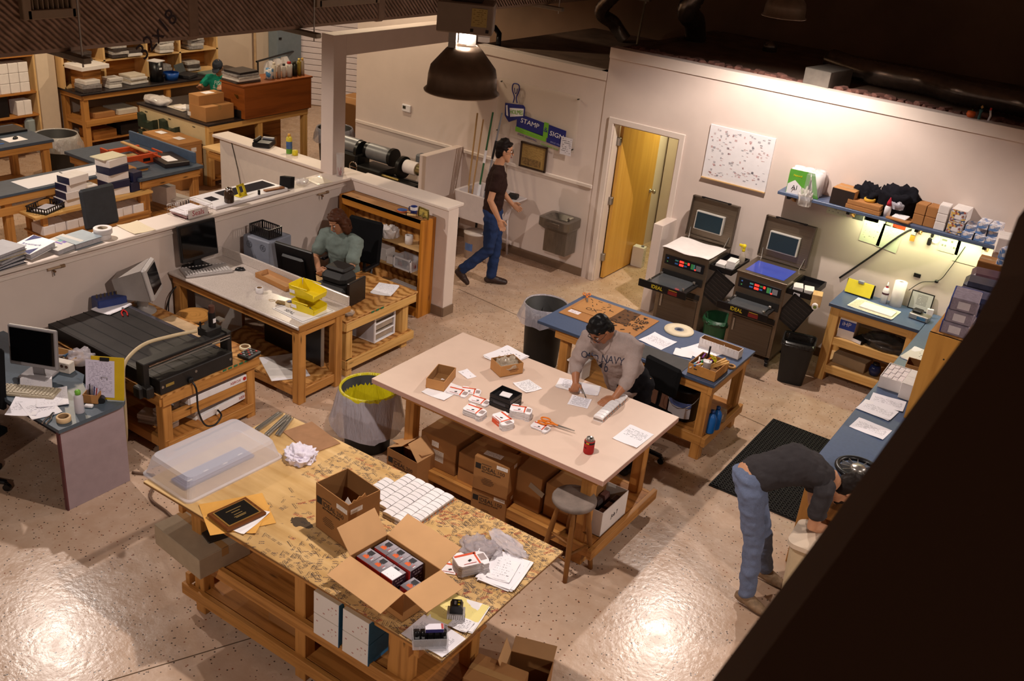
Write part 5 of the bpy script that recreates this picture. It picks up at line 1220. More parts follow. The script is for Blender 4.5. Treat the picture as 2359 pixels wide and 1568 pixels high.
long_box('long white carton with red print slanting on the lower shelf',(-6.12,5.05,.176),PI/2-.05,.58,.18,.06,-.10,'XEROX')
t=thing('bucket','red bucket with a black lid beside the machine bench','bucket',(-6.48,4.10,0));obj('body',MB().lathe([(.001,0),(.125,0),(.15,.28),(.153,.285)],RED,n=28),t);obj('lid',MB().lathe([(.156,.27),(.156,.44),(.14,.46),(.001,.462)],BLACKM,n=28),t)
# ---- grey desk at the left edge
GD=plain('#9d8b90',.6,var=.04);GDT=plain('#4d5a66',.35,var=.06,scale=40)
t=thing('office_desk','grey desk with a rounded blue-grey top at the left edge','desk',(-6.7,3.70,0))
def rrect(x0,x1,y0,y1,r,n=6,corners=(1,1,1,1)):
 pts=[]
 for k,(cx,cy,a0)in enumerate(((x1,y1,0),(x0,y1,PI/2),(x0,y0,PI),(x1,y0,3*PI/2))):
  rr=r if corners[k]else.004
  ox=cx-rr if k in(0,3)else cx+rr;oy=cy-rr if k in(0,1)else cy+rr
  for i in range(n+1):pts.append((ox+rr*math.cos(a0+PI/2*i/n),oy+rr*math.sin(a0+PI/2*i/n)))
 return pts
obj('desktop',MB().prism(rrect(-1.2,.80,-.31,.30,.11,6,(1,0,0,0)),.70,.73,GDT),t)
obj('end_panel',MB().box((.755,-.02,.35),(.03,.54,.70),GD,ch=.002).box((.755,-.292,.35),(.034,.012,.70),plain('#5a2f33',.5)),t)
obj('modesty_panel',MB().box((-.2,.18,.40),(1.88,.02,.58),plain('#2a2226',.7,var=.1)),t)
obj('far_panel',MB().box((-1.15,-.02,.35),(.03,.54,.70),GD),t)
LX=lambda px:(px[0],px[1],.7315)
monitor('silver-framed flat monitor cut by the left edge on the grey desk',(-6.70,3.72,.731),.45,.40,.33,-6,bez=plain('#8d888a',.4,var=.03),neck=.10)
keyboard('beige keyboard cut by the left edge on the grey desk',(-6.53,3.55,.731),.58,plain('#a89a84',.5,var=.04),plain('#c8bca6',.5,var=.04),.44,.155)
for(a,b,c,mt,lab,k)in[((-6.571,3.646,0.74),(-6.82,3.973,0.74),(-6.82,3.973,0.74),PR3,'order sheet slanting over the pen holder on the grey desk',1.02),((-6.359,3.424,0.735),(-27.526,15.687,0),0,PR2,'pale order sheet nearest the front edge of the grey desk',.75),((-6.341,3.624,0.735),0,0,PR1,'order sheet in the middle of the grey desk',1.0)]:
 sheet(lab,(a[0],a[1],.7325+(.012 if mt is PR3 else.002 if mt is PR1 else 0),.216,.279,k),mt,2)
sheet('order sheet lying under the middle one on the grey desk',((-6.255,3.48,0.735)[0],(-6.255,3.48,0.735)[1],.733,.216,.279,1.3),PR2,2)
p=(-6.684,3.864,0.76)
t=thing('pen_holder','cream holder pierced with a row of round holes on the grey desk','holder',(p[0]-.02,p[1]+.05,.7315),.35)
m=MB().box((0,0,.045),(.26,.07,.09),plain('#d9cfc4',.5,var=.04),ch=.004);obj('body',m,t)
for k in range(6):obj('hole',MB().cyl((-.105+.042*k,-.0355,.06),(-.105+.042*k,-.036,.06),.014,plain('#5a3a2c',.8),14),t)
t=open_carton('shallow birch tray of loose parts behind the pen holder',(p[0]-.10,p[1]+.16,.7315),.24,.16,.07,.35,BIRCH,BIRCH,name='wooden_tray',cat='tray')
for k in range(6):solo('tool_part',MB().box((0,0,.012),(.10,.018,.02),plain(['#2c2a2c','#8a8488','#3c5a7a','#b0aab0','#6a4a3a','#c8c0c8'][k],.4),ch=.004),['black','grey','blue','silver','brown','pale'][k]+' loose part in the shallow birch tray','tool',(p[0]-.15+.03*k,p[1]+.15+.02*(k%3),.745+.018*(k%3)),.9*k,'loose parts in the birch tray')
crumple('plastic_bag','clear crinkled plastic bag behind the birch tray','bag',(p[0]-.0,p[1]+.24,.7315),.08,.09,plain('#c9c2ca',.1,var=0,alpha=.5),6.1,.8,3)
t=thing('sample_sign','small black sign plate with white letters leaning against the machine bench','sign',(-6.28,3.94,.7315),.10);tl=Matrix.Translation((0,0,.05))@Matrix.Rotation(-.3,4,'X');obj('plate',MB().box((0,0,0),(.20,.008,.10),BLACKP,M=tl),t);text('lettering','BRASS & +',.03,WHITEP,t,tl@frame((0,-.0045,.015),(1,0,0),(0,0,1)));text('lettering','PLASTIC',.022,WHITEP,t,tl@frame((0,-.0045,-.02),(1,0,0),(0,0,1)))
p=(-6.321,4.017,0.76)
t=thing('clipboard','yellow clipboard with a printed list propped upright on the grey desk','clipboard',(-6.06,3.90,.732),.62)
tl=Matrix.Translation((0,0,.17))@Matrix.Rotation(-.22,4,'X')
obj('board',MB().box((0.02,0,0),(.25,.006,.34),plain('#c7a617',.4,var=.04),M=tl,ch=.002),t)
obj('printed_list',MB().box((-.035,-.006,-.005),(.216,.003,.29),print_mat('#cfc8dc','#6a6680',26,12,amount=.5,seed=77),M=tl,unit=True),t);obj('clip',MB().box((0,-.008,.15),(.07,.012,.03),BLACKP,M=tl,ch=.003).tube([(-.02,-.01,.16),(-.02,-.012,.185),(.02,-.012,.185),(.02,-.01,.16)],.002,SILVER,6),t)
for v in list(t.children):v.location.z-=0
t=open_carton('little brown box of pens in front of the clipboard',(-6.09,3.80,.7315),.11,.09,.075,.6,CARD,CARDIN)
for k in range(4):solo('pen',MB().cyl((0,0,0),(.01*(k-1),.012,.12),.004,[BLACKP,SILVER,INKB,REDINK][k],6),['black pen','silver pen','blue pen','red pen'][k]+' standing in the little brown box','pen',(-6.12+.02*k,3.80,.738),0,'pens in the little brown box')
p=(-6.015,3.638,0.735)
bottle('bottle','frosted bottle with a green top on the grey desk',(p[0],p[1],.7315),[(.001,0),(.032,0),(.034,.005),(.034,.13),(.026,.15),(.02,.155)],plain('#cfc9d2',.25,var=0,alpha=.75),plain('#6fae3a',.4),[(.021,.153),(.021,.18),(.012,.19)],n=20)
p=(-5.989,3.49,0.735)
tape_roll('tan masking tape roll at the front corner of the grey desk',(p[0],p[1],.7315),.052,.038,.04,plain('#d8b78c',.6,var=.04))
p=(-6.078,3.878,0.735)
t=thing('barcode_scanner','black handheld scanner lying on the rounded corner of the grey desk','scanner',(p[0],p[1],.7315),-.7);obj('handle',MB().box((-.05,0,.018),(.13,.032,.032),BLACKP,ch=.012),t);obj('head',MB().cyl((.01,0,.02),(.09,.0,.022),.022,BLACKP,14,r2=.026),t)
p=(-6.034,3.728,0.735)
solo('eraser',MB().box((0,0,.01),(.06,.035,.02),WHITEP,ch=.004),'small white block beside the frosted bottle','block',(p[0],p[1],.7315),.6)
p=(-6.081,3.428,0.735)
t=thing('pliers','shiny chrome pliers at the front edge of the grey desk','pliers',(p[0],p[1],.7315),-1.0);obj('jaws',MB().box((-.06,0,.008),(.05,.02,.014),CHROME,ch=.003),t)
for s in(-1,1):obj('handle',MB().tube([(-.04,0,.008),(.0,s*.018,.008),(.07,s*.014,.008)],.006,CHROME,8,spline=4),t)
office_chair('black fabric office chair cut by the left edge of the picture',(-6.72,3.10,0),.3,H=.5,back=.5)
solo('floor_cable',MB().tube([(-6.0,4.02,.012),(-5.80,4.1,.012),(-5.62,3.9,.012),(-5.35,3.86,.012),(-5.1,3.8,.012)],.012,plain('#6b5140',.6),8,spline=6),'dark cable on the floor between the grey desk and the stained table','cable')
# ---- on the half wall
ZC=1.2945
def binder(label,r,cover,h=.045,tilt=0,mark=None,group='ring binders on the half wall'):
 t=thing('ring_binder',label,'binder',(r[0],r[1],r[2]),r[5],group);t.rotation_euler=(tilt,0,r[5])
 obj('cover',MB().box((0,0,.002),(.26,.29,.004),cover).box((0,0,h),(.26,.29,.004),cover,ch=.001),t);obj('spine',MB().box((-.132,0,h/2),(.005,.29,h),cover),t)
 obj('pages',MB().box((.005,0,h/2),(.23,.27,h*.7),plain('#b8b4b8',.8,var=.1,scale=60)),t)
 if mark=='row':
  obj('blue_wedge',MB().prism([(-.12,.14),(-.02,.14),(-.10,.02)],h+.0022,h+.003,INKB).prism([(.12,-.14),(.02,-.14),(.10,-.02)],h+.0022,h+.003,INKB),t);text('lettering','Rowmark',.045,plain('#6a6f9a',.5,var=0),t,frame((0,0,h+.003),(1,.25,0),(0,1,0)))
 if mark=='logo':obj('logo',MB().box((-.03,.03,h+.0025),(.04,.05,.001),plain('#3f8f96',.5)).box((.02,.03,h+.0025),(.04,.05,.001),plain('#5a2f9a',.5)).box((.0,-.02,h+.0025),(.08,.02,.001),plain('#5a2f9a',.5)),t)
 return t
binder('white binder with blue wedges and lettering on the half wall',(-7.74,4.42,ZC+.03,0,0,.2),WHITEP,.05,.12,'row')
binder('pale grey binder with a purple and teal logo on the half wall',(-7.70,4.66,ZC,0,0,.15),plain('#b6b2ae',.5,var=.04),.05,.05,'logo')
binder('blue-grey binder nearest the tape rolls on the half wall',(-7.70,4.84,ZC,0,0,.1),plain('#8d98a0',.5,var=.05),.055,0)
for k in range(5):binder(['lowest dark binder in the pile at the left end of the half wall','second dark binder in the pile at the left end of the half wall','grey binder in the middle of the pile at the left end','cream folder near the top of the pile at the left end','grey folder on top of the pile at the left end of the half wall'][k],(-7.70+.01*k,4.10,ZC+.032*k,0,0,.1+.13*(k%3)),plain(['#2e3340','#34383f','#7f7d82','#c7b48a','#96949a'][k],.5,var=.05),.028)
for k in range(2):tape_roll(['lower wide roll of white tape on the half wall','upper wide roll of white tape on the half wall'][k],(-7.68+.012*k,5.05+.01*k,ZC+.0505*k),.082,.045,.05,plain('#ddd6d4',.5,var=.02),core=plain('#9a8a72',.7))
sheet('yellowed sheet lying flat on the half wall cap',(-7.70,5.43,ZC+.0005,.22,.30,1.5),print_mat('#d9c9ac','#a89a80',12,8,amount=.3,seed=81),1)
t=thing('wire_basket','wire basket of red and white folders with a sign reading Seals','basket',(-7.70,6.06,ZC),0)
m=MB();WB=plain('#b9b2aa',.3,.6)
for z in(.003,.05,.10):
 for s in(-1,1):m.tube([(s*.13,-.17,z),(s*.13,.17,z)],.0018,WB,5).tube([(-.13,s*.17,z),(.13,s*.17,z)],.0018,WB,5)
for k in range(15):m.tube([(-.13,-.17+.0243*k,.1),(-.13,-.17+.0243*k,.003),(.13,-.17+.0243*k,.003),(.13,-.17+.0243*k,.1)],.0013,WB,4)
obj('wires',m,t)
obj('sign_plate',MB().box((.142,-.02,.055),(.004,.24,.085),plain('#e4d6d0',.5,var=.02),ch=.001),t);text('lettering','Seals',.075,plain('#a8323a',.5,var=0),t,frame((.1448,-.02,.055),(0,1,0),(0,0,1)))
for k in range(5):solo('folder',MB().box((0,0,.006),(.22,.28,.010),[plain('#8c2230',.6),WHITEP,plain('#8c2230',.6),WHITEP,plain('#e8e2e8',.6)][k],ch=.001),['lowest red folder','lower white folder','upper red folder','upper white folder','loose top white folder'][k]+' in the wire basket','folder',(-7.70+.006*k,6.06-.01*k,ZC+.006+.0125*k),.03*k,'folders in the wire basket')
t=thing('display_panel','white display panel with dark glass lying on the half wall','panel',(-7.82,6.80,ZC+.005),0)
obj('panel',MB().box((0,0,.016),(.40,.98,.032),WHITEP,ch=.003),t);obj('glass',MB().box((-.05,.12,.0335),(.2,.66,.003),plain('#24242a',.08,var=0)).box((-.02,-.36,.0335),(.12,.1,.003),plain('#24242a',.08,var=0)),t)
obj('bracket',MB().box((.0,.0,-.0025),(.3,.9,.005),WHITEP),t)
ZD=ZC+.04
bottle('bottle','brown glass jar with a chrome lid on the white display panel',(-7.64,6.50,ZD),[(.001,0),(.045,0),(.05,.01),(.05,.10),(.035,.125),(.03,.13)],plain('#3a2a1e',.1,var=.05),CHROME,[(.034,.128),(.036,.15),(.02,.16),(.001,.162)],n=22)
t=thing('bracket','yellow plastic bracket stand on the white display panel','bracket',(-7.70,6.74,ZD),.2);tl=Matrix.Rotation(-.35,4,'Y')
obj('frame',MB().box((0,-.045,.06),(.008,.03,.13),YEL,M=tl).box((0,.045,.06),(.008,.03,.13),YEL,M=tl).box((0,0,.02),(.008,.12,.04),YEL,M=tl).box((0,0,.115),(.008,.12,.02),YEL,M=tl),t);obj('foot',MB().box((-.03,0,.004),(.08,.12,.008),YEL,ch=.002),t)
solo('stamp_stub',MB().cyl((0,0,0),(0,0,.05),.014,BLACKP,12),'small black cylinder beside the yellow bracket','cap',(-7.64,6.90,ZD))
solo('wood_strip',MB().box((0,0,.008),(.05,.24,.016),wood('#8c5a34','#6a3f20',.5),ch=.002),'short brown wooden strip in front of the black card rack','strip',(-7.66,7.13,ZD),-.15)
t=thing('card_rack','small black fanned card rack on the half wall','rack',(-7.72,7.36,ZC),.5)
for k in range(6):obj('card',MB().box((.004*k,-.045+.016*k,.065),(.12,.006,.12),BLACKP,M=Matrix.Rotation(-.18,4,'X'),ch=.001),t)
sheet('clear film sheet lying on the half wall near the column',(-7.68,7.82,ZC+.0005,.22,.26,1.4),plain('#ddcfb8',.3,var=.02),1)
crumple('plastic_wrap','small crinkle of clear film beside the black card rack','plastic wrap',(-7.74,7.62,ZC),.06,.04,plain('#d8d2d2',.1,var=0,alpha=.4),9.3,.8,3)
t=thing('glass_vase','tall clear glass with pink strips beside the column','glass',(-7.66,8.14,ZC));obj('glass',MB().lathe([(.001,.004),(.035,.004),(.045,.26),(.047,.26),(.038,0),(.001,0)],plain('#d8d4d2',.05,var=0,alpha=.25),n=20),t)
for k in range(7):obj('pink_strip',MB().tube([(.012*math.cos(k),.012*math.sin(k),.006),(.025*math.cos(k*2),.025*math.sin(k*2),.06+.008*k)],.004,plain('#c8566a',.5),5),t)
for k,y in enumerate((4.50,7.78)):
 t=thing('pipe_valve',['small pipe valve on the half wall above the engraving machine','small pipe valve on the half wall above the seated woman'][k],'valve',(-7.60,y,1.17));obj('body',MB().cyl((0,-.05,0),(0,.07,0),.012,plain('#b59a80',.4,.3),10).cyl((.0,0,-.02),(.03,0,-.02),.01,plain('#8a6a4a',.3,.7),10),t);obj('nozzle',MB().cyl((.0,.07,0),(.0,.11,0),.016,plain('#a08468',.3,.6),10),t);obj('lever',MB().box((.01,0,-.035),(.012,.012,.06),SILVER,ch=.003),t)
# ==== back wall on the right
BRN=steel('#8a7c6c',.38);BRD=steel('#6d6155',.45)
LED=plain('#ff2a20',.4,var=0,emit=3.0);LCD=plain('#12161a',.2,var=0);CY=plain('#5fb4b8',.4,var=0);GRN2=plain('#58b86a',.4,var=0);BLU2=plain('#4f86d8',.4,var=0)
def machine(label,x,glass,drawer_pull,brand):
 t=thing('exposure_machine',label,'machine',(x,9.72,0),0,'stainless exposure machines by the back wall')
 W,D=.555,.58
 obj('cabinet',MB().box((0,D/2,.56),(W,D,.87),BRN,ch=.006),t)
 obj('door',MB().box((0,-.006,.32),(W-.09,.014,.36),BRD,ch=.003),t)
 obj('door_handle',MB().box((-W/2+.08,-.02,.40),(.02,.016,.15),SILVER,ch=.004),t)
 obj('recess',MB().box((0,-.004,.545),(W-.07,.012,.06),BLACKM),t)
 obj('drawer_slot',MB().box((0,-.004,.72),(W-.06,.012,.09),BLACKM),t)
 o=drawer_pull
 d=obj('drawer',MB().box((-.03,-o/2,.69),(W-.07,o,.02),BLACKM).box((-.03,-o-.008,.70),(W+.02,.02,.085),BLACKP,ch=.004),t)
 obj('glass_plate',MB().box((-.03,-o/2,.71),(W-.16,o-.05,.014),plain('#4a4d50',.1,var=.05),ch=.003),d)
 for s in(-1,1):
  for y in(-.05,-o+.09):obj('clip',MB().box((-.03+s*.2,y,.725),(.03,.03,.03),SILVER,ch=.006),d)
 text('lettering',brand,.058,plain('#e8d02a',.4,var=0),t,frame((-.09,-o-.0192,.70),(1,0,0),(0,0,1)),'CENTER',squash=.9)
 obj('red_badge',MB().box((.10,-o-.0185,.69),(.11,.0015,.04),plain('#7a1d1a',.5,var=.1)).box((.10,-o-.0185,.72),(.1,.0015,.008),plain('#b88a2a',.5)),t)
 p=obj('control_panel',MB().box((.0,-.005,.885),(W-.08,.012,.105),plain('#1e1f24',.3,var=.05),ch=.002),t)
 L=MB()
 for u,v,w_,h_,m in[(-.2,.02,.018,.014,BLU2),(-.2,-.02,.014,.014,GRN2),(-.09,.018,.04,.016,CY),(-.09,-.018,.04,.016,BLU2),(-.03,.018,.05,.022,LED),(-.03,-.02,.05,.024,LED),(.02,.018,.035,.016,GRN2),(.02,-.018,.035,.016,BLU2),(.055,.016,.022,.026,LED),(.10,.0,.03,.06,GRN2),(.125,0,.016,.06,CY),(.175,.0,.06,.06,GREYP),(.14,-.026,.018,.014,LED)]:
  L.box((u,-.0125,.885+v),(w_,.002,h_),m)
 obj('indicators',L,p)
 obj('top_frame',MB().box((0,D/2,.998),(W+.01,D+.01,.016),BRN,ch=.003),t)
 if glass:
  obj('exposure_glass',MB().box((0,D/2-.03,1.007),(W-.12,D-.2,.004),plain('#4452b0',.12,var=.1,scale=3)),t)
 lm=Matrix.Translation((0,D+.01,1.02))@Matrix.Rotation(-.10,4,'X')
 l=obj('lid',MB().box((0,.0,.24),(W,.035,.46),BRN,M=lm,ch=.006).box((0,-.02,.46),(W,.05,.012),BRD,M=lm).box((-W/2,-.02,.24),(.012,.05,.46),BRD,M=lm).box((W/2,-.02,.24),(.012,.05,.46),BRD,M=lm).box((0,-.02,.012),(W,.05,.02),BRN,M=lm),t)
 obj('lid_latch',MB().box((-.16,-.03,.47),(.03,.03,.02),BLACKP,M=lm).box((.16,-.03,.47),(.03,.03,.02),BLACKP,M=lm).cyl(lm@Vector((-.18,-.03,.475)),lm@Vector((.18,-.03,.475)),.006,BLACKP,8),l)
 obj('pad_frame',MB().box((-.02,-.045,.21),(.345,.05,.215),plain('#b9b4ac',.4,var=.03),M=lm,ch=.004),l)
 obj('pad',MB().box((-.02,-.071,.21),(.315,.006,.188),plain('#23333c',.15,var=.03),M=lm),l)
 for s in(-1,1):obj('strut',MB().cyl((s*.22,D-.06,1.0),lm@Vector((s*.24,-.02,.10)),.006,SILVER,8),t)
 obj('base_frame',MB().beam((-.24,.03,.09),(-.24,D,.09),.04,.03,BLACKP).beam((.24,.0,.09),(.24,D,.09),.04,.03,BLACKP).box((0,D/2,.11),(W-.04,.04,.03),BLACKP),t)
 for sx in(-1,1):
  for y in(.05,D-.04):obj('caster',MB().cyl((sx*.24-.015,y,.035),(sx*.24+.015,y,.035),.035,BLACKP,12),t)
 a=obj('side_tray',MB().box((W/2+.13,.30,.90),(.26,.50,.012),BLACKP).box((W/2+.13,.05,.925),(.26,.012,.06),BLACKP).box((W/2+.13,.55,.925),(.26,.012,.06),BLACKP).box((W/2+.255,.30,.925),(.012,.5,.06),BLACKP).box((W/2+.01,.30,.925),(.012,.5,.06),BLACKP),t)
 ml=Matrix.Translation((W/2+.14,.02,.72))@Matrix.Rotation(.45,4,'Y')
 g=MB()
 for s in(-1,1):g.box((s*.125,0,0),(.014,.012,.34),BLACKP,M=ml).box((0,0,s*.165),(.26,.012,.014),BLACKP,M=ml)
 g.box((0,.003,0),(.25,.004,.33),plain('#221d1b',.6,var=.2,scale=20),M=ml)
 for k in range(7):g.box((0,-.003,-.13+.043*k),(.22,.004,.006),plain('#2e2522',.5,var=.2),M=ml)
 obj('hanging_filter',g,t,'black slotted frame hanging askew under the tray')
 return t
machine('stainless exposure machine nearest the doorway, its top covered with white paper',-3.95,False,.42,'IDEAL')
machine('stainless exposure machine with a blue glass top, nearest the black bin',-3.06,True,.32,'IDEAL')
m=MB();n=10
vs=[(-.28+.56*i/n,-.02+.50*j/4,.006*math.sin(i*.9)+(.02*abs(i/n-.5)if j==0 else 0)+.008)for j in range(5)for i in range(n+1)]
m.add(vs+[(a,b,c+.004)for a,b,c in vs],[[55+j*11+i,55+j*11+i+1,55+(j+1)*11+i+1,55+(j+1)*11+i]for j in range(4)for i in range(n)]+[[j*11+i,(j+1)*11+i,(j+1)*11+i+1,j*11+i+1]for j in range(4)for i in range(n)]+[[i,i+1,55+i+1,55+i]for i in range(n)],WHITEC,None,True)
solo('paper_sheets',m,'wavy white sheets covering the top of the exposure machine nearest the doorway','paper',(-3.95,9.70,1.008))
for k,(x,y,h,lab)in enumerate([(-3.60,9.93,.05,'low white card stack in the tray of the machine nearest the doorway'),(-3.50,9.99,.09,'tall white card stack in the tray of the machine nearest the doorway'),(-2.72,9.93,.05,'left white card stack in the tray next to the blue glass'),(-2.60,9.95,.045,'right white card stack in the tray next to the blue glass')]):
 t=thing('card_stack',lab,'cards',(x,y,.9075),.35 if k>1 else.1,'white card stacks in the machine trays')
 for j in range(4):obj('cards',MB().box((R.uniform(-.003,.003),0,h*(j+.5)/4),(.10,.15,h/4*.94),WHITEC,ch=.001),t)
bottle('spray_bottle','clear spray bottle with a yellow trigger beside the first open lid',(-3.47,10.17,.908),[(.001,0),(.035,0),(.038,.01),(.036,.10),(.018,.14),(.016,.15)],plain('#c9b9a8',.1,var=0,alpha=.5),YEL,[(.016,.15),(.018,.17),(.014,.19),(.02,.2),(.022,.225),(.012,.235)])
obj('trigger',MB().box((-.03,-.0,.215),(.06,.018,.03),YEL,ch=.006).box((-.03,0,.185),(.01,.012,.04),YEL,ch=.003),bpy.data.objects['spray_bottle'])
t=thing('tape_dispenser','pale wooden block with a white tape roll at the right end of the machine tray','dispenser',(-2.465,9.80,.87),.25);obj('block',MB().box((0,0,.05),(.10,.14,.13),BIRCH,ch=.004),t);obj('roll',MB().cyl((0,-.075,.0),(0,-.12,0),.032,WHITEC,18).cyl((0,-.1205,0),(0,-.121,0),.018,plain('#7a8a3a',.5),14),t)
solo('paper_slip',MB().box((0,0,.02),(.07,.003,.05),print_mat('#e8e2e4','#5a5060',4,6,amount=.5,seed=91),unit=True),'small printed slip hanging on the front of the right machine tray','paper',(-2.67,9.765,.885))
round_bin('waste_bin','dark green plastic bucket between the two exposure machines',(-3.47,9.82,0),.16,.36,plain('#1f4a2c',.4,var=.08),plain('#1f4a2c',.4,var=.08),.04,9,.004,.82,'ribbed rim')
t=thing('waste_bin','tall black rectangular bin standing under the right machine tray','bin',(-2.50,9.66,0),.25)
def taper_bin(t,w0,d0,w1,d1,h,mat,inner,bag=True):
 a=rrect(-w0/2,w0/2,-d0/2,d0/2,.04,4);b=rrect(-w1/2,w1/2,-d1/2,d1/2,.05,4);c=rrect(-w1/2+.012,w1/2-.012,-d1/2+.012,d1/2-.012,.045,4);e=rrect(-w0/2+.02,w0/2-.02,-d0/2+.02,d0/2-.02,.03,4);n=len(a)
 vs=[(x,y,0)for x,y in a]+[(x,y,h)for x,y in b]+[(x,y,h)for x,y in c]+[(x,y,.03)for x,y in e]
 fs=[[j*n+i,j*n+(i+1)%n,(j+1)*n+(i+1)%n,(j+1)*n+i]for j in range(3)for i in range(n)]+[list(range(n))[::-1],[3*n+i for i in range(n)]]
 obj('body',MB().add(vs,fs,mat,None,False),t)
 if bag:
  o=[((x)*1.03+.01*noise.noise(Vector((x*20,y*20,1))),y*1.03+.01*noise.noise(Vector((x*20,y*20,5))),h-.05-.03*abs(noise.noise(Vector((x*9,y*9,2)))))for x,y in b]
  vs=o+[(x*1.01,y*1.01,h+.006)for x,y in b]+[(x*.96,y*.96,h-.02)for x,y in c]+[(x*.9,y*.9,h-.25)for x,y in c]
  obj('liner',MB().add(vs,[[j*n+i,j*n+(i+1)%n,(j+1)*n+(i+1)%n,(j+1)*n+i]for j in range(3)for i in range(n)],inner,None,True),t)
taper_bin(t,.26,.22,.34,.29,.49,BLACKM,plain('#26221f',.15,var=.3,scale=40))
t=thing('whiteboard','white board stamped with many small red and black marks on the back wall','board',(-3.852,YW-.012,1.985))
WBM=print_mat('#e6e0e4','#9a8a92',26,20,m0=.03,m1=.97,amount=.38,top=.97,bottom=.03,seed=95)
obj('board',MB().box((0,0,0),(.77,.02,.605),WHITEP,ch=.003),t)
m=MB()
for k in range(150):
 u,v=R.uniform(-.35,.35),R.uniform(-.27,.27);s=R.uniform(.5,1.2);a=R.uniform(-.5,.5);c_=[plain('#a8605e',.7,var=0),plain('#6a6670',.7,var=0),plain('#b89a98',.7,var=0),plain('#86808a',.7,var=0)][k%4]
 for j in range(1+k%3):m.box((u,-.0106,v+.008*j),(.026*s,.0008,.0036),c_,M=Matrix.Rotation(0,4,'Y'))
obj('stamped_mark',m,t)['kind']='stuff'
obj('ledge',MB().box((0,-.008,-.305),(.77,.03,.012),BIRCH),t)
SHB2=plain('#52607c',.4,var=.05)
t=thing('wall_shelf','long blue-grey shelf loaded with boxes on the back wall','shelf',(-2.12,10.335,1.8))
obj('board',MB().box((0,0,0),(2.24,.29,.035),SHB2,ch=.004),t)
for x in(-1.0,-.35,.35,1.0):obj('bracket',MB().box((x,.1,-.06),(.035,.08,.09),PINE,ch=.003).beam((x,-.08,-.025),(x,.13,-.12),.035,.03,PINE).box((x,-.06,-.035),(.035,.12,.03),BLACKM),t)
ZS=1.8185;YS=10.34
t=thing('paper_towel_pack','torn green and white pack of paper towel rolls on the shelf','paper towels',(-3.0,YS,ZS),.1)
for i in range(3):
 for j in range(2):obj('roll',MB().lathe([(.02,0),(.056,0),(.057,.26),(.02,.26),(.02,.18)],WHITEC,c=(-.11+.112*i,-.055+.112*j,0),n=20),t)
w_=MB()
sh=[(-.172,-.116),(.172,-.116),(.172,.116),(-.172,.116)]
GRB=plain('#5aa03a',.35,var=.06)
w_.box((-.171,0,.12),(.004,.235,.24),GRB).box((-.06,-.117,.13),(.22,.004,.26),GRB,M=Matrix.Rotation(0,4,'X'))
w_.add([(-.168,-.1195,.0),(.0,-.1195,.0),(-.02,-.1195,.09),(-.10,-.1195,.15),(-.168,-.1195,.10)],[[0,1,2,3,4]],WHITEP)
w_.add([(.05,-.12,.26),(.09,-.12,.26),(.175,-.12,.0),(.12,-.12,0)],[[0,1,2,3]],GRB)
obj('wrapper',w_,t);obj('clear_film',MB().box((.10,-.02,.14),(.2,.26,.28),plain('#d8d4d8',.08,var=0,alpha=.22),ch=.04),t)
text('lettering','AIR',.07,BLACKP,t,frame((-.07,-.121,.07),(1,.3,0),(0,0,1)));text('lettering','Natural',.03,YEL,t,frame((-.08,-.121,.2),(1,0,0),(0,0,1)))
crumple('plastic_bag','torn clear film hanging from the paper towel pack over the shelf edge','plastic wrap',(-2.93,10.185,1.72),.06,.16,plain('#d8d0c8',.1,var=0,alpha=.45),7.7,.8,4,(1,.4,1))
c=carton('brown carton with shade painted on its front, right of the paper towel pack',(-2.56,YS+.0,ZS+.17,.24,.24,-.06),.17,CARD);obj('painted_shade',MB().box((0,-.1215,.085),(.24,.002,.168),plain('#241610',.7,var=.1)),c)  # near-black sheet over the front paints in the carton's shade
CLK=fabric('#17161c')
crumple('jacket','black cloth heap behind the dark brown carton on the shelf','cloth',(-2.36,YS+.06,ZS),.12,.2,CLK,11.3,.8,4,(1.1,.6,1))
crumple('jacket','large black jacket heaped on the shelf behind the red-capped bottle','cloth',(-2.05,YS+.05,ZS),.16,.26,CLK,12.9,.7,4,(1.1,.62,1))
for k in range(2):carton(['lower flat brown box in front of the black cloth','upper flat brown box in front of the black cloth'][k],(-2.33,YS-.05,ZS+.048*(k+1),.36-.02*k,.18,-.04),.044,KRAFT,tape=False,base=ZS+.048*k)
tape_roll('yellow tape roll lying on the flat brown boxes',(-2.31,YS-.03,ZS+.098),.058,.042,.03,plain('#d6a63a',.4,var=.04))
bottle('jar','white jar behind the yellow tape roll',(-2.19,YS+.06,ZS+.0),[(.001,0),(.035,0),(.036,.14),(.03,.15)],WHITEP,WHITEP,[(.036,.148),(.036,.17)],cat='jar')
bottle('bottle','white bottle with a tall red cap on the shelf',(-2.10,YS-.08,ZS),[(.001,0),(.034,0),(.034,.09),(.028,.11),(.022,.12)],WHITEP,plain('#b02a3a',.35),[(.026,.115),(.024,.15),(.008,.19),(.006,.2)])
crumple('plastic_bag','small clear bag hanging beside the red-capped bottle','plastic wrap',(-2.02,YS-.05,ZS+.09),.05,.08,plain('#d8d2dc',.1,var=0,alpha=.5),3.1,.8,3)
solo('clipboard',MB().box((0,0,.008),(.24,.2,.016),KRAFT,ch=.003),'brown board lying on the shelf in front of the jacket','board',(-1.96,YS-.06,ZS),-.12)
for k in range(3):solo('paper_slip',MB().box((0,0,.006),(.14,.04,.011),PAPER,ch=.001),['lowest white slip pack','middle white slip pack','top white slip pack'][k]+' on the brown board on the shelf','paper',(-1.97+.01*k,YS-.09+.015*k,ZS+.0165+.0115*k),-.1,'white slip packs on the brown board')
for i in range(2):
 for j in range(2):carton(['front left','front right','upper left','upper right'][i+2*j]+' brown box of the block of four on the shelf',(-1.79+.11*i,YS,ZS+.105*(j+1),.105,.17,-.05),.10,KRAFT,tape=False,base=ZS+.105*j)
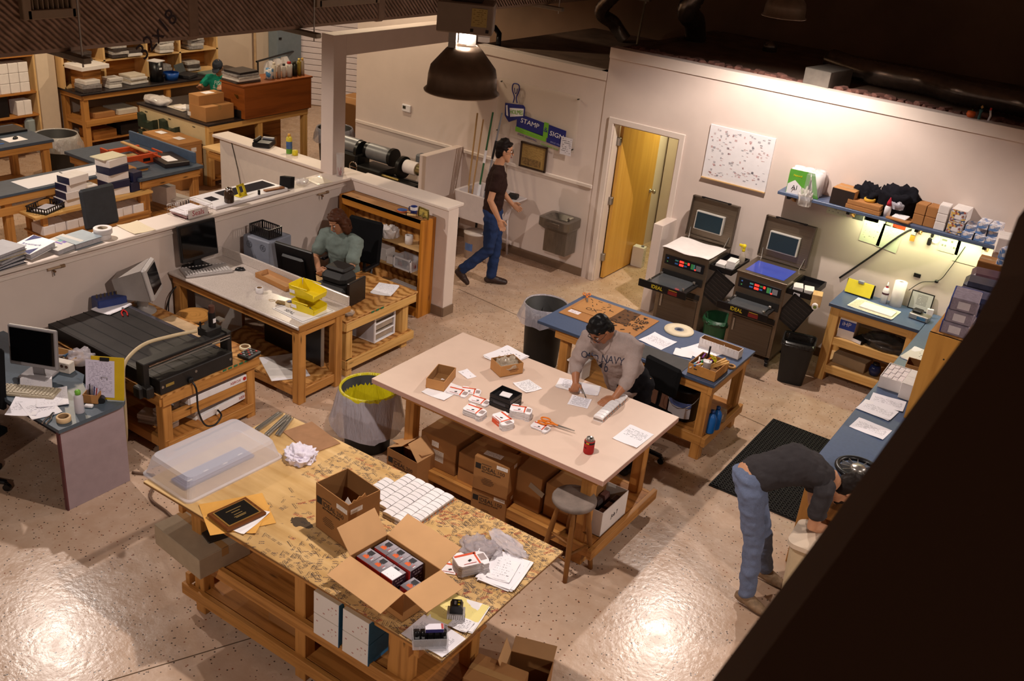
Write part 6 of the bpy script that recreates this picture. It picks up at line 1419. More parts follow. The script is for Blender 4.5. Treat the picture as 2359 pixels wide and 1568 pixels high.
for j in range(3):carton(['bottom','middle','top'][j]+' small white box of the stack right of the brown block',(-1.58,YS-.02,ZS+.085*(j+1),.10,.15,.02),.08,WHITEC,tape=False,base=ZS+.085*j)
COLP=None
def confetti(name,base,cols,sc=26):
 key=('cf',name)
 if key in _M:return _M[key]
 m,nt,b=_new(name);v=N(nt,'ShaderNodeTexVoronoi');v.inputs['Scale'].default_value=sc;nt.links.new(obj_co(nt),v.inputs['Vector'])
 s=N(nt,'ShaderNodeSeparateColor');nt.links.new(v.outputs['Color'],s.inputs[0])
 r_=N(nt,'ShaderNodeValToRGB');r_.color_ramp.interpolation='CONSTANT';e=r_.color_ramp.elements
 while len(e)<len(cols):e.new(.5)
 for i,(el,c)in enumerate(zip(e,cols)):el.position=i/len(cols);el.color=lin(c)
 nt.links.new(s.outputs[0],r_.inputs[0]);nt.links.new(r_.outputs[0],b.inputs['Base Color']);b.inputs['Roughness'].default_value=.4
 _M[key]=m;return m
CONF=confetti('printed_colours','',['#e2dee0','#b6b0b4','#7a5a52','#d8b060','#4a5a7a','#cfc8cc','#a85a4a'],55)
for j in range(2):
 c=carton(['lower','upper'][j]+' white carton with a coloured front beside the small white boxes',(-1.43,YS+.02,ZS+.125*(j+1),.15,.24,-.03),.12,WHITEC,tape=False,base=ZS+.125*j)
 obj('printed_front',MB().box((0,-.1212,.06),(.146,.002,.115),CONF).box((.0,-.123,.05),(.06,.002,.04),WHITEP),c)
solo('tray_lid',MB().box((0,0,.05),(.30,.02,.10),WHITEP,ch=.003),'white tray lid leaning behind the small cartons on the shelf','lid',(-1.17,10.46,ZS))
BLW=confetti('blue_white','',['#e0dde2','#d8d4dc','#5f86c0','#b8b2bc','#e6e2e6','#cfcad0','#8a98b8'],40)
k=0
for x in(-1.30,-1.19,-1.08):
 for j in range(3):
  if j==2 and x<-1.2:continue
  carton(['blue and white packet, %s row up, %s column at the end of the shelf'%(ORD[j],ORD[int(round((x+1.30)/.11))])][0],(x,YS-.04+.03*(j%2),ZS+.065*(j+1),.10,.20,R.uniform(-.1,.1)),.06,BLW,group='blue and white packets at the end of the shelf',tape=False,base=ZS+.065*j)
def pinned(label,x,z,w,h,mat,name='pinned_sheet',cat='paper',rz=0):
 t=solo(name,MB().box((0,0,0),(w,.003,h),mat,unit=True),label,cat,(x,YW-.003,z));t.rotation_euler=(0,rz,0);return t
PIN=lambda s,**k:print_mat('#d9dcc0','#6a6a60',seed=s,**k)
pinned('pinned photo page with a teal square under the shelf',-2.65,1.70,.22,.13,PIN(101,lines=5,words=5,amount=.4));pinned('small dark print pinned under the shelf',-2.42,1.69,.11,.09,plain('#4a4c48',.5,var=.2,scale=40));pinned('second dark print pinned under the shelf',-2.28,1.70,.15,.07,plain('#2c2e2c',.5,var=.2,scale=40))
pinned('handwritten sheet pinned under the shelf',-2.24,1.57,.22,.28,print_mat('#dde0c6','#5a5c50',12,7,amount=.36,seed=102),rz=.05);pinned('sheet with a grey map pinned over the handwritten one',-2.05,1.54,.22,.26,print_mat('#cdd2bc','#8c9484',30,5,amount=.5,seed=103,top=.9,bottom=.5),rz=.1)
pinned('red and black card pinned behind the map',-1.99,1.69,.13,.06,plain('#a83a1c',.4,var=.3,scale=30));pinned('yellow note pinned under the shelf',-2.10,1.70,.07,.07,plain('#d8d08a',.6));pinned('sheet of small black bird drawings pinned under the shelf',-1.47,1.66,.20,.22,print_mat('#cfd2b4','#2f302a',4,5,amount=.5,seed=104));pinned('blank sheet pinned at the right end under the shelf',-1.28,1.62,.24,.27,plain('#d4d8c0',.7,var=.02))
t=thing('power_outlet','black wall socket above the bench','socket',(-1.685,YW-.004,1.232));obj('plate',MB().box((0,0,0),(.07,.008,.045),BLACKP,ch=.003),t)
t=thing('wall_switch','small white box with an orange tag under the shelf','switch',(-1.83,YW-.02,1.69));obj('box',MB().box((0,0,0),(.05,.04,.09),GREYP,ch=.004),t);obj('tag',MB().box((0,-.005,-.08),(.045,.02,.06),plain('#b87a2a',.5)),t)
t=thing('plug','coiled black plug and white cord hanging under the shelf','plug',(-1.66,YW-.02,1.62));obj('plug',MB().box((0,0,0),(.04,.04,.08),BLACKP,ch=.01).box((.01,0,.07),(.03,.03,.05),BLACKP,ch=.01),t);obj('cord',MB().tube([(.05+.04*math.cos(a),0,.05+.05*math.sin(a))for a in[PI*k/6 for k in range(13)]],.004,WHITEP,6),t)
solo('wall_cable',MB().tube([(-1.45,YW-.012,1.72),(-1.8,YW-.012,1.70),(-1.93,YW-.012,1.63),(-2.2,YW-.012,1.28),(-2.45,YW-.012,.97)],.010,BLACKM,6,spline=6),'thick black cable slanting down the wall under the shelf','cable')
solo('wall_cable',MB().tube([(-1.32,YW-.01,1.66),(-1.40,YW-.01,1.4),(-1.47,YW-.01,1.24),(-1.62,YW-.02,1.18),(-1.72,YW-.03,1.06)],.004,BLACKM,5,spline=5),'thin black cord running from the plug down to the framed print','cable')
t=thing('wall_plug','small black plug in the wall above the framed print','plug',(-1.485,YW-.014,1.228));obj('plug',MB().box((0,0,0),(.035,.028,.03),BLACKP,ch=.006),t)
t=thing('tube_lamp','slim fluorescent lamp fixed under the shelf','lamp',(-1.6,10.40,1.755));obj('housing',MB().box((0,0,.014),(1.66,.06,.025),WHITEP),t)
bench('pine bench with a blue-grey top along the back wall',-2.355,-1.425,9.90,10.47,.88,BLUELAM,.035,legs=[(-2.28,9.97),(-2.28,10.4),(-1.5,10.4),(-1.48,9.97)],rails=[((-2.24,9.945,.80),(-1.45,9.945,.80)),((-2.24,9.945,.47),(-1.45,9.945,.47)),((-2.24,9.945,.14),(-1.45,9.945,.14))],shelves=[(-2.32,-1.46,9.95,10.44,.515,BIRCH),(-2.32,-1.46,9.95,10.44,.185,BIRCH)],matw=PINE2,edgemat=BE,legw=.10)
bench('long blue-grey counter running toward the foreground on the right',-1.42,-.60,6.55,10.47,.88,BLUELAM,.035,legs=[(-1.36,6.62),(-1.36,8.2),(-1.36,9.85),(-.66,6.62),(-.66,8.2),(-.66,10.4)],rails=[((-1.385,6.6,.80),(-1.385,10.4,.80)),((-1.385,6.6,.15),(-1.385,10.4,.15)),((-1.4,6.585,.80),(-.62,6.585,.80)),((-1.4,6.585,.3),(-.62,6.585,.3))],shelves=[(-1.38,-.62,6.6,10.4,.2,FIR),(-1.38,-.62,6.62,10.4,.5,FIR)],name='counter',edgemat=BE)
r=(-1.947,10.135,0.88,0.549,0.459,-0.048)
NEWS=print_mat('#d2ccb8','#6a6258',60,10,amount=.5,seed=111,m0=.03,m1=.97,top=.98,bottom=.02)
sheet('spread newspapers on the pine bench',(-1.94,10.10,.8808,.46,.30,-.06),NEWS,5,name='newspaper',cat='newspaper')
solo('white_board',MB().box((0,0,.006),(.34,.17,.012),WHITEC,ch=.001),'blank white panel lying on the newspapers','board',(-1.90,10.09,.8885),-.06)
t=thing('folder_box','yellow folded board standing at the back of the pine bench','folder',(-2.19,10.37,.881),-.03);obj('front',MB().box((0,-.05,.07),(.28,.006,.15),plain('#d8c42a',.5,var=.04),M=Matrix.Rotation(-.35,4,'X'),ch=.002).box((0,.02,.07),(.30,.012,.15),BLACKM),t);obj('clamp',MB().box((.0,.0,.15),(.06,.04,.03),GREYP,ch=.004),t)
bottle('glue_bottle','white glue bottle with a red collar on the pine bench',(-1.92,10.36,.881),[(.001,0),(.036,0),(.036,.14),(.028,.165),(.014,.175)],WHITEP,WHITEP,[(.012,.19),(.009,.2),(.004,.235)],band=(.0365,.10,.12,plain('#4a2030',.5)))
obj('collar',MB().lathe([(.015,.174),(.015,.19)],plain('#b02030',.4),n=16),bpy.data.objects['glue_bottle'])
t=thing('paper_towel_roll','upright roll of paper towels on the pine bench','paper towels',(-1.80,10.385,.881));obj('roll',MB().lathe([(.02,0),(.062,0),(.063,.27),(.02,.27),(.02,.2)],WHITEC,n=28),t);obj('core',MB().lathe([(.018,.002),(.0205,.002),(.0205,.269),(.018,.269)],BLACKM,n=16),t)
t=thing('framed_print','framed black and white print leaning on the wall behind the scale','picture',(-1.57,10.435,.882));tl=Matrix.Rotation(-.12,4,'X')@Matrix.Translation((0,0,.10));obj('frame',MB().box((0,0,0),(.23,.014,.20),BLACKP,M=tl),t);obj('print',MB().box((0,-.0075,0),(.21,.002,.18),print_mat('#b8b6b0','#2a2826',14,5,m0=.28,m1=.78,amount=.62,top=.92,bottom=.25,seed=115),M=tl,unit=True),t)
t=thing('scale','silver desk scale with a blue display on the pine bench','scale',(-1.50,10.20,.881),-.1);obj('body',MB().box((0,0,.03),(.20,.12,.06),SILVER,ch=.008),t);obj('display',MB().box((.03,-.062,.03),(.09,.004,.03),plain('#3f6f96',.2)),t);obj('pan',MB().box((-.04,.02,.075),(.10,.09,.03),BLACKP,ch=.01),t)
solo('note_block',MB().box((0,0,.045),(.06,.03,.09),WHITEC),'white note block standing beside the scale','notes',(-1.44,10.33,.881),.3)
t=thing('paper_box','white printer carton with a blue panel reading HP on the bench shelf','box',(-2.13,10.08,.517),0);obj('box',MB().box((0,0,.115),(.17,.22,.23),WHITEC,ch=.002),t);obj('blue_panel',MB().box((0,-.111,.15),(.168,.002,.10),plain('#2b46a0',.4,var=.05)),t);text('lettering','iHP',.065,WHITEP,t,frame((-.01,-.1124,.16),(1,0,0),(0,0,1)))
crumple('plastic_sheet','heap of dark clear film on the bench shelf','plastic wrap',(-1.72,10.10,.517),.17,.10,plain('#4a4440',.12,var=.2,alpha=.8),14.2,.6,4,(1.3,.8,1))
solo('book',MB().box((0,0,.02),(.12,.20,.04),BLACKM,ch=.003).box((-.0,-.1,.02),(.11,.004,.034),WHITEC),'dark book lying beside the printer carton','book',(-1.97,10.05,.517),-.3)
carton('long plain brown carton on the lowest bench shelf',(-2.02,10.12,.30,.36,.2,-.12),.11,plain('#9a8468',.8,var=.04),tape=False,base=.187)
bottle('jar','round dark blue jar on the lowest bench shelf',(-1.76,10.06,.187),[(.001,0),(.05,.005),(.065,.06),(.05,.11),(.03,.12)],plain('#1d2a55',.15,var=.05),BLACKP,[(.035,.118),(.035,.14)],cat='jar')
r=(-1.192,8.24,0.93,0.183,0.43,-0.344)
REDW=print_mat('#e8e0e2','#c2402e',12,4,amount=.45,seed=121,m0=.02,m1=.98,top=.98,bottom=.02)
t=open_carton('white open carton packed with red and white packets on the counter',(-1.30,8.48,.8808),.20,.34,.11,.02,WHITEC,WHITEC)
for i in range(4):
 for j in range(5):solo('packet',MB().box((0,0,.05),(.04,.055,.10),REDW,unit=True,ch=.001),'red and white packet in the carton, %s from the left, %s from near end'%(ORD[i],ORD[j]),'packet',(-1.30-.066+.044*i,8.48-.125+.062*j,.8865+.004*((i+j)%2)),0,'packets in the white open carton')
carton('tall white lidless carton right of the packet carton',(-1.13,8.40,1.03,.14,.34,0),.145,WHITEC,tape=False,base=.8808)
open_carton('brown open carton behind the packet carton on the counter',(-1.20,8.80,.8808),.18,.18,.12,.1,CARD,CARDIN)
sheet('creased white sheet at the back of the counter',(-1.26,9.25,.8808,.24,.36,-.1),print_mat('#ddd6cc','#5a5650',9,5,amount=.36,seed=122),3)
for(a,b,z,rz,lab)in[(-1.24,8.07,.8808,.10,'white form nearest the packet carton on the counter'),(-1.27,7.86,.8830,-.05,'stack of white forms in the middle of the counter'),(-1.22,7.50,.8808,-.08,'white form nearest the bending man on the counter')]:
 sheet(lab,(a,b,z,.279,.216,rz),PR2,3 if'stack'in lab else 1)
t=thing('hutch','honey coloured plywood hutch standing on the counter, boxes piled on it','cabinet',(-.80,8.95,.8808));HZ=.786
for y in(-1.035,1.035):obj('side_panel',MB().box((0,y,HZ/2),(.52,.03,HZ),wood('#c0893f','#a06a28',.4,along=.6,across=6,knots=False)),t)
obj('back_panel',MB().box((.25,0,HZ/2),(.02,2.06,HZ),FIR),t);obj('top',MB().box((0,0,HZ-.012),(.52,2.08,.024),PINE),t);obj('shelf',MB().box((0,0,HZ/2),(.48,2.04,.02),PINE),t)
obj('screw',MB().cyl((-.1,-1.0505,.35),(-.1,-1.052,.35),.007,BLACKM,8).cyl((-.1,-1.0505,.6),(-.1,-1.052,.6),.007,BLACKM,8),t)
ZH=.8808+HZ+.001
BLUEB=plain('#23408f',.3,var=.05,alpha=.8);SMK=plain('#3c3f5a',.2,var=.15,alpha=.9)
for k in range(3):
 t=thing('parts_box',['bottom','middle','top'][k]+' clear blue-edged parts box of the nearest stack on the hutch','box',(-.90,8.12,ZH+.105*k),.05*k,'clear parts boxes on the hutch')
 obj('box',MB().box((0,0,.05),(.20,.30,.10),plain('#8a7f8c',.2,var=.15,scale=30),ch=.006),t);obj('blue_edge',MB().box((-.102,0,.05),(.008,.30,.10),BLUEB).box((.0,.15,.05),(.2,.008,.1),BLUEB),t);obj('white_card',MB().box((0,-.152,.05),(.09,.003,.06),plain('#c9c0c4',.5,var=.05)),t)
for k,(y,z,c_,lab)in enumerate([(8.45,0,SMK,'smoky blue rounded case behind the nearest parts boxes'),(8.45,.12,SMK,'smoky blue rounded case on top of another one'),(8.78,0,plain('#22222e',.3,var=.2),'dark case in the middle of the hutch'),(8.78,.13,plain('#2c2c3a',.3,var=.2),'dark case lying on another dark case'),(9.08,0,plain('#3a3540',.4,var=.2),'grey case left of the brown carton on the hutch'),(9.08,.12,plain('#4a3038',.4,var=.2),'reddish case on top of the grey case')]):
 t=thing('tool_case',lab,'case',(-.88,y,ZH+z),.03*k,'dark cases on the hutch');obj('case',MB().box((0,0,.055),(.30,.26,.11),c_,ch=.03),t);obj('handle',MB().tube([(-.06,-.13,.05),(-.06,-.165,.06),(.06,-.165,.06),(.06,-.13,.05)],.008,[RED,BLACKP,RED,DARKG,RED,BLACKP][k],6),t)
carton('brown carton on the far half of the hutch',(-.92,9.40,ZH+.25,.24,.22,.05),.245,KRAFT,base=ZH)
for k in range(3):carton(['bottom','middle','top'][k]+' pale carton of the stack at the far end of the hutch',(-.83,9.70,ZH+.14*(k+1),.30,.26,.08*k),.135,plain(['#d2c4bc','#c4aa98','#ddd2cc'][k],.6,var=.04),tape=False,base=ZH+.14*k)
for k in range(4):carton(['bottom','second','third','top'][k]+' white and purple packet pile beside the shelf end on the hutch',(-.80,9.40+.0,ZH+.10*(k+1),.17-.01*k,.2,-.1*k),.095,BLW,tape=False,base=ZH+.10*k)
t=thing('floor_mat','black perforated rubber mat on the floor by the counter','mat',(-1.88,7.92,.001))
RUB=plain('#17120f',.7,var=.15)
obj('base',MB().box((0,0,.004),(.88,1.54,.008),RUB),t)
m=MB();nx,ny=26,46
for i in range(nx+1):m.box((-.43+.86*i/nx,0,.012),(.012,1.52,.010),RUB)
for j in range(ny+1):m.box((0,-.755+1.51*j/ny,.0125),(.86,.011,.009),RUB)
obj('grid',m,t)['kind']='stuff'
t=thing('waste_bin','cream bin with a flat rounded lid in front of the bending man','bin',(-1.09,6.14,0),.06)
CRM=plain('#cdb896',.5,var=.03)
taper_bin(t,.34,.28,.40,.33,.58,CRM,CRM,False)
obj('lid',MB().prism(rrect(-.22,.22,-.185,.185,.07,6),.58,.615,plain('#d8c4ae',.4,var=.03)),t)
t=thing('steering_wheel_caster','black ringed chrome pulley on the counter by the bending man','wheel',(-1.14,6.68,.8808))if False else None
t=thing('fan','small black ringed fan lying on the counter above the bending man','fan',(-1.10,6.72,.8808),.3);obj('ring',MB().tube([(.15*math.cos(a),.15*math.sin(a),.05)for a in[2*PI*i/32 for i in range(33)]],.02,BLACKP,10),t);obj('hub',MB().lathe([(.06,.0),(.06,.06),(.045,.075),(.001,.08)],SILVER,n=20),t)
for k in range(12):obj('fin',MB().box((.095,0,.045),(.07,.004,.03),SILVER,M=Matrix.Rotation(2*PI*k/12,4,'Z')),t)
carton('brown carton under the counter beside the bending man',(-1.12,6.9,.48,.4,.42,.0),.27,plain('#8a5a34',.8,var=.06),base=.202)
# ==== hall by the sign wall
ZI=YW-.004
t=thing('sign','clear acrylic sign with a blue stamp and green lettering on the sign wall','sign',(-6.545,YW-.02,1.905))
obj('acrylic',MB().box((0,0,0),(1.21,.008,.70),plain('#d9cdbb',.05,var=0,alpha=.16),ch=.001),t)
for sx in(-1,1):
 for sz in(-1,1):obj('standoff',MB().cyl((sx*.57,.02,sz*.31),(sx*.57,-.008,sz*.31),.009,BLACKM,10),t)
NB=plain('#1f2470',.4,var=.03);LG=plain('#6fae2e',.4,var=.03);Q=lambda x,z,d=0:(x,-.0055-d,z)
s=MB().add([Q(-.28,-.03),Q(.46,-.10),Q(.46,-.27),Q(-.28,-.20)],[[0,1,2,3]],NB);obj('blue_banner',s,t)
obj('green_banner',MB().add([Q(-.29,-.20),Q(.18,-.235),Q(.18,-.30),Q(-.29,-.262)],[[0,1,2,3]],LG).add([Q(.13,-.055,.001),Q(.20,-.062,.001),Q(.20,-.245,.001),Q(.13,-.238,.001)],[[0,1,2,3]],LG),t);obj('blue_strip',MB().add([Q(.19,-.245),Q(.46,-.27),Q(.46,-.325),Q(.19,-.30)],[[0,1,2,3]],NB),t)
fx=(1,0,-.09)
for s_,z,x,sz,mt in(('STAMP',-.12,-.08,.082,WHITEP),('&',-.152,.165,.085,NB),('SIGN',-.185,.33,.082,WHITEP)):text('lettering',s_,sz,mt,t,frame((x,-.0075,z),fx,(0,0,1)),squash=1.15)
text('lettering','MAKING AN IMPRESSION',.03,plain('#8fc05a',.5,var=0),t,frame((-.05,-.0065,-.245),fx,(0,0,1)));text('lettering','SINCE 1954',.03,plain('#8a8fc0',.5,var=0),t,frame((.32,-.0065,-.287),fx,(0,0,1)))
text('lettering','STAMPS, ENGRAVING,',.034,NB,t,frame((-.10,-.0065,-.305),fx,(0,0,1)),squash=.9);text('lettering','SEALS, NAME TAGS',.034,LG,t,frame((.24,-.0065,-.345),fx,(0,0,1)),squash=.9)
st=[(-.48,.06),(-.20,.085),(-.17,.06),(-.17,-.05),(-.22,-.08),(-.40,-.17),(-.47,-.10)]
obj('stamp_block',MB().add([Q(x,z,.002)for x,z in st],[list(range(7))],NB).add([Q(x,z,.003)for x,z in((-.405,.01),(-.19,.042),(-.19,-.05),(-.385,-.10))],[[0,1,2,3]],WHITEP).add([Q(x,z,.003)for x,z in((-.465,.03),(-.44,.04),(-.415,-.10),(-.445,-.09))],[[0,1,2,3]],WHITEP),t)
text('lettering','HOLMES',.078,LG,t,frame((-.295,-.011,-.025),(1,0,.13),(0,0,1)),squash=.68)
obj('stamp_handle',MB().tube([Q(-.36,.085),Q(-.35,.16),Q(-.39,.24),Q(-.385,.31),Q(-.34,.325),Q(-.295,.31),Q(-.29,.24),Q(-.32,.16),Q(-.30,.09)],.008,NB,6,spline=4).tube([Q(-.36,.27),Q(-.35,.22),Q(-.335,.20),Q(-.32,.225),Q(-.32,.27)],.005,NB,6,spline=3),t)
pinned('small printed flyer on the lower right corner of the clear sign',-6.06,1.62,.16,.22,print_mat('#d8d2d8','#3a3440',9,3,amount=.5,seed=131),'flyer').location.y=YW-.034
t=thing('framed_page','framed yellowed newspaper page below the clear sign','picture',(-6.53,YW-.018,1.375));fr=MB();FD=wood('#3a281c','#241710',.4,knots=False)
for s in(-1,1):fr.box((s*.19,0,0),(.025,.025,.33),FD,ch=.004).box((0,0,s*.153),(.40,.025,.025),FD,ch=.004)
obj('frame',fr,t);obj('page',MB().box((0,.004,0),(.37,.006,.29),print_mat('#a5854e','#6a5230',26,7,amount=.5,seed=132,m0=.05,m1=.95,top=.95,bottom=.4),unit=True),t);obj('picture',MB().box((-.02,-.0005,-.08),(.28,.003,.09),plain('#86683c',.5,var=.35,scale=40)),t)
t=thing('drinking_fountain','stainless wall drinking fountain beside the doorway','fountain',(-5.93,YW,0));FS=steel('#8e8880',.3,(8,8,2))
obj('cabinet',MB().prism([(-.17,-.02),(.17,-.02),(.165,-.26),(-.165,-.26)],.30,.62,FS),t)
rim=rrect(-.22,.22,-.37,-.01,.05,5);inn=rrect(-.175,.175,-.325,-.075,.06,5);low=rrect(-.10,.10,-.26,-.13,.06,5);n=len(rim)
vs=[(x,y,.66)for x,y in rim]+[(x,y,.765)for x,y in rim]+[(x,y,.77)for x,y in inn]+[(x,y,.715)for x,y in low]+[(x*.8,y*.72-.03,.60)for x,y in rim]
obj('basin',MB().add(vs,[[a*n+i,a*n+(i+1)%n,c*n+(i+1)%n,c*n+i]for a,c in((4,0),(0,1),(1,2),(2,3))for i in range(n)]+[[3*n+i for i in range(n)],[4*n+i for i in range(n)][::-1]],FS),t)
obj('bubbler',MB().lathe([(.018,.715),(.016,.75),(.02,.76),(.012,.775),(.001,.777)],CHROME,c=(.10,-.15,0),n=12),t);obj('push_bar',MB().box((0,-.372,.71),(.2,.008,.05),STEEL,ch=.003),t);obj('drain',MB().lathe([(.001,.717),(.03,.718),(.032,.716)],CHROME,c=(0,-.2,0),n=14),t)
obj('cord',MB().tube([(-.24,-.01,.30),(-.23,-.04,.24),(-.12,-.05,.22),(-.05,-.02,.26)],.006,BLACKP,6,spline=4).box((-.24,-.012,.31),(.03,.03,.04),BLACKP,ch=.006),t)
t=thing('utility_sink','white plastic utility sink behind the walking man','sink',(-7.02,10.17,0));SK_=plain('#cdc2c0',.45,var=.03)
a=rrect(-.31,.31,-.28,.28,.05,4);b_=rrect(-.27,.27,-.24,.24,.05,4);n=len(a)
vs=[(x*.86,y*.86,.50)for x,y in a]+[(x,y,.86)for x,y in a]+[(x,y,.86)for x,y in b_]+[(x*.85,y*.85,.54)for x,y in b_]
obj('tub',MB().add(vs,[[j*n+i,j*n+(i+1)%n,(j+1)*n+(i+1)%n,(j+1)*n+i]for j in range(3)for i in range(n)]+[list(range(n))[::-1],[3*n+i for i in range(n)]],SK_),t)
for sx in(-1,1):
 for sy in(-1,1):obj('leg',MB().tube([(sx*.24,sy*.21,.52),(sx*.27,sy*.24,0)],.016,BLACKP if sx<0 else SK_,8),t)
obj('side_shelf',MB().box((.42,.05,.85),(.22,.28,.02),SK_,ch=.004).add([(.33,.05,.84),(.50,.05,.84),(.33,.05,.60)],[[0,1,2]],SK_),t)
solo('sponge_tray',MB().box((0,0,.03),(.13,.10,.06),BLACKM,ch=.012),'black sponge tray on the side shelf of the utility sink','tray',(-6.60,10.2,.862),.3)
for k,(x0,x1,z1,r_,mt,lab)in enumerate([(-7.27,-7.36,1.78,.011,plain('#b08a58',.6),'leftmost tan broom handle in the utility sink'),(-7.21,-7.26,1.72,.010,plain('#a88050',.6),'second tan broom handle in the utility sink'),(-7.12,-7.12,1.84,.012,plain('#2a5a34',.5),'green mop handle in the utility sink'),(-7.03,-6.98,1.86,.012,plain('#8a8a90',.4),'grey and black pole in the utility sink')]):
 t=thing('broom_handle',lab,'pole',(x0,10.12,.56),0,'poles in the utility sink');obj('pole',MB().cyl((0,0,0),(x1-x0,.22,z1-.56),r_,mt,10),t)
 if k==2:obj('white_sleeve',MB().cyl((0,.03,.16),(0,.065,.36),.022,WHITEP,12).cyl((0,.11,.64),(0,.135,.80),.018,WHITEP,12),t)
 if k==3:obj('black_grip',MB().cyl((.012,.05,.3),(.02,.09,.52),.016,BLACKP,10).cyl((.028,.12,.72),(.038,.16,.95),.016,BLACKP,10),t)
t=thing('bucket','translucent white bucket with a blue label under the utility sink','bucket',(-7.00,10.0,0));obj('body',MB().lathe([(.001,0),(.13,0),(.15,.33),(.155,.33),(.155,.35),(.001,.355)],plain('#c4b8b2',.35,var=.04),n=28),t);obj('label',MB().add([(.143*math.cos(a),.143*math.sin(a),z)for z in(.12,.22)for a in[-2.0+.12*i for i in range(8)]],[[i,i+1,i+9,i+8]for i in range(7)],plain('#5a7ab8',.5,var=.1),None,True),t)
t=thing('thermostat','white wall thermostat with a dark display','thermostat',(-8.65,YW-.004,1.56));obj('case',MB().box((0,0,0),(.15,.03,.10),WHITEP,ch=.008),t);obj('display',MB().box((-.03,-.016,.01),(.05,.003,.04),plain('#3a382c',.2)),t)
t=thing('lathe','old black metal lathe behind the half wall opening','lathe',(-8.55,9.95,0));LB=plain('#1d1c1a',.35,.4,.15);LGY=plain('#77787a',.4,.3,.08)
obj('bed',MB().box((0,0,.62),(1.55,.26,.12),LB,ch=.01).box((0,-.14,.72),(1.5,.05,.05),LB,ch=.005).box((0,.1,.72),(1.5,.05,.05),LB,ch=.005),t)
for s in(-1,1):obj('stand',MB().box((s*.6,0,.28),(.22,.34,.56),LB,ch=.01),t)
obj('chip_tray',MB().box((0,-.25,.50),(1.66,.5,.03),LB,ch=.004).box((0,-.49,.53),(1.66,.02,.07),LB),t)
obj('headstock',MB().box((-.55,0,.82),(.34,.30,.28),LB,ch=.03).cyl((-.8,.0,1.02),(-.45,0,1.02),.11,LGY,20),t)
obj('motor',MB().cyl((-.30,.05,1.0),(.08,.05,1.0),.11,LGY,22).cyl((.08,.05,1.0),(.13,.05,1.0),.125,LB,22).cyl((-.36,.05,1.0),(-.30,.05,1.0),.105,LB,22).cyl((-.45,.0,.98),(-.40,.0,.98),.14,LB,20),t)
obj('chuck',MB().cyl((.28,.02,.92),(.33,.02,.92),.15,LB,20),t);obj('cylinder',MB().cyl((.36,.02,.95),(.56,.02,.95),.09,WHITEC,22).cyl((.56,.02,.95),(.74,.02,.95),.075,plain('#a89a70',.25,.9,.05),22),t)
obj('rear_motor',MB().box((.52,.25,1.02),(.30,.14,.14),LGY,ch=.02).box((.72,.22,.96),(.16,.12,.12),LB,ch=.02),t)
obj('handwheel',MB().tube([(-.38+.07*math.cos(a),-.20,.80+.07*math.sin(a))for a in[2*PI*k/16 for k in range(17)]],.010,CHROME,6).box((-.38,-.20,.80),(.13,.01,.014),CHROME),t)
obj('feed_rod',MB().cyl((-.02,-.17,.80),(.40,-.17,.80),.018,plain('#b8a060',.3,.8),12),t);obj('carriage',MB().box((-.1,-.05,.80),(.42,.34,.10),LB,ch=.015).box((.45,-.12,.75),(.5,.14,.08),LB,ch=.02),t);obj('crank',MB().cyl((.42,-.2,.78),(.52,-.24,.74),.012,CHROME,8),t)
t=thing('paint_can','white square can standing at the foot of the open door','can',(-5.30,11.40,0),.1);obj('can',MB().box((0,0,.14),(.16,.11,.28),WHITEP,ch=.006),t);obj('cap',MB().cyl((.04,0,.28),(.04,0,.30),.02,GREYP,12),t);obj('print',MB().box((.081,0,.15),(.002,.09,.2),print_mat('#dedad4','#5a5a52',9,3,amount=.5,seed=141),unit=True),t)
t=thing('locker','black cabinet with notes and colour magnets at the end of the hallway','cabinet',(-4.60,12.24,0));obj('body',MB().box((0,0,1.0),(.62,.34,2.0),plain('#15181a',.35,var=.06),ch=.006),t)
obj('colour_chart',MB().box((.1,-.172,1.74),(.24,.004,.32),plain('#d8d8c8',.5,var=.02)),t)
for i in range(3):
 for j in range(4):obj('colour_chip',MB().box((.03+.07*i,-.1755,1.62+.075*j),(.045,.003,.05),plain(['#a02a22','#22242a','#c8a02a','#2a3a6a','#1c1c1e','#7a2a2a','#22302a','#3a2a4a','#20242a','#b03a2a','#2a2c30','#46484c'][i*4+j],.5,var=0)),t)
obj('note',MB().box((.02,-.172,1.42),(.18,.004,.17),plain('#c4cbb0',.6,var=.1)).box((-.02,-.172,1.22),(.06,.004,.2),plain('#b8bfa4',.6,var=.1)),t)
t=thing('exit_sign','small red sign with white letters on the hallway door','sign',(-4.90,12.33,1.80));obj('plate',MB().box((0,0,0),(.14,.006,.26),plain('#9a1f22',.5,var=.04)),t);text('lettering','STAFF\nONLY',.045,WHITEP,t,frame((0,-.004,.02),(1,0,0),(0,0,1)))
# ==== the far shop
SM=plain('#262022',.35,var=.1);KW=plain('#d0c4b4',.6,var=.05)
def slab(name,label,cat,c,d,mat,rz=0,group=None,ch=.003):return solo(name,MB().box((0,0,d[2]/2),d,mat,ch=ch),label,cat,c,rz,group)
def pack_pile(label,c,n,d,mats,rz=0,group=None):
 t=thing('package_pile',label,'packages',c,rz,group);z=0
 for k in range(n):
  obj('package',MB().box((R.uniform(-.02,.02),R.uniform(-.02,.02),z+d[2]/2),(d[0]*R.uniform(.85,1),d[1]*R.uniform(.85,1),d[2]*.94),mats[k%len(mats)],rz=R.uniform(-.12,.12),ch=.004),t);z+=d[2]
 return t
t=thing('shelf_unit','tall wall shelves of white cartons at the far left edge','shelf',(-14.33,7.6,0))
for y in(-.95,.85):obj('side_panel',MB().box((0,y,1.0),(.40,.03,2.0),BIRCH),t)
for z in(.3,.62,.96,1.5):obj('shelf',MB().box((0,-.05,z),(.40,1.78,.025),FIR),t)
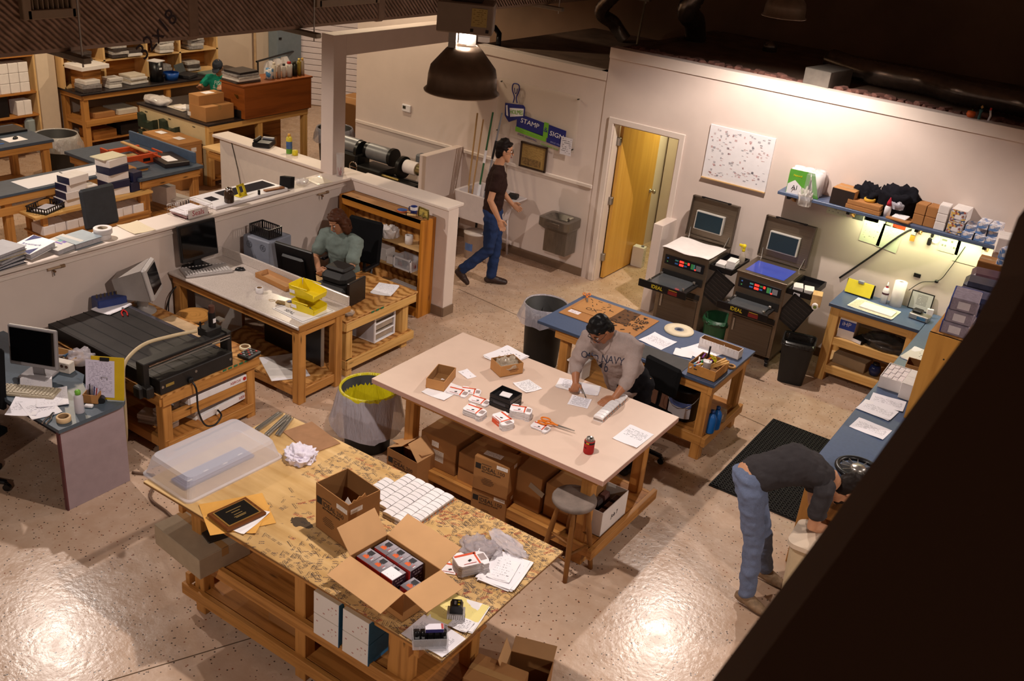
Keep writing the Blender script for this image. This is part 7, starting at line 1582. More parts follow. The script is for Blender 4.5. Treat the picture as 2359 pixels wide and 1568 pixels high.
obj('back_panel',MB().box((-.19,-.05,1.0),(.01,1.8,2.0),FIR),t)
k=0
for j in range(3):
 for i in range(7):
  carton('white file carton, %s from the right, %s row up on the far left shelf'%(ORD[6-i],ORD[j]),(-14.28,7.36+.155*i,.975+.145*(j+1),.24,.145,0),.138,WHITEC,group='white cartons on the far left shelves',tape=False,base=.975+.145*j)
slab('screen','large dark flat screen under the white cartons on the far left shelf','screen',(-14.20,7.75,.635),(.05,.5,.30),BLACKP)
for i in range(2):carton('lower white carton beside the dark screen, %s of two'%('left'if i==0 else'right'),(-14.25,8.17+.12*i,.85,.2,.115,0),.21,WHITEC,tape=False,base=.636)
slab('cushion','grey-blue upright pad on the far left lower shelf','pad',(-14.18,8.30,.315),(.09,.17,.26),plain('#8a9496',.7,var=.05),ch=.04)
carton('dark brown box on the far left lower shelf',(-14.2,7.95,.52,.34,.3,0),.2,FIR,tape=False,base=.314)
bench('long pine counter with a dark top along the far wall',-14.40,-13.76,8.93,12.3,.93,SM,.03,legs=[(-13.84,9.02),(-13.84,10.55),(-13.84,12.1),(-14.33,9.02),(-14.33,12.1)],rails=[((-13.8,8.98,.87),(-13.8,12.2,.87)),((-13.8,8.98,.46),(-13.8,12.2,.46)),((-14.36,9.0,.46),(-13.82,9.0,.46)),((-14.36,9.0,.12),(-13.82,9.0,.12)),((-14.36,8.98,.87),(-13.82,8.98,.87))],shelves=[(-14.36,-13.82,8.98,12.2,.51,FIR),(-14.36,-13.82,8.98,12.2,.17,FIR)],name='counter')
t=thing('pigeonhole_shelf','birch pigeonhole shelves standing on the far counter','shelf',(-14.36,10.45,.931))
for y in(-1.5,-.78,.02,.68,1.47):obj('divider',MB().box((0,y,.36),(.34,.035,.72),BIRCH),t)
for z in(.012,.36,.71):obj('shelf',MB().box((0,0,z),(.34,3.0,.022),BIRCH),t)
obj('back_panel',MB().box((-.165,0,.36),(.01,3.0,.72),FIR),t)
PK=[plain('#b6b0ac',.2,var=.15,scale=30),plain('#d8d2ce',.3,var=.06),plain('#4a4240',.25,var=.2,scale=30),plain('#8f8a8a',.2,var=.2,scale=30)]
for k,(y,z,n,mt,lab)in enumerate([(9.30,.38,3,[PK[2]],'dark wrapped packages in the upper left pigeonhole'),(9.95,.38,4,[PK[2],PK[0]],'glossy black packages in the second upper pigeonhole'),(10.25,.38,2,[PK[1],PK[2]],'white and black packages in the second upper pigeonhole'),(10.85,.38,5,[PK[1],PK[0]],'white wrapped packages in the third upper pigeonhole'),(11.5,.38,6,[PK[3],PK[0]],'silver wrapped packages in the right upper pigeonhole'),(11.4,.03,3,[PK[0],PK[2]],'grey packages in the right lower pigeonhole'),(10.8,.03,3,[PK[3]],'clear packages in the third lower pigeonhole')]):pack_pile(lab,(-14.30,y,.935+z),n,(.26,.30,.05),mt)
c=slab('foam_lid','large white foam lid resting on a brown box on the far counter','lid',(-14.05,9.25,1.255),(.42,.52,.06),WHITEC,.1);carton('brown box under the large white foam lid',(-14.08,9.25,1.25,.28,.34,.1),.31,FIR,tape=False,base=.9315)
pack_pile('dark shiny package pile with a white top at the corner of the far counter',(-13.90,9.16,.932),3,(.25,.32,.06),[PK[2],PK[3],PK[1]]);pack_pile('soft white wrapped packages beside the dark pile',(-13.97,9.62,.932),3,(.22,.26,.05),[PK[1],PK[0]]);pack_pile('white flat packs in the middle of the far counter',(-14.05,10.08,.932),4,(.28,.36,.035),[PK[1],KW])
t=thing('coffee_urn','black cylinder machine with a white lid on the far counter','urn',(-13.95,10.45,.932));obj('body',MB().lathe([(.001,0),(.11,0),(.11,.32),(.001,.32)],BLACKP,n=24),t);obj('lid',MB().box((0,0,.33),(.2,.2,.015),WHITEP,rz=.3),t);obj('lettering_patch',MB().box((.111,0,.22),(.002,.05,.03),WHITEP),t);obj('blue_basin',MB().lathe([(.001,0),(.10,0),(.13,.12),(.12,.12)],plain('#1d4f9e',.4),c=(.02,.27,0),n=20),t)
t=thing('telephone','dark desk phone with a raised handset on the far counter','phone',(-13.95,11.05,.932),.4);obj('base',MB().box((0,0,.03),(.26,.30,.06),DARKG,ch=.01),t);obj('screen_flap',MB().box((-.1,.05,.14),(.02,.3,.2),plain('#3c4446',.3,var=.1),M=Matrix.Rotation(-.35,4,'Y'),ch=.01),t)
slab('binder','green-grey open binder right of the desk phone on the far counter','binder',(-13.95,11.55,.932),(.26,.34,.03),plain('#6f7a72',.5,var=.06),.1)
for k in range(4):carton('flat brown box on the middle shelf of the far counter, %s from the left'%ORD[k],(-14.02,9.35+.42*k,.59,.4,.36,0),.075,[KRAFT,KW,CARD,SM][k],tape=False,base=.512)
for k in range(5):carton('brown carton on the lowest shelf of the far counter, %s from the left'%ORD[k],(-14.05,9.35+.5*k,.30+.04*(k%2),.38,.42,0),.12+.04*(k%2),[FIR,SM,FIR,KRAFT,CARD2][k],tape=False,base=.172)
t=thing('island','island bench with a pale panelled end carrying dark green paper trays','table',(-12.13,10.3,0));IP=plain('#d2bd92',.6,var=.03)
obj('top',MB().box((0,0,.915),(1.62,2.0,.03),SM,ch=.003),t);obj('end_panel',MB().box((0,-.96,.45),(1.56,.03,.9),IP),t);obj('divider',MB().box((.2,0,.45),(.03,1.9,.88),FIR),t);obj('floor_board',MB().box((.3,0,.09),(1.0,1.9,.02),FIR),t)
for y in(-.94,-.0,.94):obj('post',MB().box((.75,y,.45),(.085,.085,.9),PINE2,ch=.004),t)
obj('rail',MB().box((.79,0,.86),(.03,1.96,.09),PINE2,ch=.003),t)
TG=plain('#2c3a30',.3,var=.15)
for i in range(2):
 for j in range(2):
  a=thing('paper_tray','dark green wall tray, %s column, %s row on the end of the island'%(('left','right')[i],('upper','lower')[j]),'tray',(-12.66+.50*i,9.322,.60-.26*j),0,'trays on the end of the island')
  obj('tray',MB().prism([(-.18,.0),(.18,.0),(.17,.16),(.05,.10),(-.08,.10),(-.10,.19),(-.19,.21)],0,.09,TG,frame((0,0,0),(1,0,0),(0,0,1))),a)
for k in range(6):slab('label_clip','small dark clip, %s from the left on the pale island end'%ORD[k],'clip',(-12.75+.27*k,9.322,.82-.34*(k%2)),(.06,.006,.012),BLACKM,0,'dark clips on the island end')
t=carton('large brown carton with a raised step standing on the island',(-11.62,9.62,1.14,.36,.52,.0),.21,CARD,base=.931);obj('raised_lid',MB().box((-.08,-.02,.28),(.22,.46,.14),CARD,ch=.003),t);obj('paper',MB().box((-.08,0,.352),(.13,.16,.002),PAPER),t);obj('label',MB().box((-.183,-.26,.06),(.07,.002,.06),WHITEC),t)
t=thing('trophy','gold eagle trophy on a black base at the end of the brown cabinet','trophy',(-11.40,9.98,.931));GD2=plain('#8c7a38',.25,.8,.15);obj('base',MB().box((0,0,.06),(.14,.14,.12),BLACKP,ch=.006).box((.071,0,.06),(.002,.08,.05),GD2),t);obj('figure',MB().lathe([(.03,.12),(.02,.16),(.05,.24),(.03,.32),(.012,.36)],GD2,n=12).prism([(0,.2),(.12,.36),(.02,.32)],-.01,.01,GD2,frame((0,0,0),(0,1,0),(0,0,1))).prism([(0,.2),(-.02,.32),(-.12,.36)],-.01,.01,GD2,frame((0,0,0),(0,1,0),(0,0,1))),t)
CAB=wood('#8a4a1c','#6a340f',.4,along=.7,across=7,knots=False)
t=thing('cabinet','reddish brown low cabinet on the far half of the island','cabinet',(-11.50,10.60,.931));obj('body',MB().box((0,0,.235),(.5,1.36,.47),CAB,ch=.004),t);obj('top',MB().box((0,0,.482),(.52,1.4,.024),CAB,ch=.003),t)
pack_pile('pile of dark trays and white packages on the brown cabinet',(-11.55,10.12,1.426),5,(.38,.44,.032),[PK[2],PK[1],PK[0],PK[3],SM]);pack_pile('wooden plaque pile under a white roll behind the cabinet',(-12.5,11.0,.931),5,(.30,.36,.06),[CAB,PK[1],PK[1],CAB,FIR])
t=thing('paper_roll','blue dotted paper roll on the brown cabinet','roll',(-11.45,10.60,1.426));obj('roll',MB().lathe([(.02,0),(.06,0),(.06,.15),(.02,.15)],confetti('dots','',['#4a86b8','#d8d2d0','#3f78ac','#cfd0d4'],30),n=20),t)
for k,(y,r_,h,c1,c2,lab)in enumerate([(10.66,.034,.24,'#d8cdbc','#d8cdbc','cream spray can behind the blue dotted roll'),(10.76,.032,.2,'#b8a89c','#c8bcb0','tan spray can on the cabinet'),(10.86,.034,.2,'#d8d2cc','#1a1a1c','white can with a black cap on the cabinet'),(10.97,.05,.22,'#dcd6d0','#b02020','white jug with a red cap on the cabinet'),(11.08,.045,.22,'#2a2a22','#3a3a30','dark can with a yellow patch on the cabinet'),(11.18,.032,.25,'#a8903a','#c8b060','gold can near the end of the cabinet'),(11.25,.03,.25,'#c8b8a8','#c8a050','silver-pink can at the far end of the cabinet')]):
 bottle('spray_can',lab,(-11.42,y,1.426),[(.001,0),(r_,0),(r_,h*.8),(r_*.6,h*.86)],plain('#'+c1.strip('#'),.3,var=.06),plain(c2,.3),[(r_*.62,h*.85),(r_*.6,h)],group='cans on the brown cabinet',n=14)
crumple('bubble_wrap','white roll of bubble wrap at the left corner of the island','wrap',(-12.72,9.52,.931),.17,.10,plain('#cfc8c6',.2,var=.1),5.2,.5,3,(1.4,.8,1))
for k in range(3):slab('plate_stack',['lower cream board','white board','glass board'][k]+' lying on the island left of the large carton','board',(-12.3+.12*k,9.62+.05*k,.931+.014*k),(.38,.26,.012),[KW,WHITEC,PAPER][k],.2*k)
for k in range(2):bottle('glass',['left','right'][k]+' clear glass on the island',(-12.02+.11*k,9.52+.08*k,.931),[(.001,0),(.03,0),(.035,.12),(.036,.12)],plain('#b8b0a8',.05,var=0,alpha=.4),cat='glass')
bottle('water_bottle','small water bottle behind the large carton',(-11.75,10.0,.931),[(.001,0),(.03,0),(.03,.13),(.012,.18)],plain('#9aa4b0',.1,var=0,alpha=.5),WHITEP,[(.013,.18),(.013,.2)])
for k,(y,z,h,lab)in enumerate([(9.62,.102,.36,'lower brown carton at the near end under the island'),(9.64,.464,.30,'upper brown carton at the near end under the island'),(10.05,.102,.42,'brown carton in the middle under the island'),(10.6,.102,.38,'brown carton at the far end under the island')]):carton(lab,(-11.68,y,z+h,.36,.36,.05*k),h-.004,CARD2,tape=False,base=z)
for i in range(2):
 for j in range(2):cc=carton(('left','right')[i]+(' lower',' upper')[j]+' lidded brown storage carton stacked before the island',(-12.08+.42*i,9.10-.02*i,.345*(j+1),.40,.40,-.02),.335,CARD,tape=False,base=.345*j);sticker(cc,'+x',.06,.22,.09,.06,.40,.40,.33,WHITEC);obj('lid',MB().box((0,0,.315),(.412,.412,.05),CARD,ch=.003),cc)
for i in range(2):slab('label_sheet',('left','right')[i]+' white sheet on the storage cartons','paper',(-12.1+.40*i,9.08,.6885),(.15,.12,.002),PAPER)
BT=plain('#45505e',.45,var=.08)
bench('pine table with a grey-blue top and an upright fence board',-11.72,-10.18,7.28,8.26,.80,BT,.04,legs=[(-11.6,7.4),(-10.27,7.4),(-10.27,8.16),(-11.6,8.16)],rails=[((-11.66,7.33,.70),(-10.22,7.33,.70)),((-10.22,7.33,.70),(-10.22,8.22,.70)),((-11.66,7.33,.2),(-10.22,7.33,.2))],shelves=[(-11.6,-10.25,7.35,8.2,.25,FIR)])
slab('fence_board','long grey-blue board standing on edge along the far side of the table','board',(-10.98,8.235,.801),(1.35,.03,.14),plain('#50627a',.5,var=.05))
t=thing('paper_trimmer','orange metal trimming machine on the grey-blue table','trimmer',(-10.98,7.72,.801),-.05);OR=plain('#c04a1e',.4,var=.08)
for y in(-.2,.2):obj('side_rail',MB().box((0,y,.05),(.62,.03,.10),OR,ch=.004),t)
obj('front_plate',MB().box((.30,0,.06),(.03,.44,.12),OR,ch=.004).box((-.1,0,.09),(.04,.44,.06),OR,ch=.004),t);obj('blade_bar',MB().box((-.02,.1,.13),(.55,.05,.025),plain('#c8a06a',.5),ch=.004),t);obj('bed',MB().box((.1,-.05,.03),(.34,.3,.02),plain('#a88a5a',.6,var=.1)),t);obj('handle',MB().box((.36,.16,.1),(.2,.025,.02),OR,ch=.003).box((.3,.22,.14),(.22,.02,.02),OR,ch=.003),t);obj('badge',MB().box((.317,.05,.05),(.003,.1,.04),BLACKP),t)
t=thing('black_folder','large black folder with a white paper on the grey-blue table','folder',(-10.55,8.0,.803),-.2);obj('folder',MB().box((0,0,.03),(.50,.34,.06),SM,ch=.006),t);obj('paper',MB().box((.05,-.02,.0615),(.24,.14,.002),PAPER),t)
bench('narrow pine table with white sheets behind the long half wall',-10.90,-10.42,5.6,7.62,.86,BT,.03,legs=[(-10.5,5.75),(-10.5,6.3),(-10.5,7.52)],rails=[((-10.45,5.62,.79),(-10.45,7.6,.79)),((-10.45,5.62,.66),(-10.45,7.6,.66))],shelves=[])
for k in range(2):slab('white_sheet',['long white sheet on the narrow pine table','white sheet with a curled end on the narrow pine table'][k],'paper',(-10.64,6.32+.6*k,.861),(.34,.62,.004),PAPER,.02)
bench('low shelf bench stacked with boxes behind the long half wall',-10.60,-10.12,5.85,7.42,.64,PINE2,.03,legs=[(-10.2,6.0),(-10.2,7.3),(-10.5,6.0),(-10.5,7.3)],rails=[((-10.15,5.95,.35),(-10.15,7.35,.35))],shelves=[(-10.55,-10.12,5.95,7.38,.38,FIR)],legw=.06)
NV=plain('#1e2140',.4,var=.08)
def duo(label,c,d=(.20,.28,.085),rz=0,side=NV,group='white and navy boxes on the low shelf bench'):return solo('stationery_box',MB().box((0,0,d[2]/2),d,WHITEC,ch=.002,faces={'-x':side,'-y':side}),label,'box',c,rz,group)
for j in range(4):duo('white-topped navy box, %s from the bottom of the left stack'%ORD[j],(-10.33+.02*(j%2),6.42+.02*j,.641+.087*j),rz=.05*j)
for j in range(2):duo('white-topped box, %s from the bottom behind the left stack'%ORD[j],(-10.36,6.66,.641+.09*j),(.2,.2,.085))
for j in range(5):solo('stationery_box',MB().box((0,0,.045),(.22,.3,.088),NV if j%2 else WHITEC,ch=.002),'navy and white box, %s from the bottom of the tall right stack'%ORD[j],'box',(-10.34+.015*(j%2),7.02,.641+.09*j),.08*j-.1,'white and navy boxes on the low shelf bench')
slab('curled_sheet','yellowish curled sheet on top of the tall right stack','paper',(-10.36,7.0,1.093),(.24,.34,.012),plain('#d8d0b4',.6,var=.03),.1)
for j in range(3):solo('stationery_box',MB().box((0,0,.06),(.16,.14,.118),[NV,WHITEC,NV][j],ch=.002),['navy','white','upper navy'][j]+' small box right of the tall right stack','box',(-10.3-.1*(j==1),7.24+.02*j,.641+(.12 if j==2 else 0)),.1,'white and navy boxes on the low shelf bench')
pack_pile('pile of brown envelopes at the right end of the low shelf bench',(-10.45,7.30,.765),4,(.18,.2,.03),[KRAFT,CARD]);bpy.data.objects['package_pile.011'].location.z=.641 if'package_pile.011'in bpy.data.objects else.641
t=thing('paper_tray','black slotted letter tray with a white paper on the low shelf bench','tray',(-10.30,6.10,.641),.35);m=MB().box((0,0,.006),(.26,.34,.01),BLACKP)
for s in(-1,1):
 m.box((s*.13,0,.065),(.008,.34,.012),BLACKP).box((0,s*.17,.065),(.26,.008,.012),BLACKP)
 for k in range(9):m.box((s*.13,-.15+.037*k,.035),(.006,.014,.06),BLACKP)
 for k in range(7):m.box((-.11+.037*k,s*.17,.035),(.014,.006,.06),BLACKP)
obj('tray',m,t);obj('paper',MB().box((.01,0,.014),(.2,.28,.004),PAPER,rz=.1),t)
slab('brown_board','flat brown plaque board between the stacks on the low shelf bench','board',(-10.34,6.80,.641),(.26,.12,.02),CAB)
for k in range(9):carton('white carton on the lower shelf of the low bench, %s from the left'%ORD[k],(-10.28-.02*(k%2),6.03+.15*k,.50,.24,.14,0),.11,WHITEC,group='white cartons under the low shelf bench',tape=False,base=.382)
office_chair('dark office chair behind the long half wall',(-9.30,6.30,0),1.6,col=plain('#2c3036',.6,var=.1),H=.48,back=.46)
bench('grey-blue desk with a mouse and a blue tape line at the left edge',-13.25,-12.28,6.1,7.5,.80,BT,.04,legs=[(-12.36,7.4),(-12.36,6.2),(-13.15,7.4)],rails=[((-12.31,6.12,.72),(-12.31,7.48,.72))],shelves=[(-13.2,-12.32,6.15,7.45,.12,FIR)],name='desk')
slab('mouse_pad','white pad on the grey-blue desk at the left edge','pad',(-12.55,7.1,.801),(.22,.26,.003),PAPER);mouse('black mouse on the white pad',(-12.55,7.12,.805),.6)
slab('keyboard_tray','black tray at the back of the grey-blue desk','tray',(-12.95,7.2,.801),(.3,.5,.03),BLACKP);slab('grey_lid','grey flat lid on a brown box behind the grey-blue desk','lid',(-13.1,6.95,.93),(.3,.4,.03),DARKG);carton('brown box under the grey flat lid',(-13.1,6.95,.928,.24,.3,0),.095,FIR,tape=False,base=.832)
solo('tape_line',MB().box((0,0,.001),(.03,.4,.002),plain('#2a6ac0',.5)),'bright blue tape line on the grey-blue desk','tape',(-12.45,6.7,.801))
round_bin('waste_bin','black bin with a clear liner beside the grey-blue desk',(-13.05,8.02,0),.27,.62,BLACKM,bag_mat('#c9c2bc',.6),.2,5.0,.05)
round_bin('waste_bin','black bin with a bluish liner beyond the half wall with the telephone',(-11.0,11.55,0),.27,.62,BLACKM,bag_mat('#a9a8b4',.6),.2,7.0,.05)
t=thing('side_cabinet','small wooden cabinet with a blue-grey top cut by the left edge','cabinet',(-10.95,5.35,0));obj('box',MB().box((0,0,.62),(.5,.6,.5),PINE2,ch=.003).box((0,0,.2),(.5,.6,.36),FIR),t);obj('top',MB().box((0,0,.89),(.54,.64,.03),BT),t);obj('front_panel',MB().box((.252,-.0,.62),(.004,.5,.42),plain('#5c3416',.6,var=.1)),t)
slab('label_printer','white box with a blue label cut by the left edge','box',(-10.95,5.45,.906),(.22,.24,.17),WHITEP,ch=.02)
for k in range(2):carton(['upright white file carton','white file carton with a striped front'][k]+' on the floor behind the half wall',(-10.62+.12*k,7.95+.12*k,.50-.17*k,.28,.16+.08*k,.1),.49-.17*k,WHITEC,tape=False,base=.001)
for k in range(5):slab('file_stripe','dark binder spine, %s from the left in the striped white carton'%ORD[k],'binder',(-10.355,8.0+.045*k,.03),(.012,.012,.28),SM,0,'binder spines in the striped white carton')
t=thing('telephone','black desk telephone on the half wall cap','phone',(-9.15,8.36,1.276),.5);obj('base',MB().box((0,0,.03),(.22,.24,.06),BLACKP,ch=.01),t);obj('handset',MB().box((-.08,0,.075),(.05,.22,.035),BLACKP,ch=.014),t);obj('screen',MB().box((.03,.09,.075),(.14,.05,.02),GREYP),t)
bottle('spray_can','yellow and green cleaner can on the half wall cap',(-8.72,8.37,1.276),[(.001,0),(.036,0),(.036,.19),(.02,.21)],plain('#d8c83a',.3,var=.05),plain('#d8a23a',.4),[(.018,.21),(.016,.24)],band=(.0365,.06,.15,plain('#4a6aa0',.4,var=.2)),n=18)
obj('green_band',MB().lathe([(.0367,.0),(.0367,.06)],plain('#6aa03a',.4),n=18),bpy.data.objects['spray_can.007']if'spray_can.007'in bpy.data.objects else None)
bottle('cap','yellow cap standing beside the cleaner can',(-8.62,8.37,1.276),[(.001,0),(.036,0),(.034,.06),(.001,.062)],plain('#e0cc2a',.4),cat='cap')
solo('phone_cord',MB().tube([(-9.62,8.25,1.24),(-9.5,8.24,.9),(-9.42,8.23,.6),(-9.38,8.23,.5)],.005,BLACKM,5),'thin black cord down the face of the half wall with the telephone','cable')
bench('small birch bench behind the square column',-11.1,-9.4,9.0,9.5,.72,BIRCH,.03,legs=[(-10.2,9.06),(-9.5,9.06)],rails=[((-11.0,9.03,.62),(-9.42,9.03,.62))],shelves=[])
slab('toolbox','dark green toolbox on the birch bench behind the column','box',(-10.1,9.25,.721),(.4,.3,.14),plain('#3c4a40',.4,var=.08));slab('white_tray','flat white tray on the birch bench','tray',(-10.6,9.2,.721),(.3,.24,.04),WHITEC)
carton('large brown carton standing beyond the bluish liner bin',(-11.2,12.3,.95,.7,.7,.1),.94,CARD2,base=.001)
t=thing('electrical_cabinet','blue-grey steel cabinet on the far wall','cabinet',(-14.42,13.75,.5));obj('case',MB().box((0,0,.65),(.24,.62,1.3),plain('#7c8994',.45,.2,.04),ch=.006),t);obj('handle',MB().box((.125,-.24,.82),(.02,.06,.04),BLACKP),t);obj('conduit',MB().cyl((.05,.42,-.1),(.05,.42,2.2),.03,GREYP,10).cyl((.0,-.75,-.4),(0,-.75,2.2),.025,plain('#b89a78',.5),10),t)
t=thing('clothes_rail','black rail with white jugs hanging from it by the far wall','rail',(-13.9,13.2,0),.3);obj('rail',MB().cyl((-.2,-.6,1.05),(-.2,.9,1.05),.018,BLACKP,8).cyl((-.2,-.55,0),(-.2,-.55,1.05),.015,BLACKP,8).cyl((-.2,.85,0),(-.2,.85,1.05),.015,BLACKP,8),t)
for k in range(3):obj('white_jug',MB().prism([(-.08,0),(.08,0),(.08,.18),(.03,.26),(-.03,.26),(-.08,.18)],-.06,.06,WHITEP,Matrix.Translation((-.2,-.15+.28*k,.74))@Matrix.Rotation(PI/2,4,'X')),t)
d3=tag(bpy.data.objects.new('door_3',None),'white slatted roll-up door in the far corner',None,None,'structure');COL.objects.link(d3);d3.location=(-12.7,15.0,0);d3.rotation_euler=(0,0,.49)
SL=MB().box((0,0,0),(4.4,.03,.103),plain('#d8ccd0',.5,var=.02),ch=.008).mesh('slat')
for k in range(36):s=bpy.data.objects.new('slat',SL);COL.objects.link(s);s.parent=d3;s.location=(0,0,.06+.112*k)
obj('seam_backing',MB().box((0,.02,2.0),(4.4,.01,4.0),plain('#7a6468',.7)),d3)
t=thing('shelf_unit','wooden shelves of dark goods seen past the column','shelf',(-11.7,13.55,0),.4)
for y in(-.5,.5):obj('side_panel',MB().box((0,y,.9),(.4,.03,1.8),BIRCH),t)
for z in(.1,.6,1.05,1.4,1.78):obj('shelf',MB().box((0,0,z),(.4,1.0,.03),PINE),t)
for k in range(3):carton('dark carton on the %s shelf seen past the column'%ORD[k],(-11.7,13.5,[.11,.62,1.07][k]+.31,.3,.6,.4),.3,[SM,BLACKM,FIR][k],tape=False,base=[.117,.617,1.067][k])
# ==== ducts, lamps and roof space
def foil():
 m,nt,b=_new('duct_foil');uv=obj_co(nt,(1,1,1),'UV');v=N(nt,'ShaderNodeTexWave');v.bands_direction='DIAGONAL';v.inputs['Scale'].default_value=13;v.inputs['Distortion'].default_value=1.2;nt.links.new(uv,v.inputs['Vector'])
 w_=noise_n(nt,uv,9,5);c=ramp(nt,w_,[(.3,lin('#6d5646')),(.7,lin('#93796a'))]);c=mixc(nt,ramp(nt,v.outputs['Fac'],[(.3,(.35,.35,.35,1)),(.6,(0,0,0,1))]),c,lin('#5a4638'))
 nt.links.new(c,b.inputs['Base Color']);b.inputs['Metallic'].default_value=.55;b.inputs['Roughness'].default_value=.42;bump(nt,b,mixc(nt,.5,v.outputs['Fac'],w_),.5,.02);return m
FOIL=foil();TAPEF=plain('#7a6250',.45,.4,.1)
DX,DZ=-6.215,3.30
t=thing('air_duct','foil-wrapped rectangular air duct crossing overhead','duct',(DX-.35,6.0,DZ))
for y0,y1 in((-5.5,-.98),(-1.0,1.1),(1.12,5.3),(5.32,7.6)):obj('duct_section',MB().box((0,(y0+y1)/2,.45),(.70,y1-y0,.90),FOIL,ch=.03),t)
for y in(-.99,1.11,5.31):obj('tape_seam',MB().box((0,y,.45),(.712,.14,.912),TAPEF,ch=.03),t)
def vent(y0,y1,z0,z1):
 fr=MB();cy,cz=(y0+y1)/2,(z0+z1)/2;VM=plain('#8f7c68',.5,.2,.05)
 for s in(-1,1):fr.box((.37,cy+s*(y1-y0)/2,cz),(.05,.06,z1-z0+.06),VM,ch=.005).box((.37,cy,cz+s*(z1-z0)/2),(.05,y1-y0,.06),VM,ch=.005)
 f=obj('vent_frame',fr,t);obj('vent_back',MB().box((.352,cy,cz),(.004,y1-y0,z1-z0),plain('#1a1512',.8)),f)
 n=int((y1-y0)/.042)
 for k in range(n):obj('louver',MB().box((.372,y0+.04+k*(y1-y0-.06)/n,cz),(.03,.008,z1-z0-.03),VM,rz=.35),f)
a=(-6.215,3.608,3.429);b=(-6.215,4.089,3.433)
vent(a[1]+.08-6,b[1]-.06-6,.26,.80)
a=(-6.215,6.22,3.451);b=(-6.215,7.056,3.459)
vent(a[1]+.06-6,b[1]-.05-6,.20,.70)
MK=plain('#2a1c24',.7,var=0);p=(-6.215,4.682,3.361)
text('lettering','32x18',.17,MK,t,frame((.3515,p[1]-6,p[2]-DZ),(0,.72,.62),(0,-.62,.72)))
for k,(x,y)in enumerate([(147,128),(674,72),(1255,17),(1505,4)]):
 q=(-6.304,3.99,3.26)if k==0 else(-6.346,6.139,3.26)if k==1 else(-6.283,9.987,3.26)if k==2 else(-5.993,12.13,3.26)
 h=thing('duct_hanger',['duct hanger strip nearest the left vent','duct hanger strip above the electrical cabinet','duct hanger strip right of the near lamp','duct hanger strip at the far right end of the duct'][k],'hanger',(DX-.35,q[1],3.27),0,'hanger strips under the duct');obj('channel',MB().box((0,0,0),(1.05,.06,.04),plain('#857a6c',.45,.5),ch=.004),h)
 for s in(-1,1):obj('rod',MB().cyl((s*.47,0,-.05),(s*.47,0,3.6),.006,SILVER,6),h)
SHADE=plain('#8a7868',.38,.55,.12);BOXM=plain('#8c7c6e',.5,.1,.04)
GLOW=plain('#fff2e6',.5,var=0,emit=45.0)
def high_bay(label,p,g=None):
 t=thing('high_bay_lamp',label,'lamp',p,0,g)
 obj('shade',MB().lathe([(.188,.012),(.205,0),(.207,.006),(.19,.022),(.186,.09),(.176,.135),(.10,.225),(.07,.25),(.066,.245),(.096,.222),(.170,.133),(.18,.09),(.184,.02)],SHADE,n=48),t)
 obj('bulb',MB().lathe([(.001,.26),(.032,.26),(.032,.33),(.001,.33)],GLOW,n=16),t)
 obj('bracket',MB().box((-.062,-.02,.285),(.04,.09,.09),SILVER).box((.03,.045,.285),(.05,.012,.09),SILVER),t)
 obj('ballast_box',MB().box((0,0,.40),(.29,.22,.155),BOXM,ch=.006),t)
 obj('rating_label',MB().box((.075,-.111,.41),(.08,.002,.09),print_mat('#b39d62','#6a5030',9,4,amount=.5,seed=151),unit=True).box((.04,-.111,.345),(.016,.002,.016),BLACKM).box((.12,-.111,.345),(.016,.002,.016),BLACKM),t)
 obj('hanger_box',MB().box((0,0,.53),(.16,.13,.11),plain('#4a3f38',.5,.2,.05),ch=.006),t);obj('rod',MB().cyl((0,0,.58),(0,0,3.3),.012,GREYP,8),t)
 return t
hb=high_bay('high-bay lamp hanging in front of the duct, its neck glowing',LAMPS[0]);hb.rotation_euler=(0,0,.55)
for k,p in enumerate(LAMPS[1:]):q=dup(hb,p,.55,'high-bay lamp near the top edge over the exposure machines'if k==0 else'high-bay lamp outside the picture, %s of the row'%ORD[k])
FD=plain('#8a8078',.25,.8,.15)
def flex(label,pts,r,sp=6):
 P_=catmull([Vector(p)for p in pts],sp*4);t=thing('flexible_duct',label,'duct',P_[0])
 m=MB();rr=[r*(1.0+.10*(i%2))*(1+.05*noise.noise(p*3))for i,p in enumerate(P_)]
 obj('hose',m.tube([p-P_[0]for p in P_],rr,FD,14,smooth=True),t);return t
flex('silver flexible duct lying along the roof space behind the back wall',[(-3.485,11.877,2.99),(-2.949,11.526,2.99),(-2.331,11.508,2.99),(-1.927,11.309,2.99),(-1.287,11.26,2.99),(-0.756,10.876,2.99)],.115)
flex('silver flexible duct hanging straight down behind the doorway wall',[(-5.44,12.409,2.85),(-5.401,12.184,3.1),(-5.296,11.734,3.35),(-4.9,12.0,4.2)],.12)
flex('dark silver flexible duct slanting over the low ceiling',[(-6.72,12.891,2.6),(-6.88,12.805,2.8),(-6.896,12.458,3.05),(-6.0,12.2,3.8)],.09)
carton('grey metal junction box at the end of the lying flexible duct',(-3.183,10.868,3.05,0.297,0.516,-0.158),.2,plain('#6e675f',.5,.3),tape=False,cat='duct box',name='duct_box')
solo('roof_vent',MB().lathe([(.001,0),(.09,0),(.09,.10),(.001,.14)],FD,n=16),'small round metal vent cap on the dusty roof','vent',(-4.525,12.668,2.841))
solo('vent_pipe',MB().tube([(-7.365,10.69,2.6),(-7.439,10.796,2.72),(-7.548,10.844,2.78),(-7.556,10.758,2.79)],.035,BLACKP,10),'short black bent pipe rising behind the sign wall','pipe')
solo('hanging_rod',MB().cyl((-6.407,12.659,2.6),(-6.1,12.4,5.5),.015,plain('#8a7a60',.5),8),'thin pale rod rising from the low ceiling','rod')
INS=plain('#6e4a40',.95,var=.3,scale=9)
m=MB()
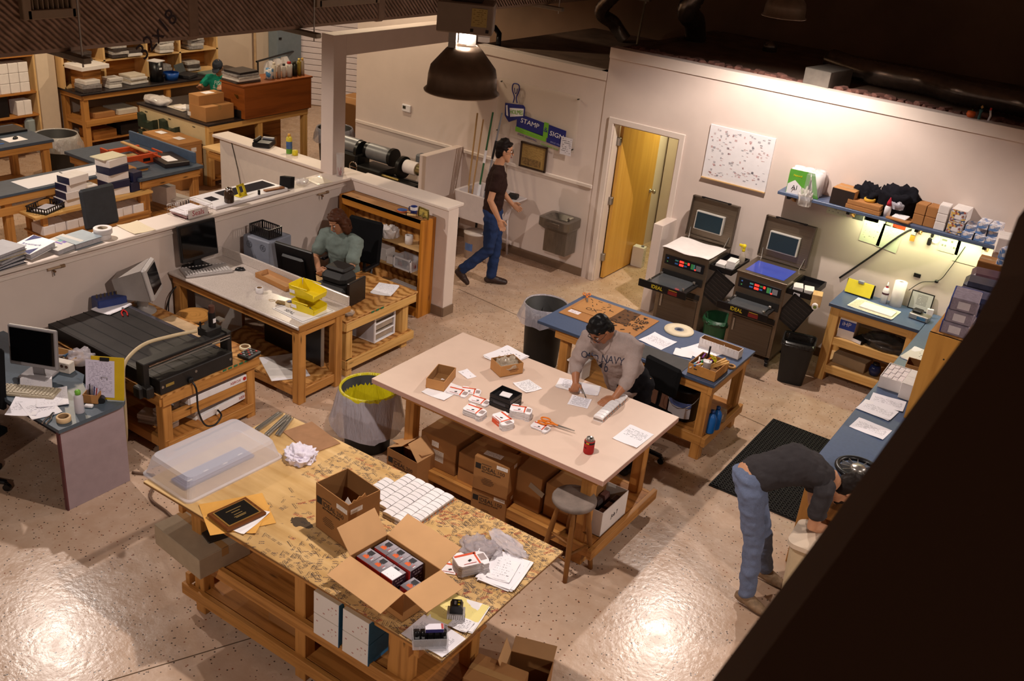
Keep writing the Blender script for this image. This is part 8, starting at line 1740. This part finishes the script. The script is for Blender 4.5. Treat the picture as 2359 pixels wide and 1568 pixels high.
for k in range(90):
 x=-5.5+.062*k;m.box((x,10.72+R.uniform(-.04,.04),2.86+R.uniform(-.01,.03)),(.09,.16,.07),INS,rz=R.uniform(-.8,.8),ch=.02)
tag(obj('insulation',m),'strip of ragged pink insulation along the top of the back wall','insulation',None,'stuff')
YT=10.555;ZTW=2.892
p=(-1.638,10.5,2.909)
t=thing('pumpkin_ornament','small orange pumpkin ornament on top of the back wall','ornament',(p[0],YT,ZTW));obj('pumpkin',MB().lathe([(.001,0),(.03,.004),(.045,.03),(.035,.06),(.001,.065)],plain('#c8581c',.5,var=.1),n=14),t);obj('stem',MB().cyl((0,0,.06),(.005,0,.08),.006,plain('#4a5a2a',.6),6),t)
p=(-1.558,10.5,2.951)
t=thing('figurine','thin teal figurine on top of the back wall','ornament',(p[0],YT,ZTW));obj('body',MB().lathe([(.015,0),(.012,.06),(.02,.09),(.001,.10)],plain('#2f5a5a',.5,var=.1),n=10),t);obj('head',MB().lathe([(.001,.10),(.016,.115),(.001,.135)],plain('#b8904a',.5),n=10),t)
p=(-1.471,10.5,2.969)
t=thing('figurine','thin white figurine beside the teal one on top of the back wall','ornament',(p[0],YT,ZTW));obj('body',MB().tube([(0,0,0),(.008,0,.05),(-.006,0,.10)],.010,WHITEP,8),t);obj('red_hat',MB().cyl((-.006,0,.10),(-.004,0,.125),.009,RED,8),t)
# ---- the dark sloping stringer close to the camera
t=thing('stair_stringer','dark brown sloping stair beam close in front on the right','beam',(0,0,0))
A=[Vector(v)for v in((-0.295,0.925,3.677),(-0.265,1.001,3.778),(-0.21,1.139,3.959),(-0.163,1.262,4.124),(-0.131,1.344,4.232),(-0.124,1.38,4.287),(-0.128,1.401,4.329),(-0.128,1.419,4.361),(-0.118,1.445,4.394),(0.008,1.565,4.467),(0.385,1.349,3.674))]
n_=(A[1]-A[4]).cross(A[10]-A[1]).normalized()
if n_.dot(A[0]-Vector((0,0,4.72)))<0:n_=-n_
k=len(A);vs=A+[a-n_*.09 for a in A]
obj('beam',MB().add(vs,[list(range(k))[::-1],list(range(k,2*k))]+[[i,(i+1)%k,k+(i+1)%k,k+i]for i in range(k)],wood('#5a4232','#463022',.7,knots=False)),t)
# ==== people
from mathutils.bvhtree import BVHTree
def ring_chain(mb,path,n=14):
 """closed tube through (point, r_side, r_front, side axis) stations with rounded ends"""
 st=[(Vector(p),a,b,Vector(s))for p,a,b,s in path]
 d0=(st[0][0]-st[1][0]).normalized();d1=(st[-1][0]-st[-2][0]).normalized()
 e0=[(st[0][0]+d0*min(st[0][1],st[0][2])*k,st[0][1]*q,st[0][2]*q,st[0][3])for k,q in((.8,.35),(.5,.8))]
 e1=[(st[-1][0]+d1*min(st[-1][1],st[-1][2])*k,st[-1][1]*q,st[-1][2]*q,st[-1][3])for k,q in((.5,.8),(.8,.35))]
 st=e0+st+e1;vs=[]
 for i,(p,a,b,s)in enumerate(st):
  t=(st[min(i+1,len(st)-1)][0]-st[max(i-1,0)][0]).normalized()
  s=(s-t*s.dot(t)).normalized();f=t.cross(s)
  for k in range(n):vs.append(p+s*a*math.cos(2*PI*k/n)+f*b*math.sin(2*PI*k/n))
 m=len(st)
 fs=[[j*n+k,j*n+(k+1)%n,(j+1)*n+(k+1)%n,(j+1)*n+k]for j in range(m-1)for k in range(n)]+[list(range(n-1,-1,-1)),[(m-1)*n+k for k in range(n)]]
 mb.add(vs,fs,SKINX)
SKINX=plain('#b98263',.5,var=.04)
def fuse(name,mb,mat,vox,parent,fold=0,ff=9,seed=0,smooth=3,label=None):
 me=mb.mesh('tmp');o=bpy.data.objects.new('tmp',me);COL.objects.link(o)
 r=o.modifiers.new('r','REMESH');r.mode='VOXEL';r.voxel_size=vox;r.use_smooth_shade=True
 s=o.modifiers.new('s','SMOOTH');s.factor=.5;s.iterations=smooth
 dg=bpy.context.evaluated_depsgraph_get();out=bpy.data.meshes.new_from_object(o.evaluated_get(dg),depsgraph=dg)
 bpy.data.objects.remove(o);bpy.data.meshes.remove(me)
 out.name=name
 if fold:
  ns=[v.normal.copy()for v in out.vertices]
  for v,nn in zip(out.vertices,ns):
   c=v.co;k=noise.noise(Vector((c.x*ff,c.y*ff,c.z*ff*1.7+seed)))+.6*abs(noise.noise(Vector((c.x*ff*2.1+seed,c.y*ff*2.1,c.z*ff*2.6))))
   v.co=c+nn*fold*(k-.15)
 out.materials.clear();out.materials.append(mat)
 out.polygons.foreach_set('use_smooth',[True]*len(out.polygons))
 x=bpy.data.objects.new(name,out);COL.objects.link(x);x.parent=parent;x.matrix_parent_inverse=parent.matrix_world.inverted()if False else Matrix.Translation(-Vector(parent.location))
 if label:x['label']=label
 return x
def hand(mb,w,d,n,t,curl=.5,s=1.0,spread=.1):
 w=Vector(w);d=Vector(d).normalized();t=Vector(t);t=(t-d*t.dot(d)).normalized();n=d.cross(t);n=n if n.dot(Vector(n))else n
 return _hand(mb,w,d,Vector(n),t,curl,s,spread)
def _hand(mb,w,d,n,t,curl,s,spread):
 ring_chain(mb,[(w-d*.02,.026*s,.02*s,t),(w+d*.015*s,.030*s,.017*s,t),(w+d*.055*s,.040*s,.015*s,t),(w+d*.085*s,.041*s,.013*s,t)],12)
 for k,(o,L)in enumerate(((.030,.068),(.010,.078),(-.010,.073),(-.029,.057))):
  p=w+d*.075*s+t*o*s;a=0;pts=[(p-d*.02,.0095*s,.0095*s,t)];dd=(d+t*o*spread*18*.3).normalized()
  for j,f in enumerate((.45,.30,.25)):
   a+=curl*(.7,1.0,.8)[j]*(.85+.1*k)
   q=dd*math.cos(a)+n*math.sin(a);p=p+q*L*f*s;pts.append((p,(.0095-.001*j)*s,(.009-.001*j)*s,t))
  ring_chain(mb,pts,8)
 b=w+d*.02*s+t*.025*s;e=(t*.75+d*.6+n*.25).normalized();g=(t*.25+d*.9+n*.35).normalized()
 ring_chain(mb,[(b,.014*s,.013*s,n),(b+e*.035*s,.0115*s,.011*s,n),(b+e*.035*s+g*.028*s,.0095*s,.009*s,n),(b+e*.035*s+g*.05*s,.008*s,.0075*s,n)],8)
def person(label,base,J,skin,shirt,pants,shoe,hair,cap=None,sleeve=.55,shirt_low=.0,female=False,glasses=False,beard=False,hands=None,girth=1.0,hair_len=0,feet=True,stubble=False):
 t=thing('person',label,'person',base)
 V={k:Vector(v)for k,v in J.items()}
 f=V['f'].normalized();u=V['u'];u=(u-f*u.dot(f)).normalized();s=u.cross(f)
 H=V['head'];up=(V['chest']-V['pel']).normalized();sd=(V['shL']-V['shR']).normalized()
 b=MB();g=girth
 def torso(m,k,low=0,top=True):
  p0=V['pel']-up*low
  L=[(p0,.150*g*k,.105*g*k,sd),(V['pel'].lerp(V['chest'],.5),.140*g*k,.105*g*k,sd),(V['chest'],.165*g*k,.118*g*k,sd),(V['chest'].lerp(V['neck'],.55),.165*g*k,.098*k,sd)]
  if top:L.append((V['neck']-(V['neck']-V['chest'])*.12,.085*k,.065*k,sd))
  ring_chain(m,L,20)
 torso(b,.9)
 ring_chain(b,[(V['neck']-up*.05,.058,.058,sd),(V['neck'],.054,.056,sd),(H-u*.06-f*.012,.052,.056,s)],14)
 for z,a,c,o in():pass
 ring_chain(b,[(H+u*z+f*o,a,c,s)for z,a,c,o in((-.108,.026,.024,.058),(-.088,.043,.046,.042),(-.05,.058,.072,.020),(0,.070,.088,.002),(.05,.074,.097,-.006),(.088,.062,.083,-.010),(.108,.040,.055,-.012))],20)
 ring_chain(b,[(H+f*.088+u*.012,.008,.008,s),(H+f*.103-u*.012,.010,.010,s),(H+f*.108-u*.032,.015,.011,s)],8)
 ring_chain(b,[(H+f*.083+u*.028-s*.035,.008,.008,f),(H+f*.090+u*.026,.007,.008,f),(H+f*.083+u*.028+s*.035,.008,.008,f)],8)
 for q in(-1,1):
  ring_chain(b,[(H+s*q*.070-u*.028-f*.006,.012,.007,f),(H+s*q*.077+u*.0,.017,.008,f),(H+s*q*.076+u*.025-f*.004,.013,.007,f)],8)
 for S in'RL':
  sh,el,wr=V['sh'+S],V['el'+S],V['wr'+S]
  ring_chain(b,[(sh,.050,.050,up),(sh.lerp(el,.45),.046*g,.046*g,up),(el,.040,.040,up),(el.lerp(wr,.35),.040,.040,up),(wr,.026,.026,up)],12)
  h=hands[S];hand(b,wr,h[0],None,h[1],h[2]if len(h)>2 else.5,1.0)
  hp,kn,an=V['hip'+S],V['kn'+S],V['an'+S]
  ring_chain(b,[(hp,.085,.085,sd),(hp.lerp(kn,.5),.070,.072,sd),(kn,.052,.054,sd),(kn.lerp(an,.35),.052,.054,sd),(an,.036,.038,sd)],14)
  ring_chain(b,[(an+Vector((0,0,-.02)),.030,.030,sd),(an.lerp(V['toe'+S],.6)+Vector((0,0,-.01)),.03,.018,sd),(V['toe'+S],.026,.014,sd)],10)
 fuse('body',b,skin,.0058,t,smooth=2)
 m=MB();torso(m,1.10,shirt_low)
 for S in'RL':
  sh,el,wr=V['sh'+S],V['el'+S],V['wr'+S]
  L=[(sh.lerp(V['neck'],.35),.062,.062,up),(sh,.066*g,.068*g,up),(sh.lerp(el,.6),.064*g,.066*g,up)]
  if sleeve<=.75:L.append((sh.lerp(el,sleeve),.068*g,.070*g,up))
  else:
   L+=[(el,.057,.057,up),(el.lerp(wr,(sleeve-1)*.6),.056,.056,up),(el.lerp(wr,sleeve-1),.048,.048,up)]
  if sleeve<=.6:L=L[:2]+[(sh.lerp(el,sleeve*.6),.064*g,.067*g,up),(sh.lerp(el,sleeve),.069*g,.072*g,up)]
  ring_chain(m,L,16)
 sh_o=fuse('shirt',m,shirt,.011,t,.011,11,len(label),3)
 m=MB()
 ring_chain(m,[(V['pel']+up*.07,.140*g,.104*g,sd),(V['pel'],.158*g,.118*g,sd),((V['hipR']+V['hipL'])/2-up*.0,.155*g,.118*g,sd)],18)
 for S in'RL':
  hp,kn,an=V['hip'+S],V['kn'+S],V['an'+S]
  ring_chain(m,[(hp,.094,.100,sd),(hp.lerp(kn,.5),.084,.088,sd),(kn,.068,.072,sd),(kn.lerp(an,.5),.066,.068,sd),(an.lerp(kn,.04),.060,.064,sd)],16)
 fuse('trousers',m,pants,.011,t,.012,10,len(label)+3,3)
 for S in'RL':
  if not feet:break
  an,to=V['an'+S],V['toe'+S];d=(to-an);d.z*=.3;d.normalize();dn=Vector((0,0,-1))if abs(d.z)<.5 else Vector((0,0,-1))
  m=MB();hl=an-d*.05+Vector((0,0,-.045));tp=to
  ring_chain(m,[(hl,.040,.040,sd),(hl.lerp(tp,.3)+Vector((0,0,.018)),.046,.056,sd),(hl.lerp(tp,.65)+Vector((0,0,.006)),.050,.042,sd),(tp,.044,.028,sd)],14)
  ring_chain(m,[(an+Vector((0,0,.03)),.046,.048,sd),(an+Vector((0,0,-.03)),.044,.052,sd)],12)
  fuse('shoe',m,shoe,.008,t,.003,30,1,2)
 fm=MB()
 for q in(-1,1):
  obj_eye=MB().lathe([(.001,-.010),(.008,-.006),(.0105,0),(.008,.006),(.001,.010)],WHITEP,n=10,M=Matrix.Translation(H+f*.080+u*.010+s*q*.032-Vector(base)))
  obj_eye.lathe([(.001,-.004),(.004,-.002),(.0048,.001),(.001,.003)],plain('#2a1a12',.2,var=0),n=8,M=Matrix.Translation(H+f*.088+u*.009+s*q*.032-Vector(base)))
  obj('eye',obj_eye,t)
  e=MB();ring_chain(e,[(H+f*.087+u*.032+s*q*.016,.004,.004,u),(H+f*.088+u*.037+s*q*.034,.0045,.004,u),(H+f*.078+u*.032+s*q*.050,.003,.003,u)],6)
  e.mats=[hair];x=obj('eyebrow',e,t);x.location=-Vector(base)
 e=MB();ring_chain(e,[(H+f*.090-u*.062-s*.022,.004,.004,u),(H+f*.097-u*.060,.006,.005,u),(H+f*.090-u*.062+s*.022,.004,.004,u)],8)
 e.mats=[plain('#8e4a42',.5,var=.03)];x=obj('mouth',e,t);x.location=-Vector(base)
 h=MB()
 ring_chain(h,[(H+u*z+f*o,a,c,s)for z,a,c,o in((-.055,.060,.05,-.052),(-.02,.076,.066,-.040),(.02,.083,.084,-.026),(.06,.084,.100,-.014),(.10,.070,.090,-.010),(.126,.040,.056,-.012))],20)
 ring_chain(h,[(H+u*.085+f*.05-s*.05,.02,.022,u),(H+u*.095+f*.072,.02,.022,u),(H+u*.085+f*.05+s*.05,.02,.022,u)],10)
 if hair_len:
  for q in(-1,1):
   ring_chain(h,[(H+u*.07+s*q*.055+f*.015,.03,.05,f),(H+s*q*.080-f*.005,.045,.02,f),(H-u*.07+s*q*.088-f*.01,.05,.024,f),(H-u*hair_len+s*q*.085-f*.015,.042,.022,f)],12)
  ring_chain(h,[(H-f*.075+u*.03,.075,.03,s),(H-f*.085-u*.05,.085,.035,s),(H-f*.075-u*hair_len,.080,.028,s)],14)
 if not cap:fuse('hair',h,hair,.0075,t,.007,26,3,2)
 else:
  c=MB();ring_chain(c,[(H+u*z+f*o,a,k,s)for z,a,k,o in((.035,.084,.108,-.006),(.075,.082,.104,-.006),(.115,.060,.078,-.008),(.128,.03,.04,-.01))],20);ring_chain(c,[(H+u*.045+f*.09,.068,.010,s),(H+u*.036+f*.15,.055,.008,s),(H+u*.032+f*.17,.035,.006,s)],12)
  fuse('cap',c,cap,.0075,t,0,1,1,2)
  c=MB();ring_chain(c,[(H+u*.02-f*.07,.07,.04,s),(H-u*.06-f*.075,.045,.03,s),(H-u*.14-f*.08,.02,.018,s)],12);fuse('hair',c,hair,.0075,t,.005,26,3,2)
 if glasses:
  gl=MB();B0=Vector(base)
  for q in(-1,1):
   cc=H+f*.104+u*.010+s*q*.034-B0
   gl.tube([cc+s*.026*math.cos(a)+u*.017*math.sin(a)for a in[2*PI*k/14 for k in range(15)]],.0022,BLACKP,6).tube([cc+s*q*.026,cc+s*q*.045-f*.05,cc+s*q*.046-f*.11],.002,BLACKP,5)
  gl.tube([H+f*.106+u*.014-s*.008-B0,H+f*.106+u*.014+s*.008-B0],.002,BLACKP,5)
  obj('glasses',gl,t)
 if beard:
  m=MB();ring_chain(m,[(H-u*.098+f*.052,.036,.034,s),(H-u*.075+f*.045,.050,.052,s)],12);fuse('goatee',m,hair,.0075,t,.004,30,2,2)
 return t,sh_o
def chest_text(t,sh_o,body,size,mat,org,x,y,squash=1.0):
 """lettering laid onto the shirt by casting each vertex along the page normal"""
 B0=Vector(t.location);M=frame(org,x,y);n=M.to_3x3()@Vector((0,0,1))
 bv=BVHTree.FromPolygons([v.co.copy()for v in sh_o.data.vertices],[list(p.vertices)for p in sh_o.data.polygons])
 o=text('lettering',body,size,mat,t,M,'CENTER',0.0,squash=squash)
 bm=bmesh.new();bm.from_mesh(o.data);bmesh.ops.subdivide_edges(bm,edges=bm.edges,cuts=1);bm.to_mesh(o.data);bm.free()
 for v in o.data.vertices:
  h=bv.ray_cast(v.co+n*.3,-n)
  if h[0]is not None:v.co=h[0]+n*.003
 o.location=-B0
 return o
SKA=plain('#bd8a6a',.5,var=.05);SKB=plain('#9a6444',.5,var=.06);SKC=plain('#c08a68',.5,var=.05)
HB=fabric('#1d1411',.6,90);HK=fabric('#0e0c0d',.5,90);HBR=fabric('#4a2a1a',.5,60)
JEAN=fabric('#26365c',.9,200);JEANL=fabric('#6d7894',.9,200,.2);SHOEB=plain('#33201a',.5,var=.12)
hx,hy=.82,.57
F=lambda a,l,z,o=(-6.30,9.35):(o[0]+a*hx+l*-hy,o[1]+a*hy+l*hx,z)
J=dict(pel=F(-.02,0,.98),chest=F(.0,0,1.30),neck=F(.0,0,1.52),head=F(.055,0,1.695),f=(hx,hy,-.06),u=(.0,.0,1),shR=F(.0,-.19,1.45),shL=F(.0,.19,1.45),elR=F(-.06,-.26,1.17),elL=F(.04,.25,1.17),wrR=F(.06,-.27,.95),wrL=F(.21,.25,.99),hipR=F(-.02,-.09,.93),hipL=F(-.0,.09,.93),knR=F(-.03,-.09,.50),knL=F(.06,.08,.50),anR=F(-.34,-.08,.20),anL=F(.03,.08,.085),toeR=F(-.25,-.09,.045),toeL=F(.22,.08,.032))
person('man in a dark brown polo shirt and jeans walking past the sign wall',(-6.30,9.35,0),J,SKA,fabric('#2e1c18',.9,200),JEAN,SHOEB,HB,sleeve=.5,glasses=True,shirt_low=.03,hands=dict(R=((.45*hx,.45*hy,-.9),(hx,hy,.4),.35),L=((.8*hx,.8*hy,-.5),(hx,hy,.8),.35)))
J=dict(pel=(-3.10,6.76,.95),chest=(-3.15,6.63,1.21),neck=(-3.18,6.53,1.37),head=(-3.21,6.43,1.445),f=(-.22,-.62,-.76),u=(-.25,-.72,.62),shR=(-3.34,6.50,1.31),shL=(-2.99,6.64,1.31),elR=(-3.40,6.44,1.06),elL=(-2.94,6.50,1.06),wrR=(-3.32,6.33,.955),wrL=(-2.97,6.36,.945),hipR=(-3.13,6.80,.90),hipL=(-2.95,6.84,.90),knR=(-3.14,6.80,.49),knL=(-2.95,6.84,.49),anR=(-3.14,6.90,.09),anL=(-2.95,6.95,.09),toeR=(-3.17,6.72,.03),toeL=(-2.97,6.76,.03))
GSH=fabric('#9a8a85',.95,240)
tm,so=person('young man in a grey lettered sweatshirt leaning over the packing table and writing',(-3.05,6.82,0),J,SKB,GSH,fabric('#16151a'),plain('#1e1b1a',.6),HK,sleeve=1.38,glasses=True,shirt_low=.14,girth=1.14,hands=dict(R=((.35,-.75,-.35),(.8,.35,.3),.75),L=((-.45,-.85,-.22),(-.8,.5,.1),.16)))
NAVYI=plain('#262b40',.8,var=0)
chest_text(tm,so,'OLD NAVY',.075,NAVYI,(-3.14,6.36,1.27),(.93,.36,0),(-.25,.55,.8),.95);chest_text(tm,so,'76',.085,NAVYI,(-3.14,6.40,1.18),(.93,.36,0),(-.25,.55,.8))
t=thing('pen','silver pen in the right hand of the man in grey','pen',(-3.25,6.285,.945));obj('barrel',MB().cyl((-.03,.035,.03),(.07,-.03,-.022),.005,SILVER,8),t);obj('tip',MB().cyl((.07,-.03,-.022),(.085,-.04,-.03),.003,BLACKP,6),t)
J=dict(pel=(-1.67,5.95,.98),chest=(-1.42,6.20,1.09),neck=(-1.20,6.33,1.02),head=(-1.08,6.40,.925),f=(.42,.34,-.84),u=(.72,.58,.6),shR=(-1.17,6.13,1.00),shL=(-1.36,6.46,1.0),elR=(-1.18,6.09,.72),elL=(-1.30,6.46,.70),wrR=(-1.12,6.40,.55),wrL=(-1.22,6.50,.47),hipR=(-1.60,5.88,.93),hipL=(-1.68,6.06,.93),knR=(-1.50,5.90,.50),knL=(-1.54,6.16,.50),anR=(-1.46,5.87,.10),anL=(-1.46,6.24,.10),toeR=(-1.29,5.85,.035),toeL=(-1.29,6.24,.035))
CHAR=fabric('#3a3638',.95,240)
person('man in a charcoal T-shirt and faded jeans bending over behind the cream bin',(-1.52,6.0,0),J,SKC,CHAR,JEANL,plain('#8c7258',.7,var=.2,scale=30),HB,sleeve=.62,beard=True,girth=1.04,shirt_low=-.06,hands=dict(R=((.2,.6,-.7),(.8,0,.3),.5),L=((.5,.3,-.8),(.5,-.5,.3),.5)))
J=dict(pel=(-6.93,7.46,.54),chest=(-6.91,7.40,.83),neck=(-6.90,7.36,1.01),head=(-6.885,7.30,1.145),f=(-.12,-.86,-.48),u=(-.05,-.45,.9),shR=(-7.09,7.34,.95),shL=(-6.70,7.40,.95),elR=(-7.12,7.20,.72),elL=(-6.63,7.24,.72),wrR=(-6.92,7.05,.67),wrL=(-6.76,7.06,.675),hipR=(-7.03,7.44,.50),hipL=(-6.84,7.46,.50),knR=(-7.04,7.06,.50),knL=(-6.82,7.07,.50),anR=(-7.04,7.08,.09),anL=(-6.82,7.10,.09),toeR=(-7.04,6.92,.03),toeL=(-6.82,6.93,.03))
person('woman with shoulder-length brown hair in a sage T-shirt seated at the desk',(-6.93,7.44,0),J,SKC,fabric('#76827c',.95,240),fabric('#2a2c34'),plain('#2a2624',.6),HBR,sleeve=.72,hair_len=.13,girth=1.14,shirt_low=.05,hands=dict(R=((.75,-.5,-.1),(.3,.6,.5),.5),L=((-.75,-.5,-.1),(-.2,.6,.6),.45)))
office_chair('black office chair behind the seated woman',(-6.88,7.50,0),.0+PI-PI+.15,H=.44,back=.50,arms=True)
J=dict(pel=(-13.42,11.32,.52),chest=(-13.40,11.30,.84),neck=(-13.38,11.27,1.04),head=(-13.33,11.20,1.19),f=(.45,-.75,-.55),u=(.3,-.45,.85),shR=(-13.58,11.20,.97),shL=(-13.22,11.42,.97),elR=(-13.58,11.02,.82),elL=(-13.05,11.35,.82),wrR=(-13.36,10.84,.93),wrL=(-13.05,11.08,.94),hipR=(-13.50,11.28,.49),hipL=(-13.33,11.38,.49),knR=(-13.33,10.92,.5),knL=(-13.14,11.05,.5),anR=(-13.33,10.95,.09),anL=(-13.12,11.08,.09),toeR=(-13.25,10.82,.03),toeL=(-13.05,10.95,.03))
tm,so=person('person in a dark cap and green printed T-shirt working at the far island',(-13.40,11.30,0),J,SKA,fabric('#1f8a72',.9,200),fabric('#20222a'),plain('#22201f',.6),HB,cap=fabric('#33363d'),sleeve=.55,glasses=True,shirt_low=.04,hands=dict(R=((.6,-.6,-.1),(.5,.5,.4),.4),L=((.1,-.9,-.1),(-.6,.1,.5),.4)))
for k,(s_,dz)in enumerate((('FISH',.07),('& SEA',.0))):chest_text(tm,so,s_,.09,plain('#c9dcd2',.8,var=0),(-13.25,11.08,.86+dz),(.86,.5,0),(0,0,1))
stool('plain stool under the person in the cap',(-13.44,11.33,0),.44,.16,wood('#a8763a','#7c4f20',.5),PINE,.05)
